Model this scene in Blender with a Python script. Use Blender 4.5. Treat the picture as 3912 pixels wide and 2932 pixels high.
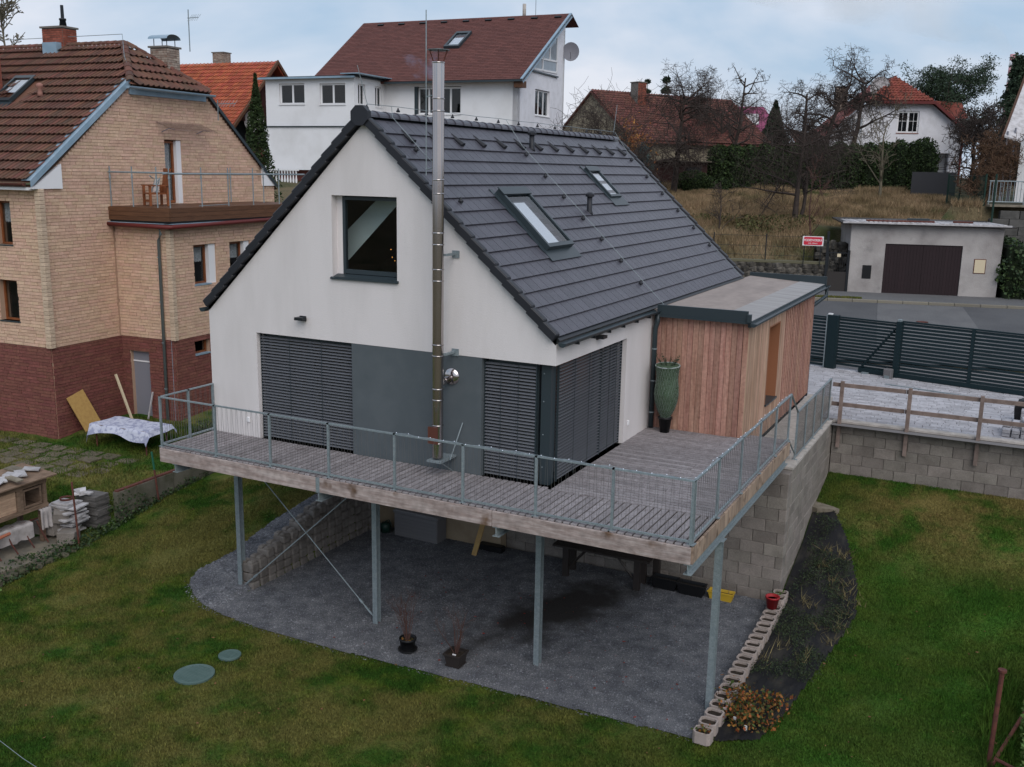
import bpy, math, random
import numpy as np
from mathutils import Vector, Matrix
from mathutils.geometry import tessellate_polygon
random.seed(7); rng = np.random.default_rng(7)
S = bpy.context.scene
COL = S.collection
for o in list(bpy.data.objects): bpy.data.objects.remove(o)

# ------------------------------------------------------------------ camera
CAM = np.array([6.9301, -15.3581, 5.4597])
FW = np.array([-0.44138874, 0.87270542, -0.20871329])
RT = np.array([0.89054725, 0.45456006, 0.01734196])
UP = np.array([-0.11000715, 0.1782145, 0.9778231])
cd = bpy.data.cameras.new('camera'); cam = bpy.data.objects.new('camera', cd); COL.objects.link(cam)
cd.sensor_width = 36; cd.lens = 35.09; cd.clip_start = .1; cd.clip_end = 3000
cam.matrix_world = Matrix(((RT[0], UP[0], -FW[0], CAM[0]), (RT[1], UP[1], -FW[1], CAM[1]), (RT[2], UP[2], -FW[2], CAM[2]), (0, 0, 0, 1)))
S.camera = cam
# ------------------------------------------------------------------ world, sun, exposure
SUN_EL, SUN_AZ = 42, 42         # elevation; azimuth from -Y towards +X (front right of the house)
W = bpy.data.worlds.new('World'); S.world = W; W.use_nodes = True
nt = W.node_tree; nt.nodes.clear()
def N(nt, t, **k):
    n = nt.nodes.new(t)
    for a, b in k.items():
        if a.startswith('i_'): n.inputs[a[2:].replace('_', ' ')].default_value = b
        else: setattr(n, a, b)
    return n
out = N(nt, 'ShaderNodeOutputWorld'); bg = N(nt, 'ShaderNodeBackground'); bg.inputs['Strength'].default_value = .1
sky = N(nt, 'ShaderNodeTexSky', sky_type='NISHITA', sun_disc=False)
sky.sun_elevation = math.radians(SUN_EL); sky.sun_rotation = math.radians(180 - SUN_AZ)
sky.air_density = 1.0; sky.dust_density = 2.5; sky.ozone_density = 1.5
tc = N(nt, 'ShaderNodeTexCoord'); sp = N(nt, 'ShaderNodeSeparateXYZ'); nt.links.new(tc.outputs['Generated'], sp.inputs[0])
ad = N(nt, 'ShaderNodeMath', operation='ADD'); ad.inputs[1].default_value = .42
ab = N(nt, 'ShaderNodeMath', operation='ABSOLUTE'); nt.links.new(sp.outputs[2], ab.inputs[0]); nt.links.new(ab.outputs[0], ad.inputs[0])
dx = N(nt, 'ShaderNodeMath', operation='DIVIDE'); dy = N(nt, 'ShaderNodeMath', operation='DIVIDE')
nt.links.new(sp.outputs[0], dx.inputs[0]); nt.links.new(ad.outputs[0], dx.inputs[1]); nt.links.new(sp.outputs[1], dy.inputs[0]); nt.links.new(ad.outputs[0], dy.inputs[1])
cb = N(nt, 'ShaderNodeCombineXYZ'); nt.links.new(dx.outputs[0], cb.inputs[0]); nt.links.new(dy.outputs[0], cb.inputs[1])
no = N(nt, 'ShaderNodeTexNoise'); no.inputs['Scale'].default_value = 1.25; no.inputs['Detail'].default_value = 6; no.inputs['Roughness'].default_value = .52; no.inputs['Distortion'].default_value = .25
nt.links.new(cb.outputs[0], no.inputs['Vector'])
cr = N(nt, 'ShaderNodeValToRGB'); cr.color_ramp.elements[0].position = .41; cr.color_ramp.elements[1].position = .60
cr.color_ramp.elements[0].color = (4.2, 5.6, 7.3, 1); cr.color_ramp.elements[1].color = (7.7, 7.95, 8.8, 1)
nt.links.new(no.outputs[0], cr.inputs[0])
mx = N(nt, 'ShaderNodeMixRGB'); mx.inputs[0].default_value = .86
nt.links.new(sky.outputs[0], mx.inputs[1]); nt.links.new(cr.outputs[0], mx.inputs[2])
nt.links.new(mx.outputs[0], bg.inputs[0]); nt.links.new(bg.outputs[0], out.inputs[0])
sl = bpy.data.lights.new('sun', 'SUN'); sl.energy = 1.5; sl.angle = math.radians(50); sl.color = (1, .97, .93)
so = bpy.data.objects.new('sun', sl); COL.objects.link(so)
az, el = math.radians(SUN_AZ), math.radians(SUN_EL)
so.rotation_euler = Vector((math.sin(az) * math.cos(el), -math.cos(az) * math.cos(el), math.sin(el))).to_track_quat('Z', 'Y').to_euler()
S.view_settings.view_transform = 'Standard'; S.view_settings.look = 'None'; S.view_settings.gamma = 1
S.view_settings.use_curve_mapping = False; S.view_settings.exposure = .12
S.render.engine = 'CYCLES'
S.cycles.max_bounces = 6; S.cycles.transparent_max_bounces = 12; S.cycles.volume_bounces = 3

# ------------------------------------------------------------------ materials
MATS = {}
def mat(name, col, rough=.8, var=.12, col2=None, ns=3., nr=(.4, .65), metal=0., bump=None, stretch=None, rnd=.5, spec=.3, hue=0., det=4, spots=None, fine=None):
    """Procedural material on world position. var: per-piece brightness spread; col2 mixed in by noise;
    stretch: axis scale for grain; bump=(scale,strength); spots=(scale,threshold,colour); fine=(scale,amount)."""
    if name in MATS: return MATS[name]
    m = bpy.data.materials.new(name); m.use_nodes = True; t = m.node_tree; t.nodes.clear(); L = t.links.new
    o = N(t, 'ShaderNodeOutputMaterial'); p = N(t, 'ShaderNodeBsdfPrincipled'); L(p.outputs[0], o.inputs[0])
    p.inputs['Roughness'].default_value = rough; p.inputs['Metallic'].default_value = metal; p.inputs['Specular IOR Level'].default_value = spec
    g = N(t, 'ShaderNodeNewGeometry'); oi = N(t, 'ShaderNodeObjectInfo')
    a = N(t, 'ShaderNodeMath', operation='ADD'); L(oi.outputs['Random'], a.inputs[0]); L(g.outputs['Random Per Island'], a.inputs[1])
    fr = N(t, 'ShaderNodeMath', operation='FRACT'); L(a.outputs[0], fr.inputs[0])
    off = N(t, 'ShaderNodeMath', operation='MULTIPLY'); L(fr.outputs[0], off.inputs[0]); off.inputs[1].default_value = 37. if rnd else 0.
    va = N(t, 'ShaderNodeVectorMath', operation='ADD'); L(g.outputs['Position'], va.inputs[0]); L(off.outputs[0], va.inputs[1])
    mp = N(t, 'ShaderNodeMapping'); L(va.outputs[0], mp.inputs[0])
    if stretch: mp.inputs['Scale'].default_value = stretch
    c = N(t, 'ShaderNodeRGB'); c.outputs[0].default_value = (*col, 1); cur = c.outputs[0]
    if col2:
        n1 = N(t, 'ShaderNodeTexNoise'); n1.inputs['Scale'].default_value = ns; n1.inputs['Detail'].default_value = det; n1.inputs['Roughness'].default_value = .6
        L(mp.outputs[0], n1.inputs['Vector'])
        mr = N(t, 'ShaderNodeMapRange'); mr.inputs[1].default_value = nr[0]; mr.inputs[2].default_value = nr[1]; L(n1.outputs[0], mr.inputs[0])
        mm = N(t, 'ShaderNodeMixRGB'); mm.inputs[2].default_value = (*col2, 1); L(mr.outputs[0], mm.inputs[0]); L(cur, mm.inputs[1]); cur = mm.outputs[0]
    if spots:
        n3 = N(t, 'ShaderNodeTexNoise'); n3.inputs['Scale'].default_value = spots[0]; n3.inputs['Detail'].default_value = 3; L(g.outputs['Position'], n3.inputs['Vector'])
        mr3 = N(t, 'ShaderNodeMapRange'); mr3.inputs[1].default_value = spots[1]; mr3.inputs[2].default_value = spots[1] + .12; L(n3.outputs[0], mr3.inputs[0])
        m3 = N(t, 'ShaderNodeMixRGB'); m3.inputs[2].default_value = (*spots[2], 1); L(mr3.outputs[0], m3.inputs[0]); L(cur, m3.inputs[1]); cur = m3.outputs[0]
    if fine:
        n4 = N(t, 'ShaderNodeTexNoise'); n4.inputs['Scale'].default_value = fine[0]; n4.inputs['Detail'].default_value = 3; L(g.outputs['Position'], n4.inputs['Vector'])
        mr4 = N(t, 'ShaderNodeMapRange'); mr4.inputs[1].default_value = .3; mr4.inputs[2].default_value = .7; mr4.inputs[3].default_value = 1 - fine[1]; mr4.inputs[4].default_value = 1 + fine[1]; L(n4.outputs[0], mr4.inputs[0])
        m4 = N(t, 'ShaderNodeVectorMath', operation='SCALE'); L(cur, m4.inputs[0]); L(mr4.outputs[0], m4.inputs['Scale']); cur = m4.outputs[0]
    if var:
        mr2 = N(t, 'ShaderNodeMapRange'); mr2.inputs[3].default_value = 1 - var; mr2.inputs[4].default_value = 1 + var; L(fr.outputs[0], mr2.inputs[0])
        hs = N(t, 'ShaderNodeHueSaturation'); L(mr2.outputs[0], hs.inputs['Value']); L(cur, hs.inputs['Color']); cur = hs.outputs[0]
        if hue:
            f2 = N(t, 'ShaderNodeMath', operation='MULTIPLY'); f2.inputs[1].default_value = 7.31; L(fr.outputs[0], f2.inputs[0])
            f3 = N(t, 'ShaderNodeMath', operation='FRACT'); L(f2.outputs[0], f3.inputs[0])
            mh = N(t, 'ShaderNodeMapRange'); mh.inputs[3].default_value = .5 - hue; mh.inputs[4].default_value = .5 + hue; L(f3.outputs[0], mh.inputs[0]); L(mh.outputs[0], hs.inputs['Hue'])
    L(cur, p.inputs['Base Color'])
    if bump:
        n2 = N(t, 'ShaderNodeTexNoise'); n2.inputs['Scale'].default_value = bump[0]; n2.inputs['Detail'].default_value = 5; L(mp.outputs[0], n2.inputs['Vector'])
        b = N(t, 'ShaderNodeBump'); b.inputs['Strength'].default_value = bump[1]; b.inputs['Distance'].default_value = .02
        L(n2.outputs[0], b.inputs['Height']); L(b.outputs[0], p.inputs['Normal'])
    MATS[name] = m; return m
def glassmat(name, tint=(.55, .6, .62), ior=1.5):
    m = bpy.data.materials.new(name); m.use_nodes = True; t = m.node_tree; t.nodes.clear(); L = t.links.new
    o = N(t, 'ShaderNodeOutputMaterial'); mixs = N(t, 'ShaderNodeMixShader'); f = N(t, 'ShaderNodeFresnel'); f.inputs[0].default_value = ior
    tr = N(t, 'ShaderNodeBsdfTransparent'); tr.inputs[0].default_value = (*tint, 1); gl = N(t, 'ShaderNodeBsdfGlossy'); gl.inputs['Roughness'].default_value = .02
    gq = N(t, 'ShaderNodeNewGeometry'); iv = N(t, 'ShaderNodeMath', operation='SUBTRACT'); iv.inputs[0].default_value = 1.; L(gq.outputs['Backfacing'], iv.inputs[1]); mu = N(t, 'ShaderNodeMath', operation='MULTIPLY'); L(f.outputs[0], mu.inputs[0]); L(iv.outputs[0], mu.inputs[1])
    L(mu.outputs[0], mixs.inputs[0]); L(tr.outputs[0], mixs.inputs[1]); L(gl.outputs[0], mixs.inputs[2]); L(mixs.outputs[0], o.inputs[0])
    MATS[name] = m; return m
def emis(name, col, st):
    m = bpy.data.materials.new(name); m.use_nodes = True; p = m.node_tree.nodes['Principled BSDF']
    p.inputs['Base Color'].default_value = (*col, 1); p.inputs['Emission Color'].default_value = (*col, 1); p.inputs['Emission Strength'].default_value = st
    return m
M = dict(
 plaster=mat('white_plaster', (.70, .655, .65), .9, 0, (.61, .57, .56), 1.3, (.42, .78), bump=(150, .5), rnd=0, stretch=(1, 1, .22), fine=(60, .03)),
 grey_plaster=mat('grey_plaster', (.085, .1, .11), .9, 0, (.1, .115, .125), 1.5, bump=(180, .35), rnd=0),
 plaster2=mat('far_plaster', (.76, .755, .77), .9, 0, (.62, .61, .61), .5, (.45, .8), bump=(30, .4), rnd=0),
 rough_white=mat('roughcast_white', (.74, .73, .77), .9, 0, (.66, .65, .68), 2., bump=(14, .8), rnd=0),
 tile=mat('anthracite_tile', (.060, .058, .072), .38, .10, (.072, .068, .084), 6, bump=(120, .25), spec=.45, fine=(160, .12)),
 verge=mat('verge_tile', (.02, .021, .026), .45, .1, bump=(90, .2)),
 black=mat('black_metal', (.014, .016, .019), .4, 0),
 anth=mat('anthracite_metal', (.028, .040, .047), .38, 0, spec=.4),
 gatem=mat('gate_paint', (.010, .023, .028), .5, .06, spec=.25),
 steel=mat('stainless_steel', (.50, .46, .45), .14, 0, (.40, .36, .35), 2, metal=1., stretch=(1, 1, .2)),  # darker brownish streaks paint mirrored surroundings into the steel colour
 zinc=mat('galvanised_steel', (.205, .245, .265), .5, .08, (.26, .30, .315), 14, metal=.25, rnd=0, fine=(60, .15)),
 bluezinc=mat('zinc_flashing', (.24, .34, .42), .45, 0, (.30, .39, .47), 3, metal=.2, rnd=0),
 blind=mat('blind_slat', (.20, .21, .235), .35, .05, spec=.5, metal=.3),
 deck=mat('weathered_board', (.20, .178, .182), .8, .16, (.29, .265, .272), 7, (.35, .7), bump=(30, .4), stretch=(1, 1, 1), fine=(35, .22), spots=(2.2, .64, (.12, .098, .098))),
 fascia=mat('larch_fascia', (.25, .19, .172), .75, .08, (.41, .345, .325), 5, (.35, .7), stretch=(.35, .35, 3), bump=(20, .3), spots=(2.3, .60, (.13, .08, .055)), fine=(9, .2)),
 fascia2=mat('larch_end', (.33, .24, .18), .75, .15, (.20, .145, .115), 3, (.45, .7), stretch=(3, 3, .5), spots=(3.2, .6, (.12, .08, .055))),
 larch=mat('larch_board', (.43, .245, .185), .7, .17, (.30, .145, .105), 6, (.35, .7), stretch=(3, 3, .25), bump=(20, .25), hue=.008, spots=(7.5, .66, (.12, .055, .04)), fine=(16, .16)),
 larch2=mat('larch_lath', (.52, .34, .25), .7, .2, (.28, .16, .10), 5, (.35, .7), stretch=(3, 3, .25), hue=.008),
 reveal_wood=mat('larch_reveal', (.29, .125, .065), .6, .05),
 block=mat('concrete_block', (.235, .208, .185), .95, .15, (.185, .162, .143), 3, bump=(40, .9), hue=.01, fine=(45, .12), spots=(1.3, .60, (.145, .128, .112))),
 mortar=mat('mortar', (.17, .155, .14), .95, 0, bump=(60, .4)),
 beige=mat('beige_plaster', (.30, .235, .16), .95, 0, (.24, .18, .12), 2),
 conc=mat('pale_concrete', (.46, .42, .385), .95, .04, (.33, .30, .275), 5, bump=(40, .4), rnd=0),
 brick=mat('sandstone_strip', (.63, .425, .31), .9, .075, (.54, .355, .25), 2.2, (.4, .65), bump=(35, .8), hue=.01, fine=(14, .1)),
 brickm=mat('strip_joint', (.42, .28, .2), .95, 0),
 red=mat('red_strip', (.205, .076, .060), .9, .12, (.165, .060, .048), 4, bump=(35, .8), hue=.008, fine=(14, .15)),
 redm=mat('red_joint', (.13, .05, .04), .95, 0),
 quoin=mat('pale_quoin', (.55, .42, .31), .9, .1, (.48, .36, .26), 6, bump=(20, .9)),
 clay=mat('brown_clay_tile', (.150, .064, .044), .8, .2, (.10, .058, .042), 1.2, (.4, .65), hue=.012, bump=(50, .4), spots=(2.1, .70, (.27, .085, .04))),
 orange=mat('orange_clay_tile', (.37, .088, .040), .7, .2, (.28, .065, .032), 1.5, hue=.008),
 brownsh=mat('brown_shingle', (.128, .050, .042), .9, .14, (.108, .043, .037), .7, bump=(60, .4)),
 oldtile=mat('old_red_tile', (.14, .054, .042), .85, .2, (.11, .045, .036), 1.2, hue=.01),
 redtile=mat('red_clay_tile', (.21, .058, .040), .75, .18, (.22, .055, .035), 2, hue=.006),
 pink=mat('magenta_sheet', (.26, .06, .13), .6, 0, (.22, .05, .11), 1),
 brick2=mat('chimney_brick', (.28, .085, .055), .9, .2, (.2, .06, .04), 5),
 brickpale=mat('pale_chimney_brick', (.36, .30, .25), .9, .2, (.2, .13, .1), 3),
 brownwood=mat('brown_wood', (.12, .055, .028), .6, .12, (.085, .038, .02), 8, stretch=(.3, .3, 3)),
 winwood=mat('window_wood', (.24, .078, .028), .45, .1, (.18, .055, .02), 5),
 wood=mat('grey_brown_wood', (.22, .165, .145), .85, .15, (.15, .11, .095), 5, stretch=(1, 1, 1), bump=(30, .3)),
 newwood=mat('fresh_wood', (.42, .27, .10), .7, .1, (.36, .22, .09), 6),
 osb=mat('particle_board', (.42, .26, .085), .8, 0, (.36, .21, .07), 12),
 oldwood=mat('hutch_wood', (.20, .135, .095), .85, .18, (.12, .08, .055), 6, stretch=(.6, .6, 3), bump=(25, .4)),
 paleply=mat('pale_timber', (.50, .34, .235), .8, .12, (.4, .26, .18), 6),
 red_paint=mat('dark_red_paint', (.12, .02, .018), .5, .05),
 rust=mat('rusty_iron', (.13, .045, .032), .85, .1, (.075, .028, .025), 9, bump=(40, .4)),
 green_iron=mat('green_paint', (.02, .12, .075), .6, .05),
 asphalt=mat('asphalt', (.098, .098, .102), .95, 0, (.082, .082, .087), .5, bump=(90, .5), rnd=0, fine=(30, .12)),
 asphalt2=mat('asphalt_patch', (.135, .133, .135), .95, 0, (.115, .114, .118), 1, bump=(90, .5), rnd=0, fine=(30, .12)),
 kerb=mat('kerb_stone', (.20, .18, .15), .95, .12, (.2, .18, .14), 3),
 paver=mat('grey_paver', (.34, .33, .35), .85, .17, (.43, .42, .445), 3, bump=(50, .4), fine=(9, .1)),
 sand=mat('paver_joint_sand', (.17, .16, .16), .95, 0),
 garagew=mat('stained_render', (.40, .37, .355), .95, 0, (.27, .245, .235), .8, (.42, .7), bump=(20, .6), rnd=0, spots=(1.1, .62, (.22, .205, .20))),
 garaged=mat('garage_door_paint', (.020, .010, .012), .65, .08, spots=None),
 darkstone=mat('dark_fieldstone', (.055, .05, .045), .9, .5, (.13, .115, .095), 6, bump=(20, .6)),
 oldstone=mat('mossy_old_stone', (.105, .092, .068), .95, .25, (.055, .058, .03), 4, bump=(15, .8)),
 stone=mat('fieldstone', (.21, .18, .14), .9, .2, (.14, .12, .09), 5, bump=(15, .6)),
 slab=mat('mossy_slab', (.155, .125, .095), .95, .15, (.085, .08, .045), 3, bump=(25, .5)),
 stepst=mat('split_planter_stone', (.185, .168, .155), .95, .14, (.13, .115, .105), 6, bump=(50, .6)),
 ring=mat('pale_planter_block', (.35, .29, .265), .95, .1, (.3, .25, .22), 6, bump=(50, .5)),
 soil=mat('soil', (.025, .018, .013), .98, .2, (.045, .032, .022), 14, bump=(50, .8)),
 fabric=mat('weed_fabric', (.009, .0085, .010), .8, 0, (.034, .030, .024), 2.5, (.45, .7), bump=(9, 1.), rnd=0, stretch=(1.5, .5, 1)),
 plastic_black=mat('black_plastic', (.009, .009, .010), .4, 0),
 plastic_grey=mat('grey_plastic', (.15, .145, .15), .6, .03),
 plastic_brown=mat('dark_brown_plastic', (.03, .024, .022), .5, 0),
 yellow=mat('yellow_plastic', (.50, .32, .03), .5, 0),
 redpl=mat('red_plastic', (.30, .018, .022), .45, 0),
 blue=mat('blue_plastic', (.03, .10, .26), .5, 0),
 can=mat('dark_green_plastic', (.012, .035, .026), .45, 0),
 lid=mat('green_grey_lid', (.075, .125, .115), .7, .08, (.10, .15, .14), 2, bump=(40, .3)),
 orangepipe=mat('orange_pipe', (.36, .13, .035), .5, 0),
 white=mat('white_paint', (.76, .75, .76), .5, 0),
 cream=mat('cream_paint', (.62, .52, .36), .6, 0),
 grey=mat('mid_grey_paint', (.20, .20, .23), .6, .04),
 curtain=mat('net_curtain', (.5, .5, .5), .9, .1, (.3, .3, .31), 18),
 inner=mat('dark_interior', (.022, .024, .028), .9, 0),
 pale_panel=mat('pale_teal', (.78, .88, .84), .9, 0),
 roofsheet=mat('plywood_roof', (.36, .30, .27), .8, .10, (.27, .225, .205), 2, (.3, .7), rnd=0, stretch=(1.2, .4, 1), fine=(5, .08)),
 roofgrey=mat('grey_roof_board', (.34, .325, .32), .8, .05, (.27, .255, .25), 2, rnd=0, stretch=(.3, 2, 1)),
 membrane=mat('window_blind_white', (.72, .73, .78), .6, 0),
 bark=mat('bark', (.060, .045, .038), .95, .15, (.04, .03, .027), 6, bump=(20, .6)),
 barkp=mat('pale_bark', (.14, .12, .085), .95, .15),
 twigred=mat('red_twig', (.085, .042, .034), .9, .2),
 hedge=mat('hedge_leaf', (.018, .036, .010), .8, .45, (.032, .05, .012), 1.2),
 conifer=mat('conifer_needle', (.018, .034, .018), .8, .4, (.03, .05, .026), 1.),
 bluec=mat('blue_spruce_needle', (.045, .085, .085), .8, .35),
 orangel=mat('orange_leaf', (.30, .12, .035), .8, .35, hue=.02),
 ivy=mat('ivy_leaf', (.018, .040, .016), .6, .5, (.05, .075, .02), 2),
 pale_leaf=mat('pale_green_leaf', (.085, .14, .035), .7, .35, hue=.02),
 rose=mat('autumn_leaf', (.25, .085, .02), .7, .4, (.045, .065, .014), 3.5, (.44, .54), hue=.02),
 juniper=mat('juniper_leaf', (.020, .038, .016), .8, .45, (.045, .052, .022), 3),
 drytwig=mat('brown_thicket', (.105, .060, .036), .9, .35, hue=.01),
 netgreen=mat('netted_needles', (.045, .078, .045), .85, .2, (.075, .105, .068), 30, (.4, .7), stretch=(2, 2, .35)),
 net=mat('white_net', (.34, .38, .38), .8, 0),
 clothp=mat('patterned_cloth', (.50, .51, .60), .9, 0, (.30, .31, .42), 6, (.48, .56), bump=(12, .3)),
 clothw=mat('faded_cloth', (.42, .38, .37), .9, .1, (.3, .27, .26), 5),
 stackw=mat('pale_tile', (.50, .48, .49), .8, .2, (.35, .33, .33), 5),
 stackd=mat('weathered_tile', (.13, .12, .115), .9, .25, (.09, .085, .08), 6),
 wire=mat('wire', (.115, .112, .11), .5, 0, metal=.2, rnd=0),
 signred=mat('sign_red', (.55, .025, .05), .5, 0),
 bulb=emis('led_white', (.8, .85, 1), .5), warm=emis('lit_warm', (1, .42, .08), 1.5),
 terracotta=mat('terracotta', (.35, .12, .07), .8, .1),
)
glass = glassmat('window_glass', (.88, .90, .91)); glassd = glassmat('dark_window_glass', (.62, .66, .68), 1.6)
glassw = glassmat('clear_canopy', (.8, .8, .82), 1.5)
# ------------------------------------------------------------------ builders
def tag(o, label=None, cat=None, group=None, kind=None):
    if label: o['label'] = label
    if cat: o['category'] = cat
    if group: o['group'] = group
    if kind: o['kind'] = kind
    return o
def link(name, me, parent=None, m=None):
    o = bpy.data.objects.new(name, me); COL.objects.link(o)
    if parent is not None: o.parent = parent
    if m is not None and me is not None and not me.materials: me.materials.append(m)
    return o
def thing(name, label, cat, loc=(0, 0, 0), rz=0, group=None, kind=None):
    o = link(name, None); o.location = loc; o.rotation_euler = (0, 0, rz); o.empty_display_size = .2
    return tag(o, label, cat, group, kind)
def I3(): return np.eye(3)
def RZ(a): c, s = math.cos(a), math.sin(a); return np.array([[c, -s, 0], [s, c, 0], [0, 0, 1.]])
def RX(a): c, s = math.cos(a), math.sin(a); return np.array([[1., 0, 0], [0, c, -s], [0, s, c]])
def RY(a): c, s = math.cos(a), math.sin(a); return np.array([[c, 0, s], [0, 1., 0], [-s, 0, c]])
BOXV = np.array([[-.5, -.5, -.5], [.5, -.5, -.5], [.5, .5, -.5], [-.5, .5, -.5], [-.5, -.5, .5], [.5, -.5, .5], [.5, .5, .5], [-.5, .5, .5]])
BOXF = [(0, 3, 2, 1), (4, 5, 6, 7), (0, 1, 5, 4), (1, 2, 6, 5), (2, 3, 7, 6), (3, 0, 4, 7)]
def cbox(s, c):
    """chamfered box: top and vertical edges broken"""
    hx, hy, hz = s[0] / 2, s[1] / 2, s[2] / 2; V = []
    for z, k in ((-hz, 0), (hz - c, 0), (hz, c)):
        a, b = hx - k, hy - k; d = c * .8
        V += [(-a + d, -b, z), (a - d, -b, z), (a, -b + d, z), (a, b - d, z), (a - d, b, z), (-a + d, b, z), (-a, b - d, z), (-a, -b + d, z)]
    F = [tuple(range(7, -1, -1)), tuple(range(16, 24))]
    for r in (0, 8):
        for i in range(8): j = (i + 1) % 8; F.append((r + i, r + j, r + 8 + j, r + 8 + i))
    return np.array(V), F
def rockv(s, seed=0):
    r = np.random.default_rng(seed); V = []; n = 7
    for z, k in ((-.5, .85), (0.05, 1.), (.38, .85), (.5, .5)):
        for i in range(n):
            a = 2 * math.pi * i / n; q = k * (.5 + .09 * r.uniform(-1, 1)); V.append((q * math.cos(a) * 1.1, q * math.sin(a) * 1.1, z + .05 * r.uniform(-1, 1)))
    F = [tuple(range(n - 1, -1, -1)), tuple(range(3 * n, 4 * n))]
    for k in range(3):
        for i in range(n): j = (i + 1) % n; F.append((k * n + i, k * n + j, k * n + n + j, k * n + n + i))
    return np.array(V) * np.array(s), F
PANX = [-.5, -.3, -.05, .2, .38, .5]; PANZ = [.1, .0, .05, .75, 1., .35]
def pan():
    V = []; 
    for y in (-.5, .5):
        for x, z in zip(PANX, PANZ): V.append((x, y, z * 1.))
    for x, z in zip(PANX, PANZ): V.append((x, -.5, z - .5))
    F = [(i, i + 1, i + 7, i + 6) for i in range(5)] + [(12 + i, 12 + i + 1, i + 1, i) for i in range(5)]
    return np.array(V), F
def tess(V, F):
    """python geometry -> mesh"""
    me = bpy.data.meshes.new('m'); me.from_pydata([tuple(map(float, v)) for v in V], [], [tuple(int(i) for i in f) for f in F]); me.update(); return me
PROTO = {}
def proto(kind, size, ch):
    sz = tuple(round(float(q), 3) for q in size); k = (kind, sz, ch)
    if k not in PROTO:
        if kind == 'box': V, F = (cbox(sz, ch) if ch else (BOXV * np.array(sz), BOXF))
        elif kind == 'pan': V, F = pan(); V = V * np.array(sz)
        elif kind.startswith('rock'): V, F = rockv(sz, int(kind[4:] or 0))
        PROTO[k] = (V, F, {})
    return PROTO[k]
def world(parent, p):
    if parent is None: return np.array(p)
    chain = []; q = parent
    while q is not None: chain.append(q); q = q.parent
    v = Vector([float(c) for c in p])
    for q in chain: v = q.matrix_basis @ v
    return np.array(v)
def pieces(parent, name, items, m, limit=300, ch=0, kind='box', size_sort=True):
    """items: (centre, size, R or None). The nearest `limit` are parts of their own sharing meshes, the rest is one stuff part."""
    if not items: return []
    if len(items) > limit:
        d = [np.linalg.norm(world(parent, it[0]) - CAM) for it in items]
        items = [items[i] for i in np.argsort(d)]
    res = []
    for c, s, R in items[:limit]:
        V, F, mm = proto(kind, s, ch)
        if m.name not in mm: mm[m.name] = tess(V, F); mm[m.name].materials.append(m)
        o = link(name, mm[m.name], parent); 
        Mx = Matrix.Translation([float(q) for q in c])
        if R is not None: Mx = Mx @ Matrix([[float(R[i][j]) for j in range(3)] for i in range(3)]).to_4x4()
        o.matrix_basis = Mx; res.append(o)
    rest = items[limit:]
    if rest:
        VV, FF, n = [], [], 0
        for c, s, R in rest:
            V, F, _ = proto(kind, s, ch); A = V if R is None else V @ np.asarray(R).T
            VV.append(A + np.array(c)); FF += [tuple(i + n for i in f) for f in F]; n += len(V)
        me = tess(np.vstack(VV), FF); o = link(name, me, parent, m); tag(o, kind='stuff')
    return res
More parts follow.
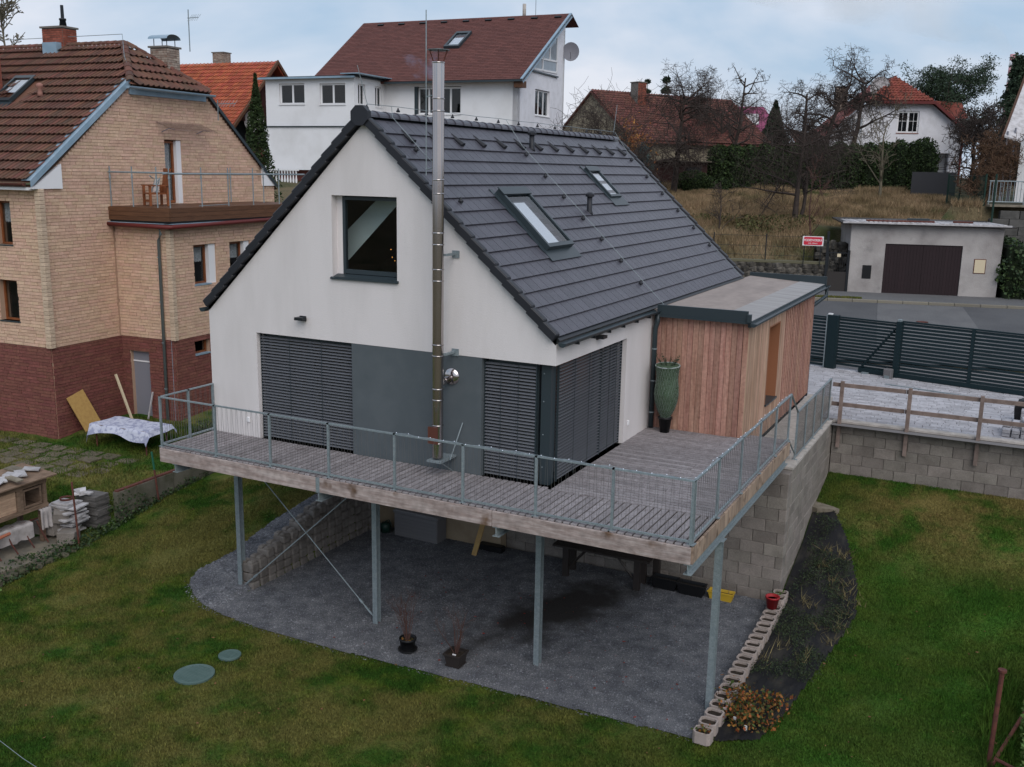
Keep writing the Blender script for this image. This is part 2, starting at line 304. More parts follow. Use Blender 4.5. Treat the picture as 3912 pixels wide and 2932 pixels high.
class MB:
    def __init__(s): s.V = []; s.F = []
    def add(s, V, F):
        n = len(s.V); s.V += [tuple(map(float, v)) for v in V]; s.F += [tuple(i + n for i in f) for f in F]; return s
    def box(s, c, sz, R=None, ch=0):
        V, F = cbox(sz, ch) if ch else (BOXV * np.array(sz), BOXF)
        if R is not None: V = V @ np.asarray(R).T
        return s.add(V + np.array(c), F)
    def bb(s, a, b, ch=0):
        a, b = np.minimum(a, b), np.maximum(a, b); return s.box((a + b) / 2, b - a, None, ch)
    def tube(s, P, r, n=8, cap=True, r1=None):
        P = [np.array(p, float) for p in P]; k = len(P); base = len(s.V)
        for i, p in enumerate(P):
            t = P[min(i + 1, k - 1)] - P[max(i - 1, 0)]; t = t / (np.linalg.norm(t) + 1e-9)
            u = np.cross(t, (0, 0, 1.) if abs(t[2]) < .95 else (1., 0, 0)); u /= np.linalg.norm(u); w = np.cross(t, u)
            rr = r[i] if isinstance(r, (list, tuple)) else (r if r1 is None else r + (r1 - r) * i / (k - 1))
            for j in range(n):
                a = 2 * math.pi * j / n; s.V.append(tuple(p + rr * (math.cos(a) * u + math.sin(a) * w)))
        for i in range(k - 1):
            for j in range(n):
                a = base + i * n + j; b = base + i * n + (j + 1) % n; s.F.append((a, a + n, b + n, b))
        if cap: s.F.append(tuple(base + j for j in range(n))); s.F.append(tuple(base + (k - 1) * n + j for j in range(n - 1, -1, -1)))
        return s
    def lathe(s, c, prof, n=20, cap=True):
        base = len(s.V)
        for r, z in prof:
            for j in range(n): a = 2 * math.pi * j / n; s.V.append((c[0] + r * math.cos(a), c[1] + r * math.sin(a), c[2] + z))
        for i in range(len(prof) - 1):
            for j in range(n):
                a = base + i * n + j; b = base + i * n + (j + 1) % n; s.F.append((a, b, b + n, a + n))
        if cap: s.F.append(tuple(base + j for j in range(n - 1, -1, -1))); s.F.append(tuple(base + (len(prof) - 1) * n + j for j in range(n)))
        return s
    def prism(s, poly, axis, a, b):
        """poly in the two other axes (cyclic order), extruded a..b along axis"""
        n = len(poly); base = len(s.V)
        def P(u, v, w): return {'x': (w, u, v), 'y': (u, w, v), 'z': (u, v, w)}[axis]
        for w in (a, b):
            for u, v in poly: s.V.append(P(u, v, w))
        s.F.append(tuple(base + i for i in range(n))); s.F.append(tuple(base + n + i for i in range(n - 1, -1, -1)))
        for i in range(n): j = (i + 1) % n; s.F.append((base + i, base + n + i, base + n + j, base + j))
        return s
    def build(s, name, m, parent=None, smooth=False, fix=True):
        me = tess(s.V, s.F)
        if fix:
            import bmesh
            bm = bmesh.new(); bm.from_mesh(me); bmesh.ops.recalc_face_normals(bm, faces=bm.faces); bm.to_mesh(me); bm.free()
        if smooth:
            me.polygons.foreach_set('use_smooth', [True] * len(me.polygons))
        return link(name, me, parent, m)
def npmesh(name, V, F, m, parent=None, smooth=False):
    """fast: V (n,3), F (k,3|4)"""
    V = np.asarray(V, np.float32); F = np.asarray(F, np.int32); k, q = F.shape
    me = bpy.data.meshes.new(name); me.vertices.add(len(V)); me.vertices.foreach_set('co', V.ravel())
    me.loops.add(k * q); me.loops.foreach_set('vertex_index', F.ravel()); me.polygons.add(k)
    me.polygons.foreach_set('loop_start', np.arange(0, k * q, q, dtype=np.int32)); me.polygons.foreach_set('loop_total', np.full(k, q, np.int32))
    if smooth: me.polygons.foreach_set('use_smooth', np.ones(k, bool))
    me.update(calc_edges=True)
    return link(name, me, parent, m)
def fmap(side, off=0.):
    """wall frames in a house's own axes. F: front wall (normal -y) at y=off; S: side wall (normal +x) at x=off; d runs inwards."""
    return (lambda a, d, z: (a, off + d, z)) if side == 'F' else (lambda a, d, z: (off - d, a, z))
def mbox(mb, f, a0, a1, d0, d1, z0, z1, ch=0):
    p, q = np.array(f(a0, d0, z0), float), np.array(f(a1, d1, z1), float); mb.bb(p, q, ch)
def wall(f, outer, holes, th, mb=None):
    """polygon wall sheet with rectangular holes, reveals and thickness"""
    mb = mb or MB(); loops = [[Vector((a, z, 0)) for a, z in outer]]
    for a0, a1, z0, z1 in holes: loops.append([Vector(v) for v in ((a0, z0, 0), (a0, z1, 0), (a1, z1, 0), (a1, z0, 0))])
    flat = [v for l in loops for v in l]; T = tessellate_polygon(loops)
    for d in (0, th): mb.add([f(v.x, d, v.y) for v in flat], [tuple(t) for t in T])
    for l in loops:
        n = len(l)
        for i in range(n):
            p, q = l[i], l[(i + 1) % n]; mb.add([f(p.x, 0, p.y), f(q.x, 0, q.y), f(q.x, th, q.y), f(p.x, th, p.y)], [(0, 1, 2, 3)])
    return mb
def spans(outer, holes, z, pad=0.):
    xs = []; n = len(outer)
    for i in range(n):
        (a, b), (c, d) = outer[i], outer[(i + 1) % n]
        if (b <= z < d) or (d <= z < b): xs.append(a + (c - a) * (z - b) / (d - b))
    xs.sort(); iv = [(xs[i], xs[i + 1]) for i in range(0, len(xs) - 1, 2)]
    for a0, a1, z0, z1 in holes:
        if z0 - pad < z < z1 + pad:
            nv = []
            for p, q in iv:
                if a1 <= p or a0 >= q: nv.append((p, q)); continue
                if a0 > p: nv.append((p, a0))
                if a1 < q: nv.append((a1, q))
            iv = nv
    return iv
def courses(outer, holes, z0, z1, h, ln, gap, jit=0.):
    """running-bond rectangles (a0,a1,zb,zt) inside a polygon with holes"""
    R = []; k = 0; z = z0
    while z < z1 - h * .3:
        zt = min(z + h, z1)
        for p, q in spans(outer, holes, (z + zt) / 2):
            a = p - (ln * .5 if k % 2 else 0) - (random.random() * jit * ln)
            while a < q:
                l = ln * (1 + jit * random.uniform(-.5, .5)); x0, x1 = max(a, p), min(a + l, q)
                if x1 - x0 > gap * 3: R.append((x0 + gap / 2, x1 - gap / 2, z + gap / 2, zt - gap / 2))
                a += l
        z += h; k += 1
    return R
def facing(parent, name, f, rects, m, proud=.012, jit=.006, ch=0, q=.01):
    it = []
    for a0, a1, b0, b1 in rects:
        l = round((a1 - a0) / q) * q if q else a1 - a0; l = max(l, .02)
        c = f((a0 + a1) / 2, -proud / 2 + .02 - random.random() * jit, (b0 + b1) / 2); t = proud + .04
        s = np.abs(np.array(f(l, t, b1 - b0)) - np.array(f(0, 0, 0))); it.append((c, s, None))
    return pieces(parent, name, it, m, ch=ch)
def window(parent, f, a0, a1, z0, z1, d, fm, gm=None, cols=2, fw=.06, sill=None, curtain=0, bars=0, inner=True, split=None, room=.6):
    """glazed unit set back d from the wall face, parts: window > pane, sill, curtain"""
    mb = MB()
    for x0, x1, y0, y1 in ((a0, a1, z0, z0 + fw), (a0, a1, z1 - fw, z1), (a0, a0 + fw, z0 + fw, z1 - fw), (a1 - fw, a1, z0 + fw, z1 - fw)): mbox(mb, f, x0, x1, d, d + .07, y0, y1)
    w = (a1 - a0) / cols; cuts = [a0 + w * i for i in range(1, cols)] if split is None else split
    for c in cuts: mbox(mb, f, c - fw * .6, c + fw * .6, d, d + .07, z0 + fw, z1 - fw)
    if bars:
        ed = [a0] + cuts + [a1]
        for e0, e1 in zip(ed, ed[1:]):
            mbox(mb, f, (e0 + e1) / 2 - .015, (e0 + e1) / 2 + .015, d + .01, d + .05, z0 + fw, z1 - fw)
        mbox(mb, f, a0 + fw, a1 - fw, d + .012, d + .048, z0 + (z1 - z0) * .55 - .015, z0 + (z1 - z0) * .55 + .015)
    w_ = mb.build('window', fm, parent)
    ed = [a0] + cuts + [a1]
    for e0, e1 in zip(ed, ed[1:]):
        p = MB(); mbox(p, f, e0 + fw * .5, e1 - fw * .5, d + .03, d + .036, z0 + fw * .5, z1 - fw * .5); p.build('pane', gm or glass, w_)
    if curtain:
        c = MB(); n = 24; zz = z1 - fw - (z1 - z0) * curtain
        V = []; F = []
        for i in range(n + 1):
            a = a0 + fw + (a1 - a0 - 2 * fw) * i / n; dd = d + .12 + .02 * (i % 2)
            V += [f(a, dd, z1 - fw), f(a, dd, zz + .03 * (i % 3 == 0))]
            if i: F.append((2 * i - 2, 2 * i - 1, 2 * i + 1, 2 * i))
        c.add(V, F).build('curtain', MATS['net_curtain'], w_)
    if inner:
        r = MB()
        A = [f(a0, d + .072, z0), f(a1, d + .072, z0), f(a1, d + .072, z1), f(a0, d + .072, z1)]; B = [f(a0 - .2, d + room, z0 - .2), f(a1 + .2, d + room, z0 - .2), f(a1 + .2, d + room, z1 + .2), f(a0 - .2, d + room, z1 + .2)]
        r.add(A + B, [(4, 5, 6, 7), (0, 1, 5, 4), (1, 2, 6, 5), (2, 3, 7, 6), (3, 0, 4, 7)]).build('room', MATS['dark_interior'], w_)
    if sill:
        s = MB(); mbox(s, f, a0 - .03, a1 + .03, -.05, d, z0 - .04, z0); s.build('sill', sill, w_)
    return w_
def slope_frame(P, s, w):
    """roof frame: origin, unit up-slope vector, unit width vector"""
    s = np.array(s, float); s /= np.linalg.norm(s); w = np.array(w, float); w /= np.linalg.norm(w); n = np.cross(w, s); n = n if n[2] > 0 else -n
    return np.array(P, float), s, w, n
def tiles(parent, fr, rows, wfun, tw, ex, m, th=.02, lift=.03, kind='box', name='tile', stagger=.5, skip=None, limit=300, s0=0., gap=.006, hgt=None):
    P, s, w, n = fr; it = []; L = ex * 1.12; an = math.atan2(lift, L)
    for k in range(rows):
        sc = s0 + k * ex + ex / 2; a, b = wfun(sc); x = a - (tw * stagger if k % 2 else 0)
        while x < b - .02:
            x0, x1 = max(x, a), min(x + tw, b)
            if x1 - x0 > .04 and not (skip and skip((x0 + x1) / 2, sc)):
                c = P + s * (sc + (L - ex) / 2) + w * ((x0 + x1) / 2) + n * (th / 2 + lift * .55)
                sa = s * math.cos(an) - n * math.sin(an); na = n * math.cos(an) + s * math.sin(an)
                R = np.array([w, sa, na]).T
                if np.linalg.det(R) < 0: R = np.array([-w, sa, na]).T
                it.append((c, (round(x1 - x0 - gap, 3), L, hgt or th), R))
            x += tw
    return pieces(parent, name, it, m, limit=limit, kind=kind)
# foliage and branches ------------------------------------------------
def cards(P, size, rg, jit=.5, up=0., asp=.6):
    """random leaf quads at points P"""
    n = len(P); a = rg.normal(size=(n, 3)); a[:, 2] += up; a /= np.linalg.norm(a, axis=1)[:, None]
    b = rg.normal(size=(n, 3)); b -= (b * a).sum(1)[:, None] * a; b /= np.linalg.norm(b, axis=1)[:, None]
    s = (size * (1 + jit * rg.uniform(-1, 1, n)))[:, None]
    V = np.stack([P - a * s * .5, P + b * s * asp * .5, P + a * s * .5, P - b * s * asp * .5], 1).reshape(-1, 3)
    return V, np.arange(4 * n).reshape(-1, 4)
def blades(P, h, w, rg, lean=.5):
    n = len(P); a = rg.uniform(0, 2 * np.pi, n); hh = h * rg.uniform(.5, 1.3, n)
    d = np.stack([np.cos(a), np.sin(a), np.zeros(n)], 1); b = rg.uniform(0, 2 * np.pi, n); l = lean * hh * rg.uniform(0, 1, n)
    tip = P + np.stack([np.cos(b) * l, np.sin(b) * l, hh], 1)
    ww = w * rg.uniform(.6, 1.3, n)[:, None]
    V = np.stack([P - d * ww, P + d * ww, tip], 1).reshape(-1, 3); return V, np.arange(3 * n).reshape(-1, 3)
def branches(base, h, r0, rg, levels=4, spread=.6, droop=0., n0=7, trunk=.35, kids=(6, 5, 4, 3), wig=.16, asp=1., lean=(0, 0), crooked=.1, ratio=.58, up=.35):
    """segments of a bare tree: list of (p0,p1,r0,r1)"""
    seg = []
    def grow(p, d, L, r, lv):
        k = 5 if lv < 2 else 3; pts = [p]; q = p.copy(); dd = d.copy()
        for i in range(k):
            dd = dd + rg.normal(size=3) * (crooked if lv == 0 else wig); dd[2] += (up * .12 if lv else .1) - droop * (.1 * lv); dd /= np.linalg.norm(dd)
            q2 = q + dd * L / k; ra = r * (1 - .75 * i / k); rb = r * (1 - .75 * (i + 1) / k); seg.append((q, q2, ra, rb)); q = q2; pts.append(q)
        if lv >= levels: return
        for j in range(kids[lv]):
            t = rg.uniform(trunk if lv == 0 else .25, 1.); i = min(int(t * k), k - 1); b = pts[i] + (pts[i + 1] - pts[i]) * (t * k - i)
            ax = rg.normal(size=3); ax -= ax.dot(d) * d; ax /= np.linalg.norm(ax) + 1e-9; ax[2] += up * .5
            nd = d * (1 - spread) + ax * spread * 1.1 + np.array([0, 0, up * .2]); nd[:2] *= asp; nd /= np.linalg.norm(nd)
            grow(b, nd, L * ratio * rg.uniform(.7, 1.2) * (1.05 - .35 * t if lv == 0 else 1), max(r * .45 * (1.1 - .5 * t), .003), lv + 1)
    d0 = np.array([lean[0], lean[1], 1.]); grow(np.array(base, float), d0 / np.linalg.norm(d0), h, r0, 0); return seg
def segmesh(name, seg, m, parent=None, rmin=.006):
    n = len(seg); A = np.array([s[0] for s in seg]); B = np.array([s[1] for s in seg]); ra = np.maximum([s[2] for s in seg], rmin)[:, None]; rb = np.maximum([s[3] for s in seg], rmin * .7)[:, None]
    t = B - A; t /= np.linalg.norm(t, axis=1)[:, None] + 1e-9; u = np.cross(t, np.where(np.abs(t[:, 2:3]) < .9, [[0, 0, 1.]], [[1., 0, 0]])); u /= np.linalg.norm(u, axis=1)[:, None]; w = np.cross(t, u)
    V = []; K = 4
    for P, r in ((A, ra), (B, rb)):
        for j in range(K): a = 2 * math.pi * j / K; V.append(P + r * (math.cos(a) * u + math.sin(a) * w))
    V = np.stack(V, 1).reshape(-1, 3); F = []
    base = (np.arange(n) * 2 * K)[:, None]
    for j in range(K): F.append(base + np.array([[j, (j + 1) % K, K + (j + 1) % K, K + j]]))
    return npmesh(name, V, np.concatenate(F), m, parent)
# ================================================================== terrain
def lin(v, xs, ys): return np.interp(v, xs, ys)
def Lleft(x, y):
    a = lin(y, [-1, 0, 1, 2, 3, 4, 5, 7, 10], [-3.6, -3.55, -3.27, -2.95, -2.6, -2.28, -2.0, -1.5, -1.2])
    b = lin(y, [-2.4, 0, 3, 6, 9, 12], [-3.6, -3.45, -3.0, -2.75, -2.6, -2.4]); t = np.clip((x + 8) / -4.3, 0, 1); return a * (1 - t) + b * t
def Lright(y): return lin(y, [4.2, 5.2, 6.2, 7.4, 8.8, 10.5], [-3.6, -3.52, -3.25, -2.95, -2.4, -2.03])
def sst(v, a, b): t = np.clip((v - a) / (b - a), 0, 1); return t * t * (3 - 2 * t)
def HL(x, y):
    """height of the lower garden"""
    x = np.asarray(x, float); y = np.asarray(y, float); l = 1 - sst(x, -7.35, -7.2); r = sst(x, 2.9, 3.05)
    return -3.6 * (1 - l - r) + Lleft(x, y) * l + Lright(y) * r
def grid(name, x0, x1, y0, y1, st, hf, m, keep=None, parent=None):
    nx, ny = int((x1 - x0) / st) + 1, int((y1 - y0) / st) + 1; X, Y = np.meshgrid(np.linspace(x0, x1, nx), np.linspace(y0, y1, ny)); Z = hf(X, Y)
    V = np.stack([X, Y, Z], -1).reshape(-1, 3); i = np.arange(nx * ny).reshape(ny, nx); F = np.stack([i[:-1, :-1], i[:-1, 1:], i[1:, 1:], i[1:, :-1]], -1).reshape(-1, 4)
    if keep is not None:
        c = V[F].mean(1); F = F[keep(c[:, 0], c[:, 1])]
    return npmesh(name, V, F, m, parent, True)
def bands(n, x, y, amp=1.):
    return amp * (np.sin(x * 1.3 + n) * np.cos(y * 1.7 - n) + .5 * np.sin(x * 3.1 - y * 2.3 + 2 * n))
def grassmat(name, green, dry, soilc, thr, sc=.42):
    m = mat(name, green, .9, .22, dry, sc, thr, rnd=0, hue=.012, bump=(60, .5), det=5, spec=.15); t = m.node_tree
    return m
def lawnmat(name, amt=1.):
    """green / yellowed lawn: patches in world position, shared by sheet and blades"""
    m = bpy.data.materials.new(name); m.use_nodes = True; t = m.node_tree; L = t.links.new; p = t.nodes['Principled BSDF']; p.inputs['Roughness'].default_value = .85; p.inputs['Specular IOR Level'].default_value = .12
    g = N(t, 'ShaderNodeNewGeometry'); sp = N(t, 'ShaderNodeSeparateXYZ'); L(g.outputs['Position'], sp.inputs[0])
    def noise(s, d=4, r=.55):
        n = N(t, 'ShaderNodeTexNoise'); n.inputs['Scale'].default_value = s; n.inputs['Detail'].default_value = d; n.inputs['Roughness'].default_value = r; L(g.outputs['Position'], n.inputs['Vector']); return n.outputs[0]
    def rng_(s, a, b, c=0., d=1.):
        r = N(t, 'ShaderNodeMapRange', interpolation_type='SMOOTHSTEP'); r.inputs[1].default_value = a; r.inputs[2].default_value = b; r.inputs[3].default_value = c; r.inputs[4].default_value = d; L(s, r.inputs[0]); return r.outputs[0]
    def math_(op, a, b):
        n = N(t, 'ShaderNodeMath', operation=op)
        for i, v in enumerate((a, b)):
            if isinstance(v, (int, float)): n.inputs[i].default_value = v
            else: L(v, n.inputs[i])
        return n.outputs[0]
    def mix(f, a, b):
        n = N(t, 'ShaderNodeMixRGB'); L(f, n.inputs[0])
        for i, v in ((1, a), (2, b)):
            if isinstance(v, tuple): n.inputs[i].default_value = (*v, 1)
            else: L(v, n.inputs[i])
        return n.outputs[0]
    left = rng_(sp.outputs[0], -1.5, 4.5, 1., 0.)                      # the left lawn is more yellowed
    strip = math_('MULTIPLY', rng_(sp.outputs[1], 6.6, 8.6), rng_(sp.outputs[0], 3., 5.))     # dry strip at the back of the right lawn
    dry = math_('ADD', rng_(math_('ADD', noise(.55, 5, .6), math_('MULTIPLY', noise(2.6, 4), .35)), .54, .80), 0.)
    dry = math_('MULTIPLY', dry, math_('ADD', math_('MULTIPLY', left, .50), math_('ADD', math_('MULTIPLY', strip, .85), .16)))
    yel = rng_(noise(1.7, 4), .42, .68)
    c = mix(yel, (.023, .060, .007), (.062, .088, .012)); c = mix(math_('MULTIPLY', rng_(sp.outputs[0], 3.2, 5.), .62), c, (.034, .094, .011)); c = mix(dry, c, (.150, .122, .040))
    ir = N(t, 'ShaderNodeMapRange'); ir.inputs[3].default_value = .6 * amt; ir.inputs[4].default_value = 1.5 * amt; L(g.outputs['Random Per Island'], ir.inputs[0])
    ff = rng_(noise(26, 3), .3, .7, .72, 1.28); hs = N(t, 'ShaderNodeHueSaturation'); L(math_('MULTIPLY', ir.outputs[0], ff), hs.inputs['Value']); L(c, hs.inputs['Color']); hs.inputs['Saturation'].default_value = 1.
    L(hs.outputs[0], p.inputs['Base Color']); return m
M['lawn'] = lawnmat('lawn_grass', .95); M['lawnb'] = lawnmat('lawn_blades', 1.12)
def lawn_keep(x, y): return ~((x > -7.25) & (x < 2.95) & (y > 5.2))
grid('lawn', -12.35, 14, -16, 10.52, .14, lambda x, y: HL(x, y) + .012 * bands(1, x * 1.4, y * 1.4), M['lawn'], lawn_keep)['kind'] = 'structure'
GR = [(-8.78, .28), (-8.72, -.02), (-8.5, -.30), (-8.05, -.62), (-7.5, -.86), (-6.8, -1.02), (-5.84, -1.11), (-4.2, -1.12), (-2.57, -1.05), (-.3, -.95), (2.24, -.84), (3.12, -.80), (3.12, 5.2), (-7.1, 5.2), (-7.2, 6.2), (-7.5, 4.6), (-7.9, 3.55), (-8.12, 2.95), (-8.32, 2.4), (-8.42, 1.9), (-8.49, 1.05)]
def inpoly(x, y, P):
    r = np.zeros(np.shape(x), bool); n = len(P)
    for i in range(n):
        (a, b), (c, d) = P[i], P[(i + 1) % n]
        with np.errstate(divide='ignore', invalid='ignore'): r ^= ((b > y) != (d > y)) & (x < (c - a) * (y - b) / (d - b + 1e-12) + a)
    return r
def sheet(name, P, hf, m, st, dz, parent=None):
    xs = [p[0] for p in P]; ys = [p[1] for p in P]
    return grid(name, min(xs), max(xs), min(ys), max(ys), st, lambda x, y: hf(x, y) + dz, m, lambda x, y: inpoly(x, y, P), parent)
def gravelmat():
    m = mat('gravel', (.125, .130, .147), .9, .5, (.215, .218, .235), 3., (.35, .65), bump=(90, 1.), rnd=0, fine=(70, .45), spec=.2); t = m.node_tree; L = t.links.new
    hs = [n for n in t.nodes if n.bl_idname == 'ShaderNodeHueSaturation'][0]; p = [n for n in t.nodes if n.bl_idname == 'ShaderNodeBsdfPrincipled'][0]
    g = N(t, 'ShaderNodeNewGeometry')                                     # damp, dirty patch below a gap in the deck
    d = N(t, 'ShaderNodeVectorMath', operation='SUBTRACT'); d.inputs[1].default_value = (-.9, 2.7, -3.6); L(g.outputs['Position'], d.inputs[0])
    mp = N(t, 'ShaderNodeMapping', vector_type='TEXTURE'); mp.inputs['Scale'].default_value = (1.1, 3.0, 1); mp.inputs['Rotation'].default_value = (0, 0, -.35); L(d.outputs[0], mp.inputs[0])
    ln = N(t, 'ShaderNodeVectorMath', operation='LENGTH'); L(mp.outputs[0], ln.inputs[0]); n = N(t, 'ShaderNodeTexNoise'); n.inputs['Scale'].default_value = 1.4; n.inputs['Detail'].default_value = 5; L(g.outputs['Position'], n.inputs[0])
    a = N(t, 'ShaderNodeMath', operation='MULTIPLY_ADD'); L(n.outputs[0], a.inputs[0]); a.inputs[1].default_value = 1.7; L(ln.outputs['Value'], a.inputs[2])
    r = N(t, 'ShaderNodeMapRange', interpolation_type='SMOOTHSTEP'); r.inputs[1].default_value = 1.15; r.inputs[2].default_value = 1.95; L(a.outputs[0], r.inputs[0])
    mm = N(t, 'ShaderNodeMixRGB'); mm.inputs[1].default_value = (.035, .032, .031, 1); L(r.outputs[0], mm.inputs[0]); L(hs.outputs[0], mm.inputs[2]); L(mm.outputs[0], p.inputs['Base Color']); return m
M['gravel'] = gravelmat()
gb = sheet('gravel_bed', GR, HL, M['gravel'], .05, .03); gb['kind'] = 'structure'
def scatter(P, n, hf, dz, xr=None, seed=1):
    r = np.random.default_rng(seed); xs = [p[0] for p in P]; ys = [p[1] for p in P]; x = r.uniform(min(xs), max(xs), n); y = r.uniform(min(ys), max(ys), n); k = inpoly(x, y, P); x, y = x[k], y[k]
    return np.stack([x, y, hf(x, y) + dz], 1), r
# loose stones
P, rg = scatter(GR, 85000, HL, .035, seed=3)
O = np.array([[1, 0, 0], [-1, 0, 0], [0, 1, 0], [0, -1, 0], [0, 0, 1], [0, 0, -.6]]); OF = np.array([[0, 2, 4], [2, 1, 4], [1, 3, 4], [3, 0, 4]])
E0, r2 = scatter([(-9, -1.6), (3.4, -1.5), (3.4, -.6), (-9, -.2)], 5200, HL, .02, seed=8); GRX = [(x + (-.10 if x < -7 else 0), y - .09 if y < 0 else y) for x, y in GR]; P = np.concatenate([P, E0[inpoly(E0[:, 0], E0[:, 1], GRX)]]); sz = rg.uniform(.008, .018, len(P)) * (1 + .5 * (P[:, 0] < -7.2)) * (1 + 1.0 * (rg.uniform(0, 1, len(P)) > .97)); an = rg.uniform(0, 6.28, len(P)); fl = rg.uniform(.5, 1.3, (len(P), 3)); fl[:, 2] *= .7
V = O[None] * fl[:, None, :]; cx, sx = np.cos(an)[:, None], np.sin(an)[:, None]
V = np.stack([V[..., 0] * cx - V[..., 1] * sx, V[..., 0] * sx + V[..., 1] * cx, V[..., 2]], -1) * sz[:, None, None] + P[:, None, :]
g = npmesh('gravel', V.reshape(-1, 3), (OF[None] + 6 * np.arange(len(P))[:, None, None]).reshape(-1, 3), M['gravel'])
tag(g, 'grey crushed gravel under the raised terrace', 'gravel', kind='stuff')
# weed-fabric bed beside the block wall
BED = [(3.2, -.62), (3.42, -.66), (3.96, -.3), (4.18, .81), (4.41, 3.02), (4.66, 5.2), (4.53, 6.16), (4.08, 7.6), (3.6, 8.5), (3.12, 8.75), (3.1, 5.6), (3.28, 5.2), (3.28, -.5)]
def HB(x, y): return HL(x, y) + .10 * np.exp(-((x - 3.7) / .5) ** 2) * sst(y, 1, 4) + .012 * bands(2, x * 5, y * 4)
bd = sheet('planting_bed', BED, HB, M['fabric'], .045, .03); tag(bd, kind='structure')
# lawn blades
def lawnblades(n, x0, x1, y0, y1, seed, h=.045, w=.0085):
    r = np.random.default_rng(seed); x = r.uniform(x0, x1, n); y = r.uniform(y0, y1, n)
    k = ~inpoly(x, y, GR) & ~inpoly(x, y, BED) & ~((x > -7.25) & (x < 3.05) & (y > -.6)) & (np.hypot(x + 5.6, y + 3.13) > .37) & (np.hypot(x + 5.55, y + 2.27) > .22)
    k &= ~((x < -11.4) & (y > 4)); x, y = x[k], y[k]; P = np.stack([x, y, HL(x, y)], 1); D = P - CAM; f = D @ FW
    k = (f > 0) & (np.abs(D @ RT / f) < .56) & (np.abs(D @ UP / f) < .43); return blades(P[k], h, w, r, .8)
A = [lawnblades(520000, -12.3, 8.6, -8, 0, 11), lawnblades(230000, 3.1, 8.6, 0, 10.5, 12), lawnblades(130000, -12.3, -7.3, 0, 8, 13)]
V = np.concatenate([a[0] for a in A]); F = np.arange(len(V)).reshape(-1, 3)
lg = npmesh('lawn_grass', V, F, M['lawnb']); tag(lg, 'short patchy green and yellowed lawn grass', 'grass', kind='stuff')
# neighbour's yard
NG = math.radians(3.5)
def HN(x, y): return -3.0 + .02 * bands(3, x * 2, y * 2) + np.clip((-x - 12.4) * .04, 0, .15) + np.clip((y - 4) * .06, 0, .5) + 0 * y - (.45 + .0 * x) * (sst(x, -14.15, -13.95) * (1 - sst(y, 1.15, 1.3)))
grid('neighbour_yard', -34, -12.42, -14, 20, .2, HN, M['lawn'])['kind'] = 'structure'
r = np.random.default_rng(5); n = 190000; x = r.uniform(-22, -12.45, n); y = r.uniform(-4, 7.5, n); k = ~((x < -18.4) & (y > 4.5)) & ~((x > -14.1) & (y < 1.2)) & ~((x < -13.6) & (y > 1.9) & (y < 4.8) & (r.uniform(0, 1, n) < .72)); x, y = x[k], y[k]
P = np.stack([x, y, HN(x, y)], 1); D = P - CAM; f = D @ FW; k = (np.abs(D @ RT / f) < .54); P = P[k]
gx = bands(4, P[:, 0] * .8, P[:, 1] * .8); hh = .07 + .05 * (gx > .3)
V, F = blades(P, 1., .012, r, .8); V = V.reshape(-1, 3, 3); V[:, 2] = V[:, 0] * .5 + V[:, 1] * .5 + (V[:, 2] - (V[:, 0] + V[:, 1]) / 2) * hh[:, None]
g = npmesh('yard_grass', V.reshape(-1, 3), F, M['lawnb']); tag(g, "longer tufted grass in the neighbour's yard", 'grass', kind='stuff')
# far ground: w = distance beyond the garage front
K0 = np.array([.215, 30.514]); KA = math.radians(14); KE = np.array([math.cos(KA), math.sin(KA)]); KN = np.array([-math.sin(KA), math.cos(KA)])
def kf(x, y): return (x - K0[0]) * KN[0] + (y - K0[1]) * KN[1]
def ku(x, y): return (x - K0[0]) * KE[0] + (y - K0[1]) * KE[1]
def kp(u, w, z=0): q = K0 + KE * u + KN * w; return (q[0], q[1], z)
def HF(x, y):
    w = kf(x, y); u = ku(x, y); z = lin(w, [-15, -11.5, -2.3, 0, .6, .8, 2, 6, 12, 20, 40, 300, 900], [-4.2, -.66, .28, .42, .45, 1.65, 2.25, 3.05, 3.7, 4.4, 5.0, 5.2, 5.6])
    z = np.where((w > .5) & (u > 5.5) & (w < 9), lin(w, [.5, 7.9, 8.3, 9], [.45, .8, 4.1, 4.2]), z)
    z = np.where((w < 5) & (u > -1.5) & (u <= 6.6), np.minimum(z, .4), z)
    z = z + np.where((u < -9) & (w > -9) & (w < 20), np.clip((-9 - u) * .15, 0, 1.2), 0) + .05 * bands(5, x * .7, y * .7) * (w > 1)
    return np.where(w < -11.3, np.minimum(z, -1.), z)
M['bank'] = mat('dry_bank', (.13, .10, .055), .95, 0, (.05, .055, .02), .35, (.45, .6), rnd=0, bump=(10, .8), fine=(20, .3))
nx = np.concatenate([np.linspace(-400, -60, 12), np.arange(-56, 24, .5), np.linspace(26, 400, 14)]); ny = np.concatenate([np.arange(15.2, 62, .5), np.linspace(66, 900, 26)])
X, Y = np.meshgrid(nx, ny); i = np.arange(X.size).reshape(X.shape)
V = np.stack([X, Y, HF(X, Y)], -1).reshape(-1, 3); F = np.stack([i[:-1, :-1], i[:-1, 1:], i[1:, 1:], i[1:, :-1]], -1).reshape(-1, 4)
npmesh('ground', V, F, M['bank'], None, True)['kind'] = 'structure'
b = MB(); b.bb((-400, -300, -4.6), (400, 60, -4.3)).build('ground', M['bank'])['kind'] = 'structure'
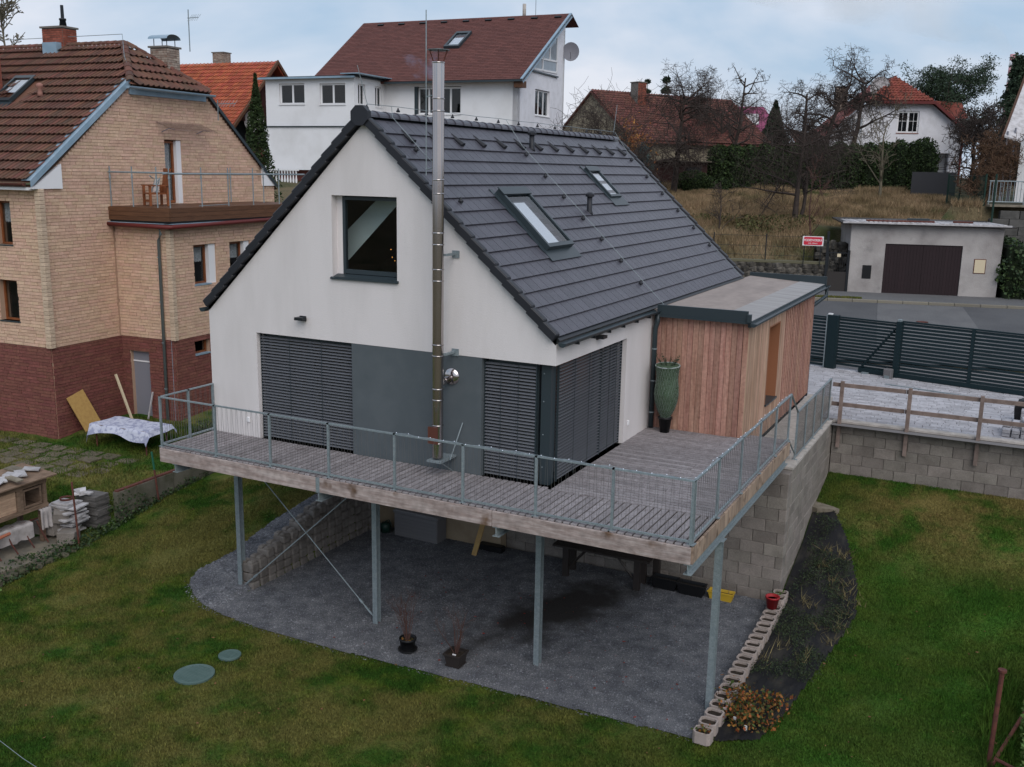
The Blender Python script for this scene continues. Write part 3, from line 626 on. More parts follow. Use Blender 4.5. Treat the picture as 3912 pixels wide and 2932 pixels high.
# street: asphalt, patch, pavement, kerb
def strip(name, u0, u1, w0, w1, dz, m, nu=30, h0=None, h1=None):
    U = np.linspace(u0, u1, nu); z0 = lin(w0, [-11.5, -2.3, 0], [-.60, .31, .46]) if h0 is None else h0; z1 = lin(w1, [-11.5, -2.3, 0], [-.60, .31, .46]) if h1 is None else h1; V = []; F = []
    for i, u in enumerate(U):
        V += [kp(u, w0, z0 + dz), kp(u, w1, z1 + dz)]
        if i: F.append((2 * i - 2, 2 * i, 2 * i + 1, 2 * i - 1))
    o = npmesh(name, V, F, m); o['kind'] = 'structure'; return o
strip('road', -60, 40, -11.4, -2.36, .02, M['asphalt'])
V = [kp(u, w, lin(w, [-11.5, -2.3], [-.60, .31]) + .028) for u, w in ((1.0, -2.45), (4.3, -2.45), (4.1, -9.6), (.2, -9.4))]
npmesh('road_patch', V, [(0, 1, 2, 3)], M['asphalt2'])['kind'] = 'structure'
strip('pavement', -60, 40, -2.2, .02, .03, M['asphalt2'], h0=.40, h1=.47)
kb = thing('kerb', 'low stone kerb along the pavement in front of the garage', 'kerb', kind=None)
it = [((*kp(-6 + i * 1.0 + .5, -2.27)[:2], .37), (.985, .15, .14), RZ(KA)) for i in range(22)]; pieces(kb, 'kerb_stone', it, M['kerb'], ch=.015)
g = npmesh('verge_grass', *blades(np.array([kp(u, w, .44) for u, w in zip(rg.uniform(-3.2, .4, 2500), rg.uniform(-2.15, -1.7, 2500))]), .06, .02, rg), M['lawnb']); tag(g, 'thin strip of green grass on the pavement edge', 'grass', kind='stuff')
mh = MB().lathe((*kp(2.3, -5.5)[:2], -.01 + .05), [(.22, 0), (.22, .008)], 18).build('manhole_cover', M['rust']); tag(mh, 'small round iron cover in the lighter road patch', 'manhole cover')
# driveway
grid('driveway', -8, 15, 12.5, 21.5, .5, lambda x, y: -.705 + 0 * x, M['sand'], lambda x, y: kf(x, y) < -10.5)['kind'] = 'structure'
grid('driveway', 2.2, 15, 10.2, 21.5, .5, lambda x, y: -.70 + 0 * x, M['sand'], lambda x, y: kf(x, y) < -10.5)['kind'] = 'structure'
PB = bpy.data.objects['driveway.001']
it = []; ga = math.radians(-13.5); G0 = np.array([1.714, 17.763]); GE = np.array([math.cos(ga), math.sin(ga)]); GNv = np.array([-math.sin(ga), math.cos(ga)])
row = 0; y = 10.78
while y < 19:
    h = .135; x = (2.3 if y < 12.7 else -2.5) - random.random() * .4
    while x < 11.5:
        l = random.choice((.27, .36, .45))
        if (np.array([x, y]) - G0) @ GNv < .25: it.append(((x + l / 2, y, -.665 + random.random() * .006), (l - .012, h - .012, .05), None))
        x += l
    y += h
pieces(PB, 'paver', it, M['paver'], ch=.008)
b = MB(); b.bb((2.1, 5.2, -.62), (2.75, 12.3, -.42)); o = b.build('path', M['conc']); o['kind'] = 'structure'
b = MB(); b.bb((3.3, 10.55, -.655), (8.5, 10.75, -.637)); b.build('sand_edge', M['conc'])['kind'] = 'structure'

# ================================================================== concrete-block retaining walls
BH, BL = .268, .52
def blockwall(name, label, f, a0, a1, z0, z1, th, cap=True, beige=None):
    t = thing(name, label, 'wall'); co = MB(); mbox(co, f, a0 + .04, a1 - .01, .03, th - .03, z0 - .3, z1 - .06); co.build('core', M['mortar'], t)
    R = courses([(a0, z0 - .2), (a1, z0 - .2), (a1, z1 - .05), (a0, z1 - .05)], [], z1 - .05 - math.ceil((z1 - .05 - z0 + .1) / BH) * BH, z1 - .05, BH, BL, .008)
    it = []
    for p, q, b0, b1 in R:
        c = f((p + q) / 2, th / 2 + random.uniform(-.006, .004), (b0 + b1) / 2); s = np.abs(np.array(f(q - p, th, b1 - b0)) - np.array(f(0, 0, 0))); it.append((c, s, None))
    pieces(t, 'block', it, M['block'], ch=.012)
    if cap: c = MB(); mbox(c, f, a0 - .005, a1, -.004, th + .004, z1 - .048, z1); c.build('cap', M['conc'], t)
    return t
blockwall('retaining_wall', 'grey concrete block wall running back from beneath the deck corner beside the weed bed', fmap('S', 3.07), 5.62, 10.5, -3.75, -.64, .33)
blockwall('retaining_wall', 'grey concrete block wall at the back of the right lawn holding up the driveway', fmap('F', 10.5), 3.08, 14, -2.3, -.64, .3)
blockwall('basement_wall', 'shaded concrete block wall at the back of the undercroft', fmap('F', 5.3), -3.6, 3.07, -3.9, -.65, .3, cap=False)
bw = thing('foundation_wall', 'beige rendered foundation wall behind the grey storage box', 'wall'); b = MB(); b.bb((-7.2, 5.0, -3.9), (-3.6, 5.3, -.36)); b.build('render', M['beige'], bw)
b = MB(); b.bb((-7.2, 5.62, -3.9), (2.05, 12, -.7)); b.build('subsoil', M['soil'])['kind'] = 'structure'

# ================================================================== main house
HOU = thing('gabled_house', 'white rendered house with steep anthracite tiled roof and steel flue', 'house')
W_, AP, EV, RY0, RL = 7.853, 6.254, 2.692, 0., 12.47
gab = [(-W_, -.30), (-W_, EV), (-W_ / 2, AP), (0, EV), (0, -.30)]
X1, X2, X3, OT = -6.615, -4.285, -1.45, 2.186
holes = [(-4.69, -3.235, 3.42, 4.952)]
F0 = fmap('F', 0); S0 = fmap('S', 0)
# upper gable (above the openings), left pier, panels
up = [(-W_, -.30), (-W_, EV), (-W_ / 2, AP), (0, EV), (0, OT), (X1, OT), (X1, -.30)]
wall(F0, up, holes, .28).build('gable_wall', M['plaster'], HOU)
b = MB(); b.bb((X2, .004, -.3), (X3, .28, OT - .003)); b.build('grey_wall_panel', M['grey_plaster'], HOU)
SY1 = 3.46
wall(S0, [(.28, OT), (.28, EV), (RL, EV), (RL, -.3), (SY1, -.3), (SY1, OT)], [], .28).build('side_wall', M['plaster'], HOU)
b = MB(); b.bb((-W_, .28, -.3), (-W_ + .28, RL, EV)); b.bb((-W_, RL - .28, -.3), (0, RL, EV)); b.prism([(-W_, EV), (-W_ / 2, AP), (0, EV)], 'y', RL - .28, RL); b.build('rear_wall', M['plaster'], HOU)
b = MB(); b.bb((-W_ + .01, .02, -.34), (-.01, RL - .3, -.02)); b.build('floor_slab', M['conc'], HOU)
b = MB(); b.bb((-W_ + .3, .3, 2.5), (-.3, RL - .3, 2.62)); b.build('ceiling', M['inner'], HOU)
b = MB(); b.bb((-W_ + .3, 2.2, 0), (-.6, 2.3, 2.5)); b.bb((-1.8, 2.3, 0), (-1.7, 4.5, 2.5)); b.build('partition', M['inner'], HOU)
b = MB(); b.bb((-.33, .14, -.02), (-.14, .33, OT)); b.build('corner_post', M['anth'], HOU)
b = MB(); [b.box((-.335 + .06, .135, z), (.02, .012, .02)) for z in (.3, .9, 1.5, 2.0)]; b.build('bolt', M['zinc'], HOU)
# attic window: frame, pane, pale teal diagonal panel set behind it
w = MB()
for a in ((-4.56, -4.50, 3.49, 4.93), (-3.30, -3.24, 3.49, 4.93), (-4.5, -3.3, 4.87, 4.93), (-4.5, -3.3, 3.49, 3.57)): mbox(w, F0, a[0], a[1], .16, .24, a[2], a[3])
wo = w.build('attic_window', M['anth'], HOU); p = MB(); mbox(p, F0, -4.5, -3.3, .19, .197, 3.57, 4.87); p.build('pane', glass, wo)
p = MB(); p.prism([(-4.72, 3.42), (-4.56, 3.42), (-4.56, 4.94), (-4.72, 4.94)], 'y', .16, .24); p.build('frame_infill', M['plaster'], wo)
p = MB(); p.prism([(-4.62, 3.395), (-3.2, 3.395), (-3.2, 3.44), (-4.62, 3.44)], 'y', -.04, .16); p.add([(-4.72, -.05, 3.39), (-3.215, -.05, 3.39), (-3.215, -.05, 3.42), (-4.72, -.05, 3.42), (-4.72, .16, 3.42), (-3.215, .16, 3.44), (-3.215, .16, 3.48), (-4.72, .16, 3.48)], [(0, 1, 2, 3), (3, 2, 6, 7), (0, 3, 7, 4), (1, 5, 6, 2)]); p.build('sill', M['anth'], wo)
# attic room, with the pale diagonal panel inside
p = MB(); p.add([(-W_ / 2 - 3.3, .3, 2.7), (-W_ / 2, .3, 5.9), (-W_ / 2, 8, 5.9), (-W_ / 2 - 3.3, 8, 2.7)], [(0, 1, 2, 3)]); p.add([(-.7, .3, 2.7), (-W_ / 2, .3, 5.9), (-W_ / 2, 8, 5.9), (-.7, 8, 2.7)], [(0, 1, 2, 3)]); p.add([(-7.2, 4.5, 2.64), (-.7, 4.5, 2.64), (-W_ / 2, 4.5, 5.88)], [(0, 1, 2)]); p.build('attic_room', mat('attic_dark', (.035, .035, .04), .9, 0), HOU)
p = MB(); p.add([(-5.45, .9, 3.86), (-4.28, .9, 4.87), (-4.2, 1.4, 4.95), (-3.60, 1.4, 4.98), (-3.60, .9, 4.98), (-4.935, .9, 3.70), (-5.6, .9, 3.2)], [(0, 1, 4, 5, 6)]); p.build('diagonal_panel', M['pale_panel'], HOU)
for q in ((-3.968, .9, 3.917), (-3.941, .9, 3.77), (-3.881, .9, 3.705)): MB().lathe(q, [(.007, 0), (.007, .012)], 6).build('fairy_light', M['warm'], HOU)
# ground-floor glazing and external venetian blinds
def blind(f, a0, a1, z0, z1, d, lbl=None):
    g = MB()
    for p in ((a0, a0 + .07, z0, z1), (a1 - .07, a1, z0, z1), (a0 + .07, a1 - .07, z0, z0 + .08), (a0 + .07, a1 - .07, z1 - .08, z1), ((a0 + a1) / 2 - .04, (a0 + a1) / 2 + .04, z0 + .08, z1 - .08)): mbox(g, f, p[0], p[1], d + .09, d + .16, p[2], p[3])
    wo = g.build('glazed_door', M['anth'], HOU); p = MB(); mbox(p, f, a0 + .03, a1 - .03, d + .12, d + .127, z0, z1); p.build('pane', glassd, wo)
    it = []; n = int((z1 - z0 - .04) / .060); tilt = math.radians(24)
    for i in range(n):
        z = z0 + .05 + i * .060; tl = (tilt if f(1, 0, 0)[0] == 1 else math.radians(7)) + random.uniform(-.02, .02)
        if f(1, 0, 0)[0] == 1: c = ((a0 + a1) / 2, f(0, d, 0)[1], z); R = RX(-tl); s = (a1 - a0 - .03, .062, .005)
        else: c = (f(0, d, 0)[0], (a0 + a1) / 2, z); R = RY(tl); s = (.062, a1 - a0 - .03, .005)
        if f(1, 0, 0)[0] == 1: R = RX(tl)
        it.append((c, s, R))
    hb = MB(); mbox(hb, f, a0, a0 + .015, d - .02, d + .02, z0, z1); mbox(hb, f, a1 - .015, a1, d - .02, d + .02, z0, z1)
    for t in (.33, .67): mbox(hb, f, a0 + (a1 - a0) * t - .003, a0 + (a1 - a0) * t + .003, d - .045, d - .039, z0, z1)
    bl = hb.build('blind', M['anth'], HOU)
    pieces(bl, 'slat', it, M['blind'])
blind(F0, X1 + .012, X2 - .012, 0, OT - .01, .11)
blind(F0, X3 + .012, -.40, 0, OT - .01, .11)
blind(S0, .36, 2.36, 0, OT - .01, .11); blind(S0, 2.37, SY1 - .012, 0, OT - .01, .11)
b = MB(); b.bb((X1, .0, -.3), (X2, .28, -.02)); b.bb((X3, .02, -.3), (0, .28, -.02)); b.bb((-.28, .28, -.3), (-.02, SY1, -.02)); b.build('threshold', M['anth'], HOU)
# roof
RIDGE = np.array([-3.93, 0, 6.40]); ER = np.array([.035, 0, 2.63]); EL = np.array([-7.895, 0, 2.63]); Y0, Y1 = -.02, RL
sR = (RIDGE - ER); sR /= np.linalg.norm(sR); nR = np.array([-sR[2], 0, sR[0]]); nR = -nR if nR[2] < 0 else nR
frR = slope_frame(ER, RIDGE - ER, (0, 1, 0)); frL = slope_frame(EL, RIDGE - EL, (0, 1, 0)); SL = float(np.linalg.norm(RIDGE - ER))
for E_, fr in ((ER, frR), (EL, frL)):
    P, s, w, n = fr; b = MB(); q = [P + s * a + n * c + w * y for y in (Y0 + .02, Y1) for a, c in ((-.02, -.10), (SL, -.10), (SL, .02), (-.02, .02))]
    b.add(q, [(0, 1, 2, 3), (7, 6, 5, 4), (0, 4, 5, 1), (1, 5, 6, 2), (2, 6, 7, 3), (3, 7, 4, 0)]).build('roof_underlay', M['black'], HOU)
EX = .327
tiles(HOU, frR, 16, lambda s: (.04, Y1 - .02), .30, EX, M['tile'], th=.022, lift=.034, name='roof_tile', s0=.05, gap=.010, limit=300)
tiles(HOU, frL, 16, lambda s: (.04, Y1 - .02), .30, EX, M['tile'], th=.022, lift=.034, name='roof_tile', s0=.05, gap=.010, limit=0)
it = []
for fr in (frR, frL):
    P, s, w, n = fr; R = np.array([w, s, n]).T; R = R if np.linalg.det(R) > 0 else np.array([-w, s, n]).T; an = .085
    sa = s * math.cos(an) - n * math.sin(an); na = n * math.cos(an) + s * math.sin(an); R2 = np.array([w, sa, na]).T; R2 = R2 if np.linalg.det(R2) > 0 else np.array([-w, sa, na]).T
    for k in range(16):
        for yy in (-.045, Y1 + .02): it.append((P + s * (.05 + (k + .5) * EX + .02) + w * yy + n * .015, (.15, EX * 1.1, .15), R2))
pieces(HOU, 'verge_tile', it, M['verge'], ch=.02)
def halfround(r0, r1, L, n=10):
    V = []; F = []
    for y, r in ((0, r0), (L, r1)):
        for k, rr in ((0, r), (1, r - .02)):
            for i in range(n + 1): a = math.pi * i / n; V.append((rr * math.cos(a) * 1.05, y, rr * math.sin(a) * .85))
    m_ = n + 1
    for i in range(n): F += [(i, i + 1, 2 * m_ + i + 1, 2 * m_ + i), (i, i + m_, i + m_ + 1, i + 1)]
    return V, F
RV, RF = halfround(.15, .128, .40); rm = tess(RV, RF); rm.materials.append(M['tile'])
k = 0; y = -.06
while y < Y1 - .2:
    o = link('ridge_tile', rm, HOU); o.location = (-3.93, y, 6.36); y += .345
b = MB(); V_ = [(0 + .2 * math.cos(a), .19 * math.sin(a)) for a in [math.radians(22.5 + 45 * i) for i in range(8)]]; b.prism([(-3.93 + u, 6.38 + v) for u, v in V_], 'y', -.15, -.04); b.build('ridge_end_cap', M['verge'], HOU)
# gutters, downpipe
def gutter(x, y0, y1, z, r=.075, parent=HOU, m=M['anth']):
    V = []; F = []; n = 8
    for y in (y0, y1):
        for rr in (r, r - .012):
            for i in range(n + 1): a = math.pi * (1 + i / n); V.append((x + rr * math.cos(a), y, z + rr * math.sin(a)))
    q = n + 1
    for i in range(n): F += [(i, i + 1, 2 * q + i + 1, 2 * q + i), (q + i, q + i + 1, 3 * q + i + 1, 3 * q + i)]
    F += [tuple(range(q)), tuple(range(2 * q, 3 * q)), (0, 2 * q, 3 * q, q), (n, 2 * q + n, 3 * q + n, q + n)]
    return MB().add(V, F).build('gutter', m, parent)
gutter(.13, -.06, 5.05, 2.60); gutter(-7.99, -.06, RL, 2.58)
it = [((.13, y, 2.535), (.17, .02, .05), None) for y in (.5, 1.25, 2.0, 2.75, 3.5, 4.25)]; pieces(HOU, 'gutter_bracket', it, M['black'])
b = MB(); b.tube([(.13, 4.93, 2.52), (.13, 4.93, 2.35), (.09, 4.93, 2.2), (.09, 4.93, .02)], .055, 10); b.build('downpipe', M['anth'], HOU, True)
for z in (.35, 1.05, 1.75): MB().tube([(.09, 4.93, z), (.09, 4.93, z + .025)], .062, 10).build('pipe_clip', M['zinc'], HOU)
# skylights
def onroof(y, s, h=0): return ER + sR * s + nR * h + np.array([0, y, 0])
def roofbox(mb, y0, y1, s0, s1, h0, h1): mb.add([onroof(y, s, h) for h in (h0, h1) for y, s in ((y0, s0), (y1, s0), (y1, s1), (y0, s1))], BOXF)
def skylight(y0, y1, s0, s1, fw, blindf, up=.13):
    b = MB()
    for a in ((y0, y0 + fw, s0, s1), (y1 - fw, y1, s0, s1), (y0 + fw, y1 - fw, s0, s0 + fw * 1.2), (y0 + fw, y1 - fw, s1 - fw * 2, s1)): roofbox(b, a[0], a[1], a[2], a[3], .03, up)
    roofbox(b, y0 - .02, y1 + .02, s1 - fw * 2.2, s1 + .03, up, up + .02)
    o = b.build('skylight', M['anth'], HOU)
    f = MB(); roofbox(f, y0 - .12, y0, s0 - .02, s1 + .1, .045, .06); roofbox(f, y1, y1 + .12, s0 - .02, s1 + .1, .045, .06); roofbox(f, y0 - .10, y1 + .14, s0 - .26, s0, .048, .062); f.build('flashing', M['anth'], o)
    g = MB(); roofbox(g, y0 + fw, y1 - fw, s0 + fw, s1 - fw * 2, up - .035, up - .028); g.build('pane', glass, o)
    c = MB(); ws = (s1 - fw * 2) - (s0 + fw); roofbox(c, y0 + fw * 1.1, y0 + fw + (y1 - y0 - 2 * fw) * blindf[0], s0 + fw, s0 + fw + ws * blindf[1], up - .07, up - .062); c.build('roller_blind', M['membrane'], o)
    d = MB(); roofbox(d, y0 + fw, y1 - fw, s0 + fw, s1 - fw * 2, .035, .04); d.build('light_shaft', M['inner'], o)
skylight(2.22, 3.42, 1.86, 3.42, .075, (.62, .86), .17); skylight(7.88, 8.60, 3.16, 4.15, .06, (1, 1.), .11)
for y, s, h in ((5.86, 4.74, .46), (5.91, 2.72, .5)):
    c = onroof(y, s, .0); b = MB(); b.lathe(c, [(.085, 0), (.075, .06), (.06, .1), (.06, h - .1)], 14); o = b.build('vent_pipe', M['verge'], HOU, True)
    MB().lathe(c, [(.06, h - .1), (.1, h - .09), (.1, h - .04), (.05, h)], 14).build('vent_cap', M['verge'], o)
for y in (.73, 1.66, 2.57, 3.48, 4.41, 5.34, 6.25, 7.15, 8.08, 9.01, 9.9, 10.82, 11.74):
    b = MB(); w_ = .065
    V = [onroof(y - w_ * .5, 5.05, .03), onroof(y + w_ * .5, 5.05, .03), onroof(y - w_, 4.72, .03), onroof(y + w_, 4.72, .03), onroof(y + w_, 4.72, .09), onroof(y - w_, 4.72, .09), onroof(y + w_ * .6, 4.72, .13), onroof(y - w_ * .6, 4.72, .13), onroof(y, 5.08, .06)]
    b.add(V, [(2, 3, 4, 6, 7, 5), (0, 2, 5, 8), (1, 8, 4, 3), (8, 5, 7), (8, 7, 6), (8, 6, 4), (0, 1, 3, 2)]).build('vent_tile', M['verge'], HOU)
# lightning conductor
LC = thing('lightning_conductor', 'thin pale lightning wire on small black holders across the dark roof', 'lightning wire')
for y, ss, e0, e1 in ((5.22, (4.53, 3.86, 3.22, 2.56, 1.93, 1.28, .62), 5.45, -.05), (11.93, (4.52, 3.86, 3.2, 2.54, 1.88, 1.22), 5.45, 0), (.62, (4.52, ), 5.45, 4.35)):
    for s in ss:
        b = MB(); c = onroof(y, s, .04); b.lathe(c, [(.045, 0), (.05, .03), (.03, .06), (.012, .1)], 10); b.build('wire_holder', M['verge'], LC)
    pts = [onroof(y, e0 + (e1 - e0) * i / 8, .13 if i else .25) for i in range(9)]
    if y < 1: pts.append(onroof(.78, 4.02, .09))
    if y == 5.22: pts += [np.array([.1, 5.05, 2.56]), np.array([.13, 5.0, 2.4])]
    MB().tube(pts, .006, 5).build('wire', M['zinc'], LC)
b = MB(); c = onroof(.63, 3.21, .04); b.lathe(c, [(.045, 0), (.05, .03), (.03, .06), (.012, .1)], 10); b.build('wire_holder', M['verge'], LC)
for i in range(13): b = MB(); b.lathe((-3.93, .1 + i * 1.02, 6.50), [(.03, 0), (.04, .02), (.02, .05), (.01, .08)], 8).build('wire_holder', M['verge'], LC)
MB().tube([(-3.93, .1 + i * 1.02, 6.59 + .01 * (i % 2)) for i in range(13)], .006, 5).build('wire', M['zinc'], LC)
MB().tube([(-3.93, .12, 6.58), (-4.02, -.05, 7.25)], .006, 5).build('air_rod', M['zinc'], LC); MB().tube([(-3.93, 12.3, 6.58), (-3.87, 12.35, 7.35)], .008, 5).build('air_rod', M['zinc'], LC)
# wall lights and sockets
def spot(loc, rz, lbl):
    t = thing('wall_light', lbl, 'lamp', loc, rz); MB().bb((-.07, -.03, -.05), (.07, 0, .05)).build('back_plate', M['black'], t); MB().bb((-.1, -.16, -.025), (.1, -.03, .03)).build('lamp_head', M['black'], t)
spot((-5.42, 0, 2.57), 0, 'black box wall light above the wide left blind'); spot((.0, 1.86, 2.44), math.pi / 2, 'black wall light under the gutter above the side blind')
for l, rz, lb in (((-6.9, 0, .355), 0, 'small white socket left of the wide blind'), ((0, 3.69, .38), math.pi / 2, 'small white socket between the side blind and the wooden shed')):
    t = thing('wall_socket', lb, 'socket', l, rz); MB().bb((-.04, -.03, -.05), (.04, 0, .05), .008).build('cover', M['white'], t)
# flue
FL = thing('steel_flue', 'polished stainless steel chimney flue standing before the white gable', 'chimney')
fx, fy = -2.12, -.40; bands_ = [.35, .62, .95, 1.42, 1.62, 2.22, 2.42, 3.55, 3.75, 4.18, 4.38, 5.05, 5.28, 6.42, 6.62, 7.2]
for i in range(len(bands_) - 1):
    b = MB(); z0, z1 = bands_[i], bands_[i + 1]; b.lathe((fx, fy, 0), [(.10, z0), (.10, z1)], 36, False); b.build('flue_section', M['steel'], FL, True)
    MB().lathe((fx, fy, 0), [(.107, z1 - .012), (.107, z1 + .012)], 36).build('clamp_band', M['steel'], FL, True)
b = MB()
for i in range(6): a = i * math.pi / 3; b.tube([(fx + .08 * math.cos(a), fy + .08 * math.sin(a), 7.18), (fx + .17 * math.cos(a), fy + .17 * math.sin(a), 7.40)], .009, 5)
b.build('cowl_strut', M['rust'], FL); MB().lathe((fx, fy, 7.395), [(.185, 0), (.19, .010), (.09, .022), (.02, .028)], 28).build('cowl_cap', M['zinc'], FL, True)
b = MB(); b.tube([(fx, fy, 1.72), (fx, -.06, 1.72)], .075, 20); b.build('inlet_pipe', M['steel'], FL, True)
V = []; b = MB()
for r_, y_ in ((.16, -.005), (.145, -.03), (.07, -.06)):
    for i in range(24): a = 2 * math.pi * i / 24; V.append((fx + .05 + r_ * math.cos(a), y_, 1.78 + r_ * math.sin(a)))
b.add(V, [(k * 24 + i, k * 24 + (i + 1) % 24, k * 24 + 24 + (i + 1) % 24, k * 24 + 24 + i) for k in range(2) for i in range(24)] + [tuple(range(48, 72))]); b.build('wall_rosette', M['steel'], FL, True)
for z in (2.22, 3.98): b = MB(); b.bb((fx + .08, -.34, z), (fx + .13, 0, z + .04)); b.bb((fx + .06, -.02, z - .05), (fx + .2, 0, z + .08)); b.build('wall_bracket', M['zinc'], FL)
b = MB(); b.bb((fx - .14, -.56, .28), (fx + .16, 0, .315)); b.tube([(fx + .2, -.3, .3), (fx + .3, -.02, .95)], .012, 6); b.tube([(fx + .1, -.5, .3), (fx + .1, -.02, -.0)], .012, 6); b.build('base_bracket', M['zinc'], FL)
MB().bb((fx - .13, -.53, .62), (fx + .07, -.50, .93)).build('inspection_door', M['redpl'] if 0 else mat('copper_sheet', (.25, .10, .08), .3, 0, metal=.7), FL)
b = MB(); b.tube([(fx - .24, fy, 5.35), (fx - .24, fy, 8.05)], .009, 6); b.tube([(fx - .24, fy, 5.45), (fx, fy, 5.5)], .01, 5); b.tube([(fx - .24, fy, 6.65), (fx, fy, 6.7)], .01, 5); b.build('lightning_rod', M['zinc'], FL)

# ================================================================== larch shed
SH = thing('timber_annex', 'flat-roofed annex clad in reddish vertical larch boards beside the deck', 'shed')
SX, SY0, SY2 = 2.055, 5.07, 12.3
b = MB(); b.bb((.05, SY0 + .04, -.5), (SX - .32, SY2 - .04, 2.46)); b.bb((SX - .32, SY0 + .04, -.5), (SX - .045, 7.08, 2.46)); b.bb((SX - .32, 8.17, -.5), (SX - .045, SY2 - .04, 2.46)); b.bb((SX - .32, 7.08, -.5), (SX - .045, 8.17, .28)); b.bb((SX - .32, 7.08, 2.14), (SX - .045, 8.17, 2.46)); 
b.build('shed_core', M['inner'], SH)
it = []; x = .06; 
while x < SX - .02:
    w_ = .118; it.append(((x + w_ / 2, SY0 + .02 - random.random() * .004, 1.24), (min(w_, SX - x) - .006, .03, 2.5), None)); x += w_
pieces(SH, 'board', it, M['larch'], ch=.004)
zt = 2.36
def lath(y0, y1, w_, m, z0=-.38, z1=None, gap=.008, dp=.03):
    it = []; y = y0
    while y < y1 - .01:
        a, b_ = (z0, z1 if z1 is not None else 2.45); c = y + w_ / 2
        if 7.08 < c < 8.16 and dp <= .03:
            it.append(((SX - .015, c, (a + .32) / 2), (dp, w_ - gap, .32 - a), None)); it.append(((SX - .015, c, (2.13 + b_) / 2), (dp, w_ - gap, b_ - 2.13), None))
        else: it.append(((SX - .015 + (dp - .03) / 2, c, (a + b_) / 2), (dp, w_ - gap, b_ - a), None))
        y += w_
    return it
pieces(SH, 'cladding_lath', lath(SY0 + .04, 8.72, .098, None, gap=.022), M['larch2'], ch=0)
pieces(SH, 'slat', lath(8.74, SY2, .21, None, gap=.125, dp=.045), M['larch'], ch=0)
b = MB(); f = fmap('S', SX); mbox(b, f, 7.09, 7.12, 0, .26, .32, 2.13); mbox(b, f, 8.13, 8.16, -.005, .26, .32, 2.13); mbox(b, f, 7.12, 8.13, -.005, .26, 2.10, 2.13); wo = b.build('window_reveal', M['reveal_wood'], SH)
b = MB(); mbox(b, f, 7.12, 8.13, .25, .262, .32, 2.1); b.build('shutter_panel', M['reveal_wood'], wo); b = MB(); mbox(b, f, 7.06, 8.18, -.04, .26, .285, .325); b.build('sill', M['anth'], wo)
b = MB(); b.add([(0.02, 4.98, 2.62), (2.0, 4.98, 2.50), (2.0, 13.4, 2.50), (0.02, 13.4, 2.62), (.02, 4.98, 2.50), (2.0, 4.98, 2.44), (2.0, 13.4, 2.44), (.02, 13.4, 2.5)], BOXF); b.build('roof_deck', M['roofsheet'], SH)
b = MB(); b.add([(1.42, 4.99, 2.54), (2.1, 4.99, 2.498), (2.1, 13.4, 2.498), (1.42, 13.4, 2.54), (1.42, 4.99, 2.545), (2.1, 4.99, 2.508), (2.1, 13.4, 2.508), (1.42, 13.4, 2.545)], BOXF); b.build('roof_board', M['roofgrey'], SH)
b = MB(); b.bb((.12, 4.92, 2.50), (2.06, 4.98, 2.72)); b.bb((.12, 4.90, 2.46), (2.10, 5.0, 2.50)); b.bb((2.06, 4.86, 2.5), (2.13, 4.98, 2.66)); b.bb((0, 13.4, 2.45), (2.15, 13.46, 2.72)); b.build('parapet_flashing', M['anth'], SH)
gutter(2.19, 4.9, 13.5, 2.47, .07, SH); b = MB(); b.bb((2.06, 4.98, 2.38), (2.12, 13.4, 2.5)); b.build('fascia', M['anth'], SH)
MB().tube([(2.19, 13.3, 2.42), (2.19, 13.3, 2.2), (2.0, 12.5, 2.0), (2.0, 12.42, 1.9), (2.0, 12.42, -.5)], .05, 10).build('downpipe', M['anth'], SH, True)

# ================================================================== deck
DK = thing('timber_deck', 'raised terrace of weathered grey boards with larch fascia around the house corner', 'terrace')
DX0, DX1, DY0 = -7.85, 2.985, -1.5
it = []; x = DX0
while x < DX1 - .02:
    w_ = .132; y1 = 0 if x + w_ / 2 < -.02 else -.10
    it.append(((x + w_ / 2, (DY0 + .0 + y1) / 2 - .01, -.013 + random.uniform(-.002, .002)), (min(w_, DX1 - x) - .030, round(y1 - DY0 - .0, 3), .028), None)); x += w_
y = -.09
while y < 5.2:
    w_ = .132; x0 = .0
    if y < 5.06: cuts = [x0, random.choice((1.2, 1.8, DX1)), DX1]
    else: cuts = [x0, DX1]
    for a, b_ in zip(cuts, cuts[1:]):
        if b_ - a > .1: it.append(((max(a, 2.07 if y > 5.0 else a) / 2 + b_ / 2, y + w_ / 2, -.013 + random.uniform(-.002, .002)), (round(b_ - max(a, 2.07 if y > 5.0 else a) - .006, 3), w_ - .026, .028), None))
    y += w_
pieces(DK, 'board', it, M['deck'], ch=.003)
for a, b_ in ((DX0, -4.02), (-3.93, -.4), (-.392, DX1)): MB().bb((a, DY0 - .03, -.30), (b_, DY0 + .015, -.03), .006).build('fascia_plank', M['fascia'], DK)
MB().bb((-4.02, DY0 - .02, -.3), (-3.93, DY0 + .02, -.03)).build('joint_plate', M['zinc'], DK)
it = []; y = DY0 - .0
while y < 5.3: l = .30; it.append(((DX1 + .012, y + l / 2, -.165), (.04, l - .02, .265), None)); y += l
pieces(DK, 'end_block', it, M['fascia2'], ch=.004)
it = []; y = -1.4
while y < 5.2: it.append(((-2.43, y, -.17), (10.7, .06, .27), None)) if y < -.05 else it.append(((1.5, y, -.17), (2.9, .06, .27), None)); y += .42
pieces(DK, 'joist', it, M['wood'])
MB().bb((-7.88, DY0, -.3), (-7.85, 0, -.03)).build('fascia_plank', M['fascia'], DK)
def ibeam(mb, x, y0, y1, z1, h=.17, w_=.13): mb.bb((x - w_ / 2, y0, z1 - .012), (x + w_ / 2, y1, z1)); mb.bb((x - w_ / 2, y0, z1 - h), (x + w_ / 2, y1, z1 - h + .012)); mb.bb((x - .006, y0, z1 - h + .012), (x + .006, y1, z1 - .012))
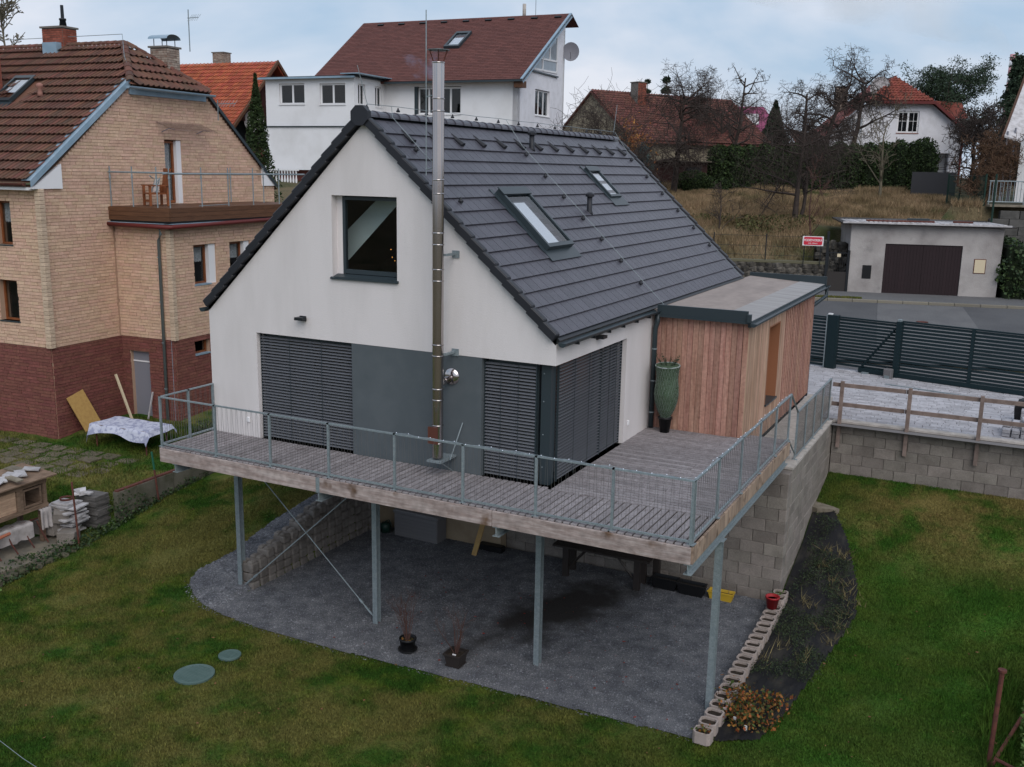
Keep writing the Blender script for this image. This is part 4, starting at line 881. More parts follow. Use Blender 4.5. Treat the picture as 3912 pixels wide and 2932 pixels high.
for x in (-7.47, -3.96, -.32, 2.95): b = MB(); ibeam(b, x, DY0 - .02, 5.3, -.305); b.build('steel_beam', M['zinc'], DK)
for x in (-7.47, -3.93, -.32, 2.97):
    b = MB(); z0, z1 = -3.66, -.475; b.bb((x - .055, .16, z0), (x + .055, .175, z1)); b.bb((x - .055, .28, z0), (x + .055, .295, z1)); b.bb((x - .006, .175, z0), (x + .006, .28, z1)); b.bb((x - .09, .12, z1 - .01), (x + .09, .33, z1)); b.build('steel_post', M['zinc'], DK)
for p, q in (((-7.40, .2, -3.5), (-4.0, .2, -.48)), ((-7.40, .26, -.48), (-4.0, .26, -3.5))):
    b = MB(); b.tube([p, q], .012, 6); t = 1 if q[2] < p[2] else 0; A_, B_ = (np.array(q), np.array(p)) if q[2] < p[2] else (np.array(p), np.array(q)); dd = (B_ - A_) / np.linalg.norm(B_ - A_); b.tube([A_ + dd * .1, A_ + dd * .32], .022, 6); b.tube([A_ + dd * .4, A_ + dd * .5], .028, 6); b.build('brace_rod', M['zinc'], DK)
# balustrade
def baluster(name, label, pts, h=1.0, net=True, z0=.03):
    t = thing(name, label, 'railing'); P = [np.array(p, float) for p in pts]
    for i, p in enumerate(P):
        b = MB(); b.bb(p + np.array([-.02, -.02, -.0]), p + np.array([.02, .02, h])); b.bb(p + np.array([-.06, -.035, -.005]), p + np.array([.06, .035, .006])); b.build('post', M['zinc'], t)
    for p, q in zip(P, P[1:]):
        d = q - p; l = np.linalg.norm(d); d = d / l; s = np.cross(d, (0, 0, 1.)); R = np.array([d, s / np.linalg.norm(s), np.cross(s / np.linalg.norm(s), d) * -1]).T
        if np.linalg.det(R) < 0: R[:, 1] *= -1
        MB().box((p + q) / 2 + np.array([0, 0, h]), (l + .04, .045, .025), R).build('top_rail', M['zinc'], t); MB().box((p + q) / 2 + np.array([0, 0, z0 + .02]), (l - .04, .035, .03), R).build('bottom_rail', M['zinc'], t)
        b = MB(); n = max(int(l / .118), 1); st = l / n; a = z0 + .03
        for k in range(n):
            if net:
                o1, o2, o3 = (k * st + .015) + random.uniform(-.006, .006), (k + .5) * st, (k + 1) * st - .015 + random.uniform(-.006, .006)
                b.tube([p + d * o1 + np.array([0, 0, a]), p + d * (o2 - .01) + np.array([0, 0, h - .01])], .0028, 3, False); b.tube([p + d * (o2 + .01) + np.array([0, 0, h - .01]), p + d * o3 + np.array([0, 0, a])], .0028, 3, False)
            else:
                for o1 in (k * st + .03, (k + .5) * st + .03): b.tube([p + d * o1 + np.array([0, 0, a]), p + d * o1 + np.array([0, 0, h])], .0035, 4, False)
        b.build('wire_infill', M['wire'], t)
    return t
baluster('balustrade', 'galvanised railing with thin zigzag wires along the deck front and left end', [(-7.83, -.03, 0), (-7.83, -.72, 0), (-7.83, -1.47, 0), (-6.42, -1.47, 0), (-5.09, -1.47, 0), (-3.75, -1.47, 0), (-2.34, -1.47, 0), (-.98, -1.47, 0), (.37, -1.47, 0), (1.69, -1.47, 0), (2.96, -1.47, 0)])
baluster('balustrade', 'galvanised railing with dense wires along the right edge of the deck', [(2.965, -1.40, 0), (2.965, -.08, 0), (2.965, 1.38, 0), (2.965, 2.74, 0), (2.965, 4.07, 0), (2.965, 5.35, 0)])
baluster('balustrade', 'lower galvanised railing on top of the concrete block wall', [(2.96, 6.3, -.64), (2.96, 7.3, -.64), (2.96, 8.35, -.64), (2.96, 9.4, -.64), (2.96, 10.42, -.64)], 1.08, False)
st = thing('step_rail', 'short sloping galvanised rail joining the deck railing to the lower one', 'railing'); b = MB(); b.tube([(2.965, 5.4, 1.0), (2.96, 6.26, .46)], .022, 5); b.build('top_rail', M['zinc'], st); MB().tube([(2.965, 5.4, .04), (2.96, 6.26, -.5)], .018, 5).build('bottom_rail', M['zinc'], st)
it = [((2.5, 5.42 + i * .26, -.05 - .14 * i), (.75, .25, .05), None) for i in range(4)]; tt = thing('deck_steps', 'short timber steps from the deck down to the concrete path', 'steps'); pieces(tt, 'tread', it, M['deck'])
# string of small lights
SLt = thing('string_lights', 'string of tiny white lights wound along the deck railing', 'fairy lights')
pts = [np.array((-2.3 + i * .23, -1.47 + .03 * math.sin(i * 1.9), 1.02 + .012 * math.sin(i * 2.7))) for i in range(23)] + [np.array((2.965 + .03 * math.sin(i), -1.4 + i * .25, 1.03 + .012 * math.sin(i * 2.1))) for i in range(27)]
MB().tube(pts, .004, 4, False).build('cable', M['zinc'], SLt)
bm_ = MB().lathe((0, 0, 0), [(.002, 0), (.006, .007), (.002, .014)], 6).build('bulb', M['bulb'], SLt); bm_.location = tuple(pts[0])
for p in pts[1:]: o = link('bulb', bm_.data, SLt); o.location = tuple(p)
# ================================================================== undercroft and garden things
sw = thing('planter_stone_wall', 'stepped dry wall of grey split planter stones beneath the deck', 'wall')
it = []; lids = []; k = 0; y = .36; SH_ = .205; SWd = .27
while y < 4.95:
    zt = -2.96 + .142 * (k // 2) + (.0 if k % 2 else -.02); zt = min(zt, -1.0); n = max(3, round((zt + 3.62) / SH_)); h = (zt + 3.62) / n
    for j in range(n):
        it.append(((-7.22 + random.uniform(-.012, .012) - .15 + .01 * (n - j), y, -3.62 + h * (j + .5)), (.32, SWd - .03, round(h, 2) - .022), RZ(random.uniform(-.03, .03))))
    for dx_ in (-.085, .075): lids.append(((-7.37 + dx_, y, zt + .012), (.135, SWd - .07, .06), None))
    y += SWd; k += 1
pieces(sw, 'stone', it, M['stepst'], ch=.03); MB().bb((-7.5, .26, -3.7), (-7.32, 4.95, -3.1)).build('core', M['soil'], sw); pieces(sw, 'top_stone', lids, M['stepst'], ch=.03)
# row of hollow planter blocks
RO = [(.15, -.08), (.15, .08), (.10, .125), (-.10, .125), (-.15, .08), (-.15, -.08), (-.10, -.125), (.10, -.125)]; RIN = [(u * .82, v * .80) for u, v in RO]
V = [(u, v, z) for P_, z in ((RO, 0), (RO, .2), (RIN, .2), (RIN, .15)) for u, v in P_]; F = [(a * 8 + i, a * 8 + (i + 1) % 8, a * 8 + 8 + (i + 1) % 8, a * 8 + 8 + i) for a in range(3) for i in range(8)]
rm_ = tess(V, F); rm_.materials.append(M['ring']); sm_ = tess([(u, v, .155) for u, v in RIN], [tuple(range(8))]); sm_.materials.append(M['soil'])
ORD = 'first second third fourth fifth sixth seventh eighth ninth tenth eleventh twelfth thirteenth fourteenth fifteenth sixteenth seventeenth eighteenth nineteenth twentieth'.split()
where = {0: 'pale hollow planter block at the lawn end of the row, holding reddish seedlings', 1: 'pale hollow planter block second from the lawn end of the row beside the gravel', 19: 'pale hollow planter block standing against the block wall at the end of the row', 18: 'pale hollow planter block holding a small green plant near the block wall', 17: 'pale hollow planter block under the red flower pot'}
for i in range(20):
    y = -.80 + i * .312; z = -3.57 + (.10 if i > 17 else 0)
    t = thing('planter_block', where.get(i, 'pale hollow planter block filled with soil, %s in the row counted from the lawn' % ORD[i]), 'planter', (3.17 - i * .003 + random.uniform(-.012, .012), y, z), random.uniform(-.08, .08), 'row of hollow planter blocks between gravel and bed')
    link('block', rm_, t); link('soil', sm_, t)
def plantleaf(name, c, n, r, size, m, seed, parent=None, h=.1, label=None, cat=None):
    g = np.random.default_rng(seed); P = np.array(c) + g.normal(size=(n, 3)) * np.array([r, r, h]); V, F = cards(P, size, g, up=-.0, asp=.7); o = npmesh(name, V, F, m, parent)
    if label: tag(o, label, cat)
    return o
plantleaf('seedlings', (3.17, -.8, -3.36), 40, .06, .05, M['rose'], 21, None, .03, 'small reddish seedlings in the planter block nearest the lawn', 'plant')
plantleaf('green_plant', (3.12, 4.82, -3.22), 60, .05, .04, M['pale_leaf'], 22, None, .05, 'small green plant in a planter block by the block wall', 'plant')
t = thing('flower_pot', 'bright red round flower pot set on the planter blocks', 'pot', (3.08, 4.45, -3.37)); MB().lathe((0, 0, 0), [(.1, 0), (.14, .22), (.15, .22), (.15, .26), (.13, .26), (.12, .2)], 18).build('pot', M['redpl'], t, True); MB().lathe((0, 0, 0), [(.12, .19), (.119, .2)], 12).build('soil', M['soil'], t)
# junipers on the fabric, rose bed
g = np.random.default_rng(31); C_ = []
for i in range(1300):
    x, y = g.uniform(3.3, 4.6), g.uniform(1.8, 8.6)
    if inpoly(np.array([x]), np.array([y]), BED)[0] and math.sin(x * 5 + y * 2.2) + math.sin(y * 3.1 - x * 3) > -.25: C_.append((x, y, float(HB(x, y)) + .06))
C_ = np.array(C_); P = np.repeat(C_, 14, 0); ang = g.uniform(0, 6.28, len(P)); rr = g.uniform(0, .2, len(P)); P = P + np.stack([np.cos(ang) * rr, np.sin(ang) * rr, g.uniform(0, .10, len(P))], 1)
V, F = cards(P, .045, g, asp=.35); o = npmesh('juniper', V, F, M['juniper']); tag(o, 'sprawling low junipers over black weed fabric beside the block wall', 'ground cover', kind='stuff')
def rosebush(c, r, h, n, m, seed, label):
    g = np.random.default_rng(seed); t = thing('rose_bush', label, 'bush', c); seg = []
    for i in range(9):
        a = g.uniform(0, 6.28); d = np.array([math.cos(a) * r, math.sin(a) * r, h]) * g.uniform(.6, 1); seg += [(np.zeros(3), d * .55, .008, .006), (d * .55, d, .006, .003)]
    segmesh('stem', seg, M['bark'], t, .004); P = g.normal(size=(n, 3)) * np.array([r * .55, r * .55, h * .28]) + np.array([0, 0, h * .6]); P[:, 2] = np.abs(P[:, 2]); V, F = cards(P, .062, g, asp=.75, up=.3); npmesh('foliage', V, F, m, t)
for i, (c, r, h, n, lb) in enumerate((((3.42, .55, -3.55), .28, .34, 260, 'low rose bush with orange autumn leaves over the planter blocks'), ((3.72, .30, -3.55), .25, .26, 170, 'low rose bush with dull red and green leaves in the middle of the bed'), ((3.95, .72, -3.55), .28, .28, 210, 'dark green rose bush at the lawn edge of the bed'), ((3.62, -.12, -3.55), .24, .24, 170, 'yellow-leaved rose bush at the front of the bed'), ((3.98, .05, -3.57), .22, .20, 130, 'small rose bush with yellow and orange leaves at the front right of the bed'), ((3.38, .12, -3.55), .22, .24, 150, 'green rose bush spilling between the front planter blocks'))):
    rosebush(c, r, h, n, M['rose'], 40 + i, lb)
for i, (c, lb) in enumerate((((3.72, -.25, -3.52), 'white plant label at the front of the rose bed'), ((3.66, .42, -3.5), 'white plant label among the rose leaves'), ((3.5, -.1, -3.5), 'small grey plant label beside the planter blocks'))):
    o = MB().box((0, 0, .05), (.05, .012, .10), RX(.2)).build('plant_label', M['white']); o.location = c; tag(o, lb, 'plant label')
o = MB().prism([(3.05, 8.95), (3.05, 8.5), (3.2, 8.42), (3.62, 8.5), (3.68, 8.62), (3.5, 8.75)], 'z', -2.6, -2.36).build('edging_stone', M['stone']); tag(o, 'pale broken concrete slab at the top of the weed bed', 'stone')
# storage box, can, plank, table, troughs, pots
t = thing('storage_box', 'grey plastic garden storage box against the rear wall', 'storage box', (-5.76, 4.78, -3.57), -.03); MB().bb((-.64, -.22, 0), (.64, .22, .60), .02).build('body', M['plastic_grey'], t); MB().bb((-.67, -.25, .605), (.67, .25, .68), .03).build('lid', M['plastic_grey'], t)
for i in range(6): MB().bb((-.62, -.226, .06 + i * .088), (.62, -.218, .125 + i * .088)).build('panel', M['plastic_grey'], t)
t = thing('watering_can', 'dark green watering can left of the grey storage box', 'watering can', (-6.72, 4.66, -3.57)); MB().lathe((0, 0, 0), [(.13, 0), (.13, .22), (.08, .25)], 14).build('body', M['can'], t, True); MB().tube([(-.1, 0, .05), (-.24, -.03, .2), (-.36, -.05, .34)], .022, 7).build('spout', M['can'], t); MB().lathe((-.37, -.05, .33), [(.02, 0), (.05, .03), (.05, .04)], 8).build('rose', M['can'], t); MB().tube([(.12, 0, .05), (.2, 0, .2), (.1, 0, .33), (0, 0, .27)], .014, 6).build('handle', M['can'], t)
A_, B_ = np.array((-3.98, 4.35, -3.57)), np.array((-3.80, 4.98, -2.0)); d = (B_ - A_); L_ = np.linalg.norm(d); d /= L_; s_ = np.array([1., 0, 0]); s_ -= s_.dot(d) * d; s_ /= np.linalg.norm(s_)
o = MB().box((A_ + B_) / 2, (.13, .03, L_), np.array([s_, np.cross(d, s_), d]).T).build('plank', M['newwood']); tag(o, 'yellow timber plank leaning on the rear wall', 'plank')
o = MB().bb((-4.1, 4.75, -3.6), (-3.45, 4.97, -3.42), .02).build('planter_box', M['plastic_black']); tag(o, 'low black planter box behind the leaning plank', 'planter')
t = thing('garden_table', 'dark old timber table with trestle legs at the back of the undercroft', 'table', (-.72, 4.55, -3.57), .02)
for i in range(4): MB().bb((-1.15, -.32 + i * .16, .70), (1.15, -.175 + i * .16, .74)).build('board', M['plastic_brown'], t)
for x in (-.85, .85):
    MB().bb((x - .07, -.26, 0), (x + .07, -.16, .7)).build('leg', M['plastic_brown'], t); MB().bb((x - .07, .16, 0), (x + .07, .26, .7)).build('leg', M['plastic_brown'], t); MB().tube([(x * .9, -.2, .25), (x * .45, -.2, .68)], .03, 4).build('brace', M['plastic_brown'], t)
o = MB().bb((.28, 4.98, -3.6), (.42, 5.12, -.5)).build('timber_post', M['plastic_brown']); tag(o, 'dark square timber post against the rear block wall', 'post')
def trough(x, y, l, w, h, m, lb, rz=0):
    t = thing('planter_trough', lb, 'planter', (x, y, -3.57), rz); b = MB(); s = .82
    V = [(sx * l / 2 * k, sy * w / 2 * k, z) for z, k in ((0, s), (h, 1)) for sx, sy in ((-1, -1), (1, -1), (1, 1), (-1, 1))]; V += [(sx * (l / 2 - .02), sy * (w / 2 - .02), h) for sx, sy in ((-1, -1), (1, -1), (1, 1), (-1, 1))] + [(sx * (l / 2 - .04), sy * (w / 2 - .04), h * .7) for sx, sy in ((-1, -1), (1, -1), (1, 1), (-1, 1))]
    F = [(3, 2, 1, 0)] + [(i, (i + 1) % 4, 4 + (i + 1) % 4, 4 + i) for i in range(4)] + [(4 + i, 4 + (i + 1) % 4, 8 + (i + 1) % 4, 8 + i) for i in range(4)] + [(8 + i, 8 + (i + 1) % 4, 12 + (i + 1) % 4, 12 + i) for i in range(4)]
    b.add(V, F).build('trough', m, t); MB().add(V[12:16], [(0, 1, 2, 3)]).build('soil', M['soil'], t); b = MB(); b.bb((-l / 2 - .01, -w / 2 - .01, h - .03), (l / 2 + .01, -w / 2, h)); b.build('rim', m, t); return t
trough(.66, 4.78, .60, .26, .26, M['plastic_black'], 'black trough under the table end, left of the other black trough'); trough(1.28, 4.74, .62, .26, .26, M['plastic_black'], 'black trough standing next to the yellow one'); tr = trough(1.92, 4.80, .56, .22, .19, M['yellow'], 'yellow plastic flower trough behind the right-hand steel post')
MB().tube([(.15, .02, .12), (.16, .02, .36)], .006, 4).build('stick', M['wood'], tr)
def potshrub(c, sq, lb, seed):
    t = thing('potted_shrub', lb, 'potted shrub', c)
    if sq:
        b = MB(); b.add([(sx * k, sy * k, z) for z, k in ((0, .125), (.24, .165)) for sx, sy in ((-1, -1), (1, -1), (1, 1), (-1, 1))], [(3, 2, 1, 0)] + [(i, (i + 1) % 4, 4 + (i + 1) % 4, 4 + i) for i in range(4)]); b.build('pot', M['plastic_brown'], t)
        b = MB(); [b.bb(*q) for q in (((-.18, -.18, .21), (.18, -.155, .245)), ((-.18, .155, .21), (.18, .18, .245)), ((-.18, -.155, .21), (-.155, .155, .245)), ((.155, -.155, .21), (.18, .155, .245)))]; b.build('rim', M['plastic_brown'], t)
        MB().bb((-.155, -.155, .18), (.155, .155, .19)).build('soil', M['soil'], t); MB().bb((-.15, -.15, 0), (.15, .15, .015)).build('saucer', M['plastic_brown'], t); MB().box((.0, -.06, .21), (.07, .02, .02)).build('plant_tag', M['white'], t)
    else:
        MB().lathe((0, 0, 0), [(.125, 0), (.155, .22), (.17, .22), (.17, .255), (.145, .255), (.14, .19)], 22, False).build('pot', M['plastic_black'], t, True); MB().lathe((0, 0, 0), [(.14, .19), (.139, .2)], 16).build('soil', M['soil'], t); MB().lathe((0, 0, 0), [(.16, 0), (.19, .035), (.18, .035)], 22).build('saucer', M['plastic_black'], t, True)
        plantleaf('dead_leaves', (0, 0, .21), 40, .06, .05, M['rose'], seed, t, .01)
    g = np.random.default_rng(seed); seg = []
    for i in range(8 if sq else 12):
        a = g.uniform(0, 6.28); sp_ = (.5 if sq else .28) * g.uniform(.3, 1); seg += branches((math.cos(a) * .03, math.sin(a) * .03, .2), g.uniform(.55, .95), .009, g, 2, .45, 0, kids=(4, 2), lean=(math.cos(a) * sp_, math.sin(a) * sp_), crooked=.08, ratio=.4)
    segmesh('twigs', seg, M['twigred'], t, .0028)
potshrub((-2.72, -.50, -3.55), False, 'bare reddish shrub in a round black pot on the gravel', 61); potshrub((-1.64, -.53, -3.55), True, 'bare spreading shrub in a square dark brown pot on the gravel', 62)
# netted tree
t = thing('netted_tree', 'young conifer wrapped in netting, in a black pot against the larch shed', 'potted tree', (.47, 4.74, 0))
MB().lathe((0, 0, 0), [(.10, 0), (.14, .30), (.155, .30), (.155, .34), (.12, .34)], 20).build('pot', M['plastic_black'], t, True)
pr = [(.10, .33), (.13, .40), (.19, .52), (.235, .68), (.255, .85), (.245, 1.02), (.225, 1.18), (.235, 1.33), (.26, 1.46), (.24, 1.48)]; b = MB(); n = 40; g = np.random.default_rng(9)
for r_, z_ in pr:
    for j in range(n): a = 2 * math.pi * j / n; rr = r_ * (1 + g.uniform(-.035, .035)); b.V.append((rr * math.cos(a), rr * math.sin(a), z_))
for i in range(len(pr) - 1):
    for j in range(n): a = i * n + j; c = i * n + (j + 1) % n; b.F.append((a, c, c + n, a + n))
b.F.append(tuple((len(pr) - 1) * n + j for j in range(n))); b.build('wrapped_crown', M['netgreen'], t)
P = []
for i in range(2600): z_ = g.uniform(.36, 1.47); r_ = np.interp(z_, [q[1] for q in pr], [q[0] for q in pr]) + .004; a = g.uniform(0, 6.28); P.append((r_ * math.cos(a), r_ * math.sin(a), z_))
V, F = cards(np.array(P), .03, g, asp=.25, up=1.5); npmesh('needles', V, F, M['juniper'], t)
b = MB()
for i in range(26):
    a = i * 2 * math.pi / 26; b.tube([(r_ * 1.025 * math.cos(a + z_ * 1.2), r_ * 1.025 * math.sin(a + z_ * 1.2), z_) for r_, z_ in pr[:-1]], .0010, 3, False); b.tube([(r_ * 1.025 * math.cos(a - z_ * 1.2), r_ * 1.025 * math.sin(a - z_ * 1.2), z_) for r_, z_ in pr[:-1]], .0010, 3, False)
b.build('net', M['net'], t); MB().tube([(.255 * math.cos(a), .255 * math.sin(a), 1.465 + .02 * math.sin(a)) for a in np.linspace(0, 6.28, 24)], .012, 5).build('net_rim', M['net'], t)
for i in range(8):
    a = i * .8; l = g.uniform(.2, .38); d = np.array([math.cos(a) * .55, math.sin(a) * .55, .8]); Q = np.array([(0, 0, 1.42)]) + np.array([(math.cos(a) * .1, math.sin(a) * .1, 0)]) + g.uniform(0, 1, (90, 1)) * d * l + g.normal(size=(90, 3)) * .012; V, F = cards(Q, .045, g, asp=.18); npmesh('sprig', V, F, M['conifer'], t)
# lids in the lawn
for x, y, r_, lb in ((-5.60, -3.13, .36, 'larger round grey-green cover lid set in the lawn'), (-5.55, -2.27, .21, 'smaller round grey-green cover lid set in the lawn')):
    t = thing('cover_lid', lb, 'manhole cover', (x, y, -3.585)); MB().lathe((0, 0, 0), [(r_, 0), (r_, .035), (r_ - .03, .04), (r_ - .035, .034), (r_ - .05, .034)], 40, True).build('lid', M['lid'], t)
    b = MB(); [b.bb((-math.sqrt(max((r_ - .07) ** 2 - v * v, 0)), v - .006, .035), (math.sqrt(max((r_ - .07) ** 2 - v * v, 0)), v + .006, .041)) for v in np.arange(-r_ + .1, r_ - .08, .04)]; b.build('ribs', M['lid'], t)['kind'] = 'stuff'
for x, y in ((-4.05, -3.0), (-3.2, .9), (-2.5, 1.3), (-1.2, 1.0), (.7, -.7), (-6.2, -1.8), (-3.1, -.2), (-1.2, -.2), (4.7, 3.2)): pass
g = np.random.default_rng(77); P = np.stack([g.uniform(-4.5, 2.5, 130), g.uniform(-.9, 3.5, 130), np.full(130, -3.545)], 1); V, F = cards(P, .05, g, asp=.7, up=0); V[:, 2] = -3.545 + (V[:, 2] + 3.545) * .25; o = npmesh('fallen_leaves', V, F, mat('red_leaf', (.20, .03, .02), .8, .4)); tag(o, 'fallen dark red leaves scattered over the gravel', 'leaves', kind='stuff')
# timber fence on the back wall
t = thing('timber_fence', 'rough two-rail timber fence fixed to the block wall along the driveway', 'fence')
for x in (3.24, 4.85, 6.46, 8.07): MB().bb((x - .045, 10.40, -1.32), (x + .045, 10.485, .40), .006).build('post', M['wood'], t)
for x0, x1 in ((3.0, 4.75), (4.76, 8.1)):
    for z in (.29, -.21): MB().bb((x0, 10.49, z - .05), (x1, 10.54, z + .05), .004).build('rail', M['wood'], t)
# gate
def gate():
    t = thing('sliding_gate', 'dark green-grey slatted sliding gate across the driveway', 'gate', (G0[0], G0[1], -.64), ga)
    def leaf(x0, x1, z0, z1, v, posts, name='slat', n=15):
        for i in range(n): z = z0 + (z1 - z0) * (i + .5) / n; sl_.append((((x0 + x1) / 2, v, z), (x1 - x0, .03, (z1 - z0) / n - .032), None))
        for px, w_ in posts: MB().bb((px - w_ / 2, v - .05, z0 - .08), (px + w_ / 2, v + .05, z1 + .05)).build('post', M['gatem'], t)
        MB().bb((x0, v - .035, z1), (x1, v + .035, z1 + .05)).build('top_rail', M['gatem'], t)
    sl_ = []
    leaf(-.95, -.12, .03, 1.62, 0, ((-.9, .08),)); leaf(.22, 2.1, .12, 1.66, .05, ()); leaf(2.24, 4.3, .15, 1.74, -.03, ((4.32, .09),)); leaf(4.36, 8.4, .15, 1.74, -.03, ((6.4, .09), (8.4, .09)))
    pieces(t, 'slat', sl_, M['gatem'])
    MB().bb((-.12, -.11, -.05), (.2, .11, 1.74)).build('gate_post', M['gatem'], t); MB().bb((2.08, -.12, -.08), (2.24, .1, 1.76)).build('gate_post', M['gatem'], t); MB().bb((-.16, -.12, 0), (-.13, .0, 1.74)).build('strike_plate', M['zinc'], t)
    MB().bb((1.0, -.09, .02), (8.4, .03, .15)).build('bottom_beam', M['gatem'], t); MB().tube([(1.05, -.03, .15), (2.06, -.03, 1.55)], .035, 4).build('diagonal_brace', M['gatem'], t)
    b = MB(); b.bb((1.92, -.42, -.02), (2.16, -.2, .30), .02); b.build('motor_housing', M['plastic_grey'], t); MB().bb((1.96, -.43, .0), (2.12, -.42, .1)).build('motor_plate', M['zinc'], t); MB().bb((1.15, -.2, -.02), (1.35, -.05, .05)).build('roller_guide', M['zinc'], t); MB().bb((2.1, -.1, 1.76), (2.2, .06, 1.82)).build('guide_bracket', M['zinc'], t); MB().bb((-.14, -.06, 1.74), (-.02, .06, 1.78)).build('photocell', M['white'], t)
gate()
o = MB().box((0, 0, 0), (5.2, .11, .012), None).build('drain_channel', M['zinc']); o.location = (6.2, 15.35, -.628); o.rotation_euler = (0, 0, ga); tag(o, 'narrow slotted drain channel set in the driveway before the gate', 'drain')
# paver pile, bag, crate at the right edge
t = thing('paver_stack', 'stacked loose grey paving blocks at the right end of the driveway', 'paving blocks'); it = []
for i in range(5):
    for j in range(3):
        for k_ in range(2 + i // 2 + (1 if j else 0)): it.append(((7.05 + i * .2, 11.0 + j * .28 + random.uniform(-.02, .02), -.58 + k_ * .095), (.17, .24, .085), RZ(random.uniform(-.08, .08))))
for i in range(3):
    for k_ in range(5): it.append(((7.42 + i * .2, 12.1, -.58 + k_ * .095), (.17, .24, .085), RZ(random.uniform(-.1, .1))))
pieces(t, 'paver', it, M['paver'], ch=.01)
V, F = rockv((.62, .5, .62), 4); o = MB().add(V, F).build('rubbish_bag', M['plastic_black'], None, True); o.location = (7.50, 12.75, -.32); tag(o, 'shiny black rubbish bag behind the loose paving blocks', 'bag')
o = MB().bb((-.16, -.12, 0), (.22, .14, .26), .02).build('crate', M['blue']); o.location = (7.62, 11.05, -.35); tag(o, 'small blue box on the loose paving blocks', 'box')
# rusty corner post and bush, bottom right
t = thing('rusty_post', 'rusty iron fence post with a cap at the lower right edge of the lawn', 'post', (7.30, .62, -3.6)); 
a_, b_ = (0.03, .02, -.2), (.06, .12, 1.62); MB().tube([a_, b_], .038, 10).build('tube', M['rust'], t); MB().tube([(.06, .12, 1.62), (.06, .12, 1.66)], .065, 12).build('cap', M['rust'], t)
o = MB().tube([(7.38, .62, -3.5), (8.6, 5.6, -3.2)], .03, 8).build('rusty_rail', M['rust']); tag(o, 'long rusty rail running back from the corner post', 'rail')
o = MB().tube([(7.42, .55, -3.35), (8.4, .1, -3.42)], .028, 8).build('rusty_tube', M['rust']); tag(o, 'short rusty tube lying right of the corner post', 'tube')
g = np.random.default_rng(88); P = np.stack([g.uniform(7.75, 9.2, 5200), g.uniform(-.6, 3.8, 5200), g.uniform(-3.55, -2.75, 5200)], 1); P = P[P[:, 0] > 7.55 + .1 * P[:, 1]]; V, F = cards(P, .075, g, asp=.8, up=0); o = npmesh('leafy_shrub', V, F, M['pale_leaf']); tag(o, 'pale green leafy shrub in the lower right corner', 'shrub')
g = np.random.default_rng(89); V, F = blades(np.stack([g.uniform(7.2, 7.7, 1500), g.uniform(.2, 4.5, 1500), np.full(1500, -3.58)], 1), .22, .01, g, .8); o = npmesh('long_grass', V, F, M['lawnb']); tag(o, 'longer grass along the rusty rail', 'grass', kind='stuff')
o = MB().tube([(-6.0, -6.75, -3.0), (-5.2, -6.9, -3.02), (-4.3, -7.05, -3.0)], .005, 4).build('wire', M['zinc']); tag(o, 'thin pale wire crossing the lower left corner above the lawn', 'wire')
# ---------------------------------------------------------------- left boundary and neighbour's yard
t = thing('boundary_wall', "weathered low concrete wall with a rusty rail between lawn and neighbour's yard", 'wall')
n = 8
for i in range(n):
    y0, y1 = 1.25 + i * .62, 1.25 + (i + 1) * .62 - .015; MB().add([(x, y, z) for x, z_ in ((-12.5, 0), (-12.34, 0)) for y, z in ((y0, -3.8), (y1, -3.8), (y1, -2.50 + .012 * (i + 1)), (y0, -2.50 + .012 * i))], [(0, 1, 2, 3), (7, 6, 5, 4), (0, 4, 5, 1), (1, 5, 6, 2), (2, 6, 7, 3), (3, 7, 4, 0)]).build('panel', mat('weathered_wall', (.13, .12, .095), .95, .15, (.07, .07, .045), 2, bump=(15, .6)), t)
MB().box((-12.42, 3.72, -2.44), (.10, 4.9, .05), RX(.018)).build('rusty_rail', M['rust'], t)
def ipost(x, y, z0, z1, lb, top=None, lean=(0, 0)):
    t = thing('iron_post', lb, 'post', (x, y, z0)); h = z1 - z0; f_ = .62 if top else 1
    MB().tube([(0, 0, -.1), (lean[0] * f_, lean[1] * f_, h * f_)], .025, 6).build('lower_post' if top else 'shaft', M['rust'], t)
    if top: MB().tube([(lean[0] * f_, lean[1] * f_, h * f_), (lean[0], lean[1], h)], .026, 6).build('painted_top', M['green_iron'], t)
ipost(-12.25, -.03, -3.55, -1.85, 'rusty iron post in front of the tile stack', None, (-.05, -.04)); ipost(-12.2, 2.42, -2.95, -1.7, 'rusty iron post with a green painted top', 1, (-.05, -.1))
# hutch
t = thing('rabbit_hutch', 'weathered timber hutch with a tiled lid in the neighbour yard', 'hutch', (-13.12, -.12, -2.55), .06)
def hb(name, a, b_, m): return MB().bb(a, b_).build(name, m, t)
hb('back', (-.9, -2.5, 0), (-.86, 0, .62), M['oldwood']); hb('floor', (-.9, -2.5, 0), (0, 0, .05), M['oldwood']); hb('side', (-.86, -.04, .05), (-.04, 0, .68), M['oldwood'])
for y in (-.06, -.72, -.80, -1.62, -2.4): hb('stile', (-.05, y - .04, .05), (0.01, y + .04, .72), M['oldwood'])
hb('rail', (-.05, -2.5, .60), (.015, 0, .72), M['oldwood']); hb('rail', (-.05, -2.5, .0), (.02, 0, .09), M['oldwood'])
for i in range(9): hb('board', (-.04, -1.56, .10 + i * .055), (-.02, -.86, .15 + i * .055), M['paleply'])
for i in range(9): hb('board', (-.04, -2.36, .10 + i * .055), (-.02, -1.68, .15 + i * .055), M['paleply'])
b = MB(); b.bb((-.03, -.66, .12), (0.0, -.62, .56)); b.bb((-.03, -.20, .12), (0, -.16, .56)); b.bb((-.03, -.62, .52), (0, -.2, .56)); b.bb((-.03, -.62, .12), (0, -.2, .16)); b.build('door_frame', M['oldwood'], t)
MB().bb((-.85, -2.45, .06), (-.84, -.05, .6)).build('inside', M['inner'], t)
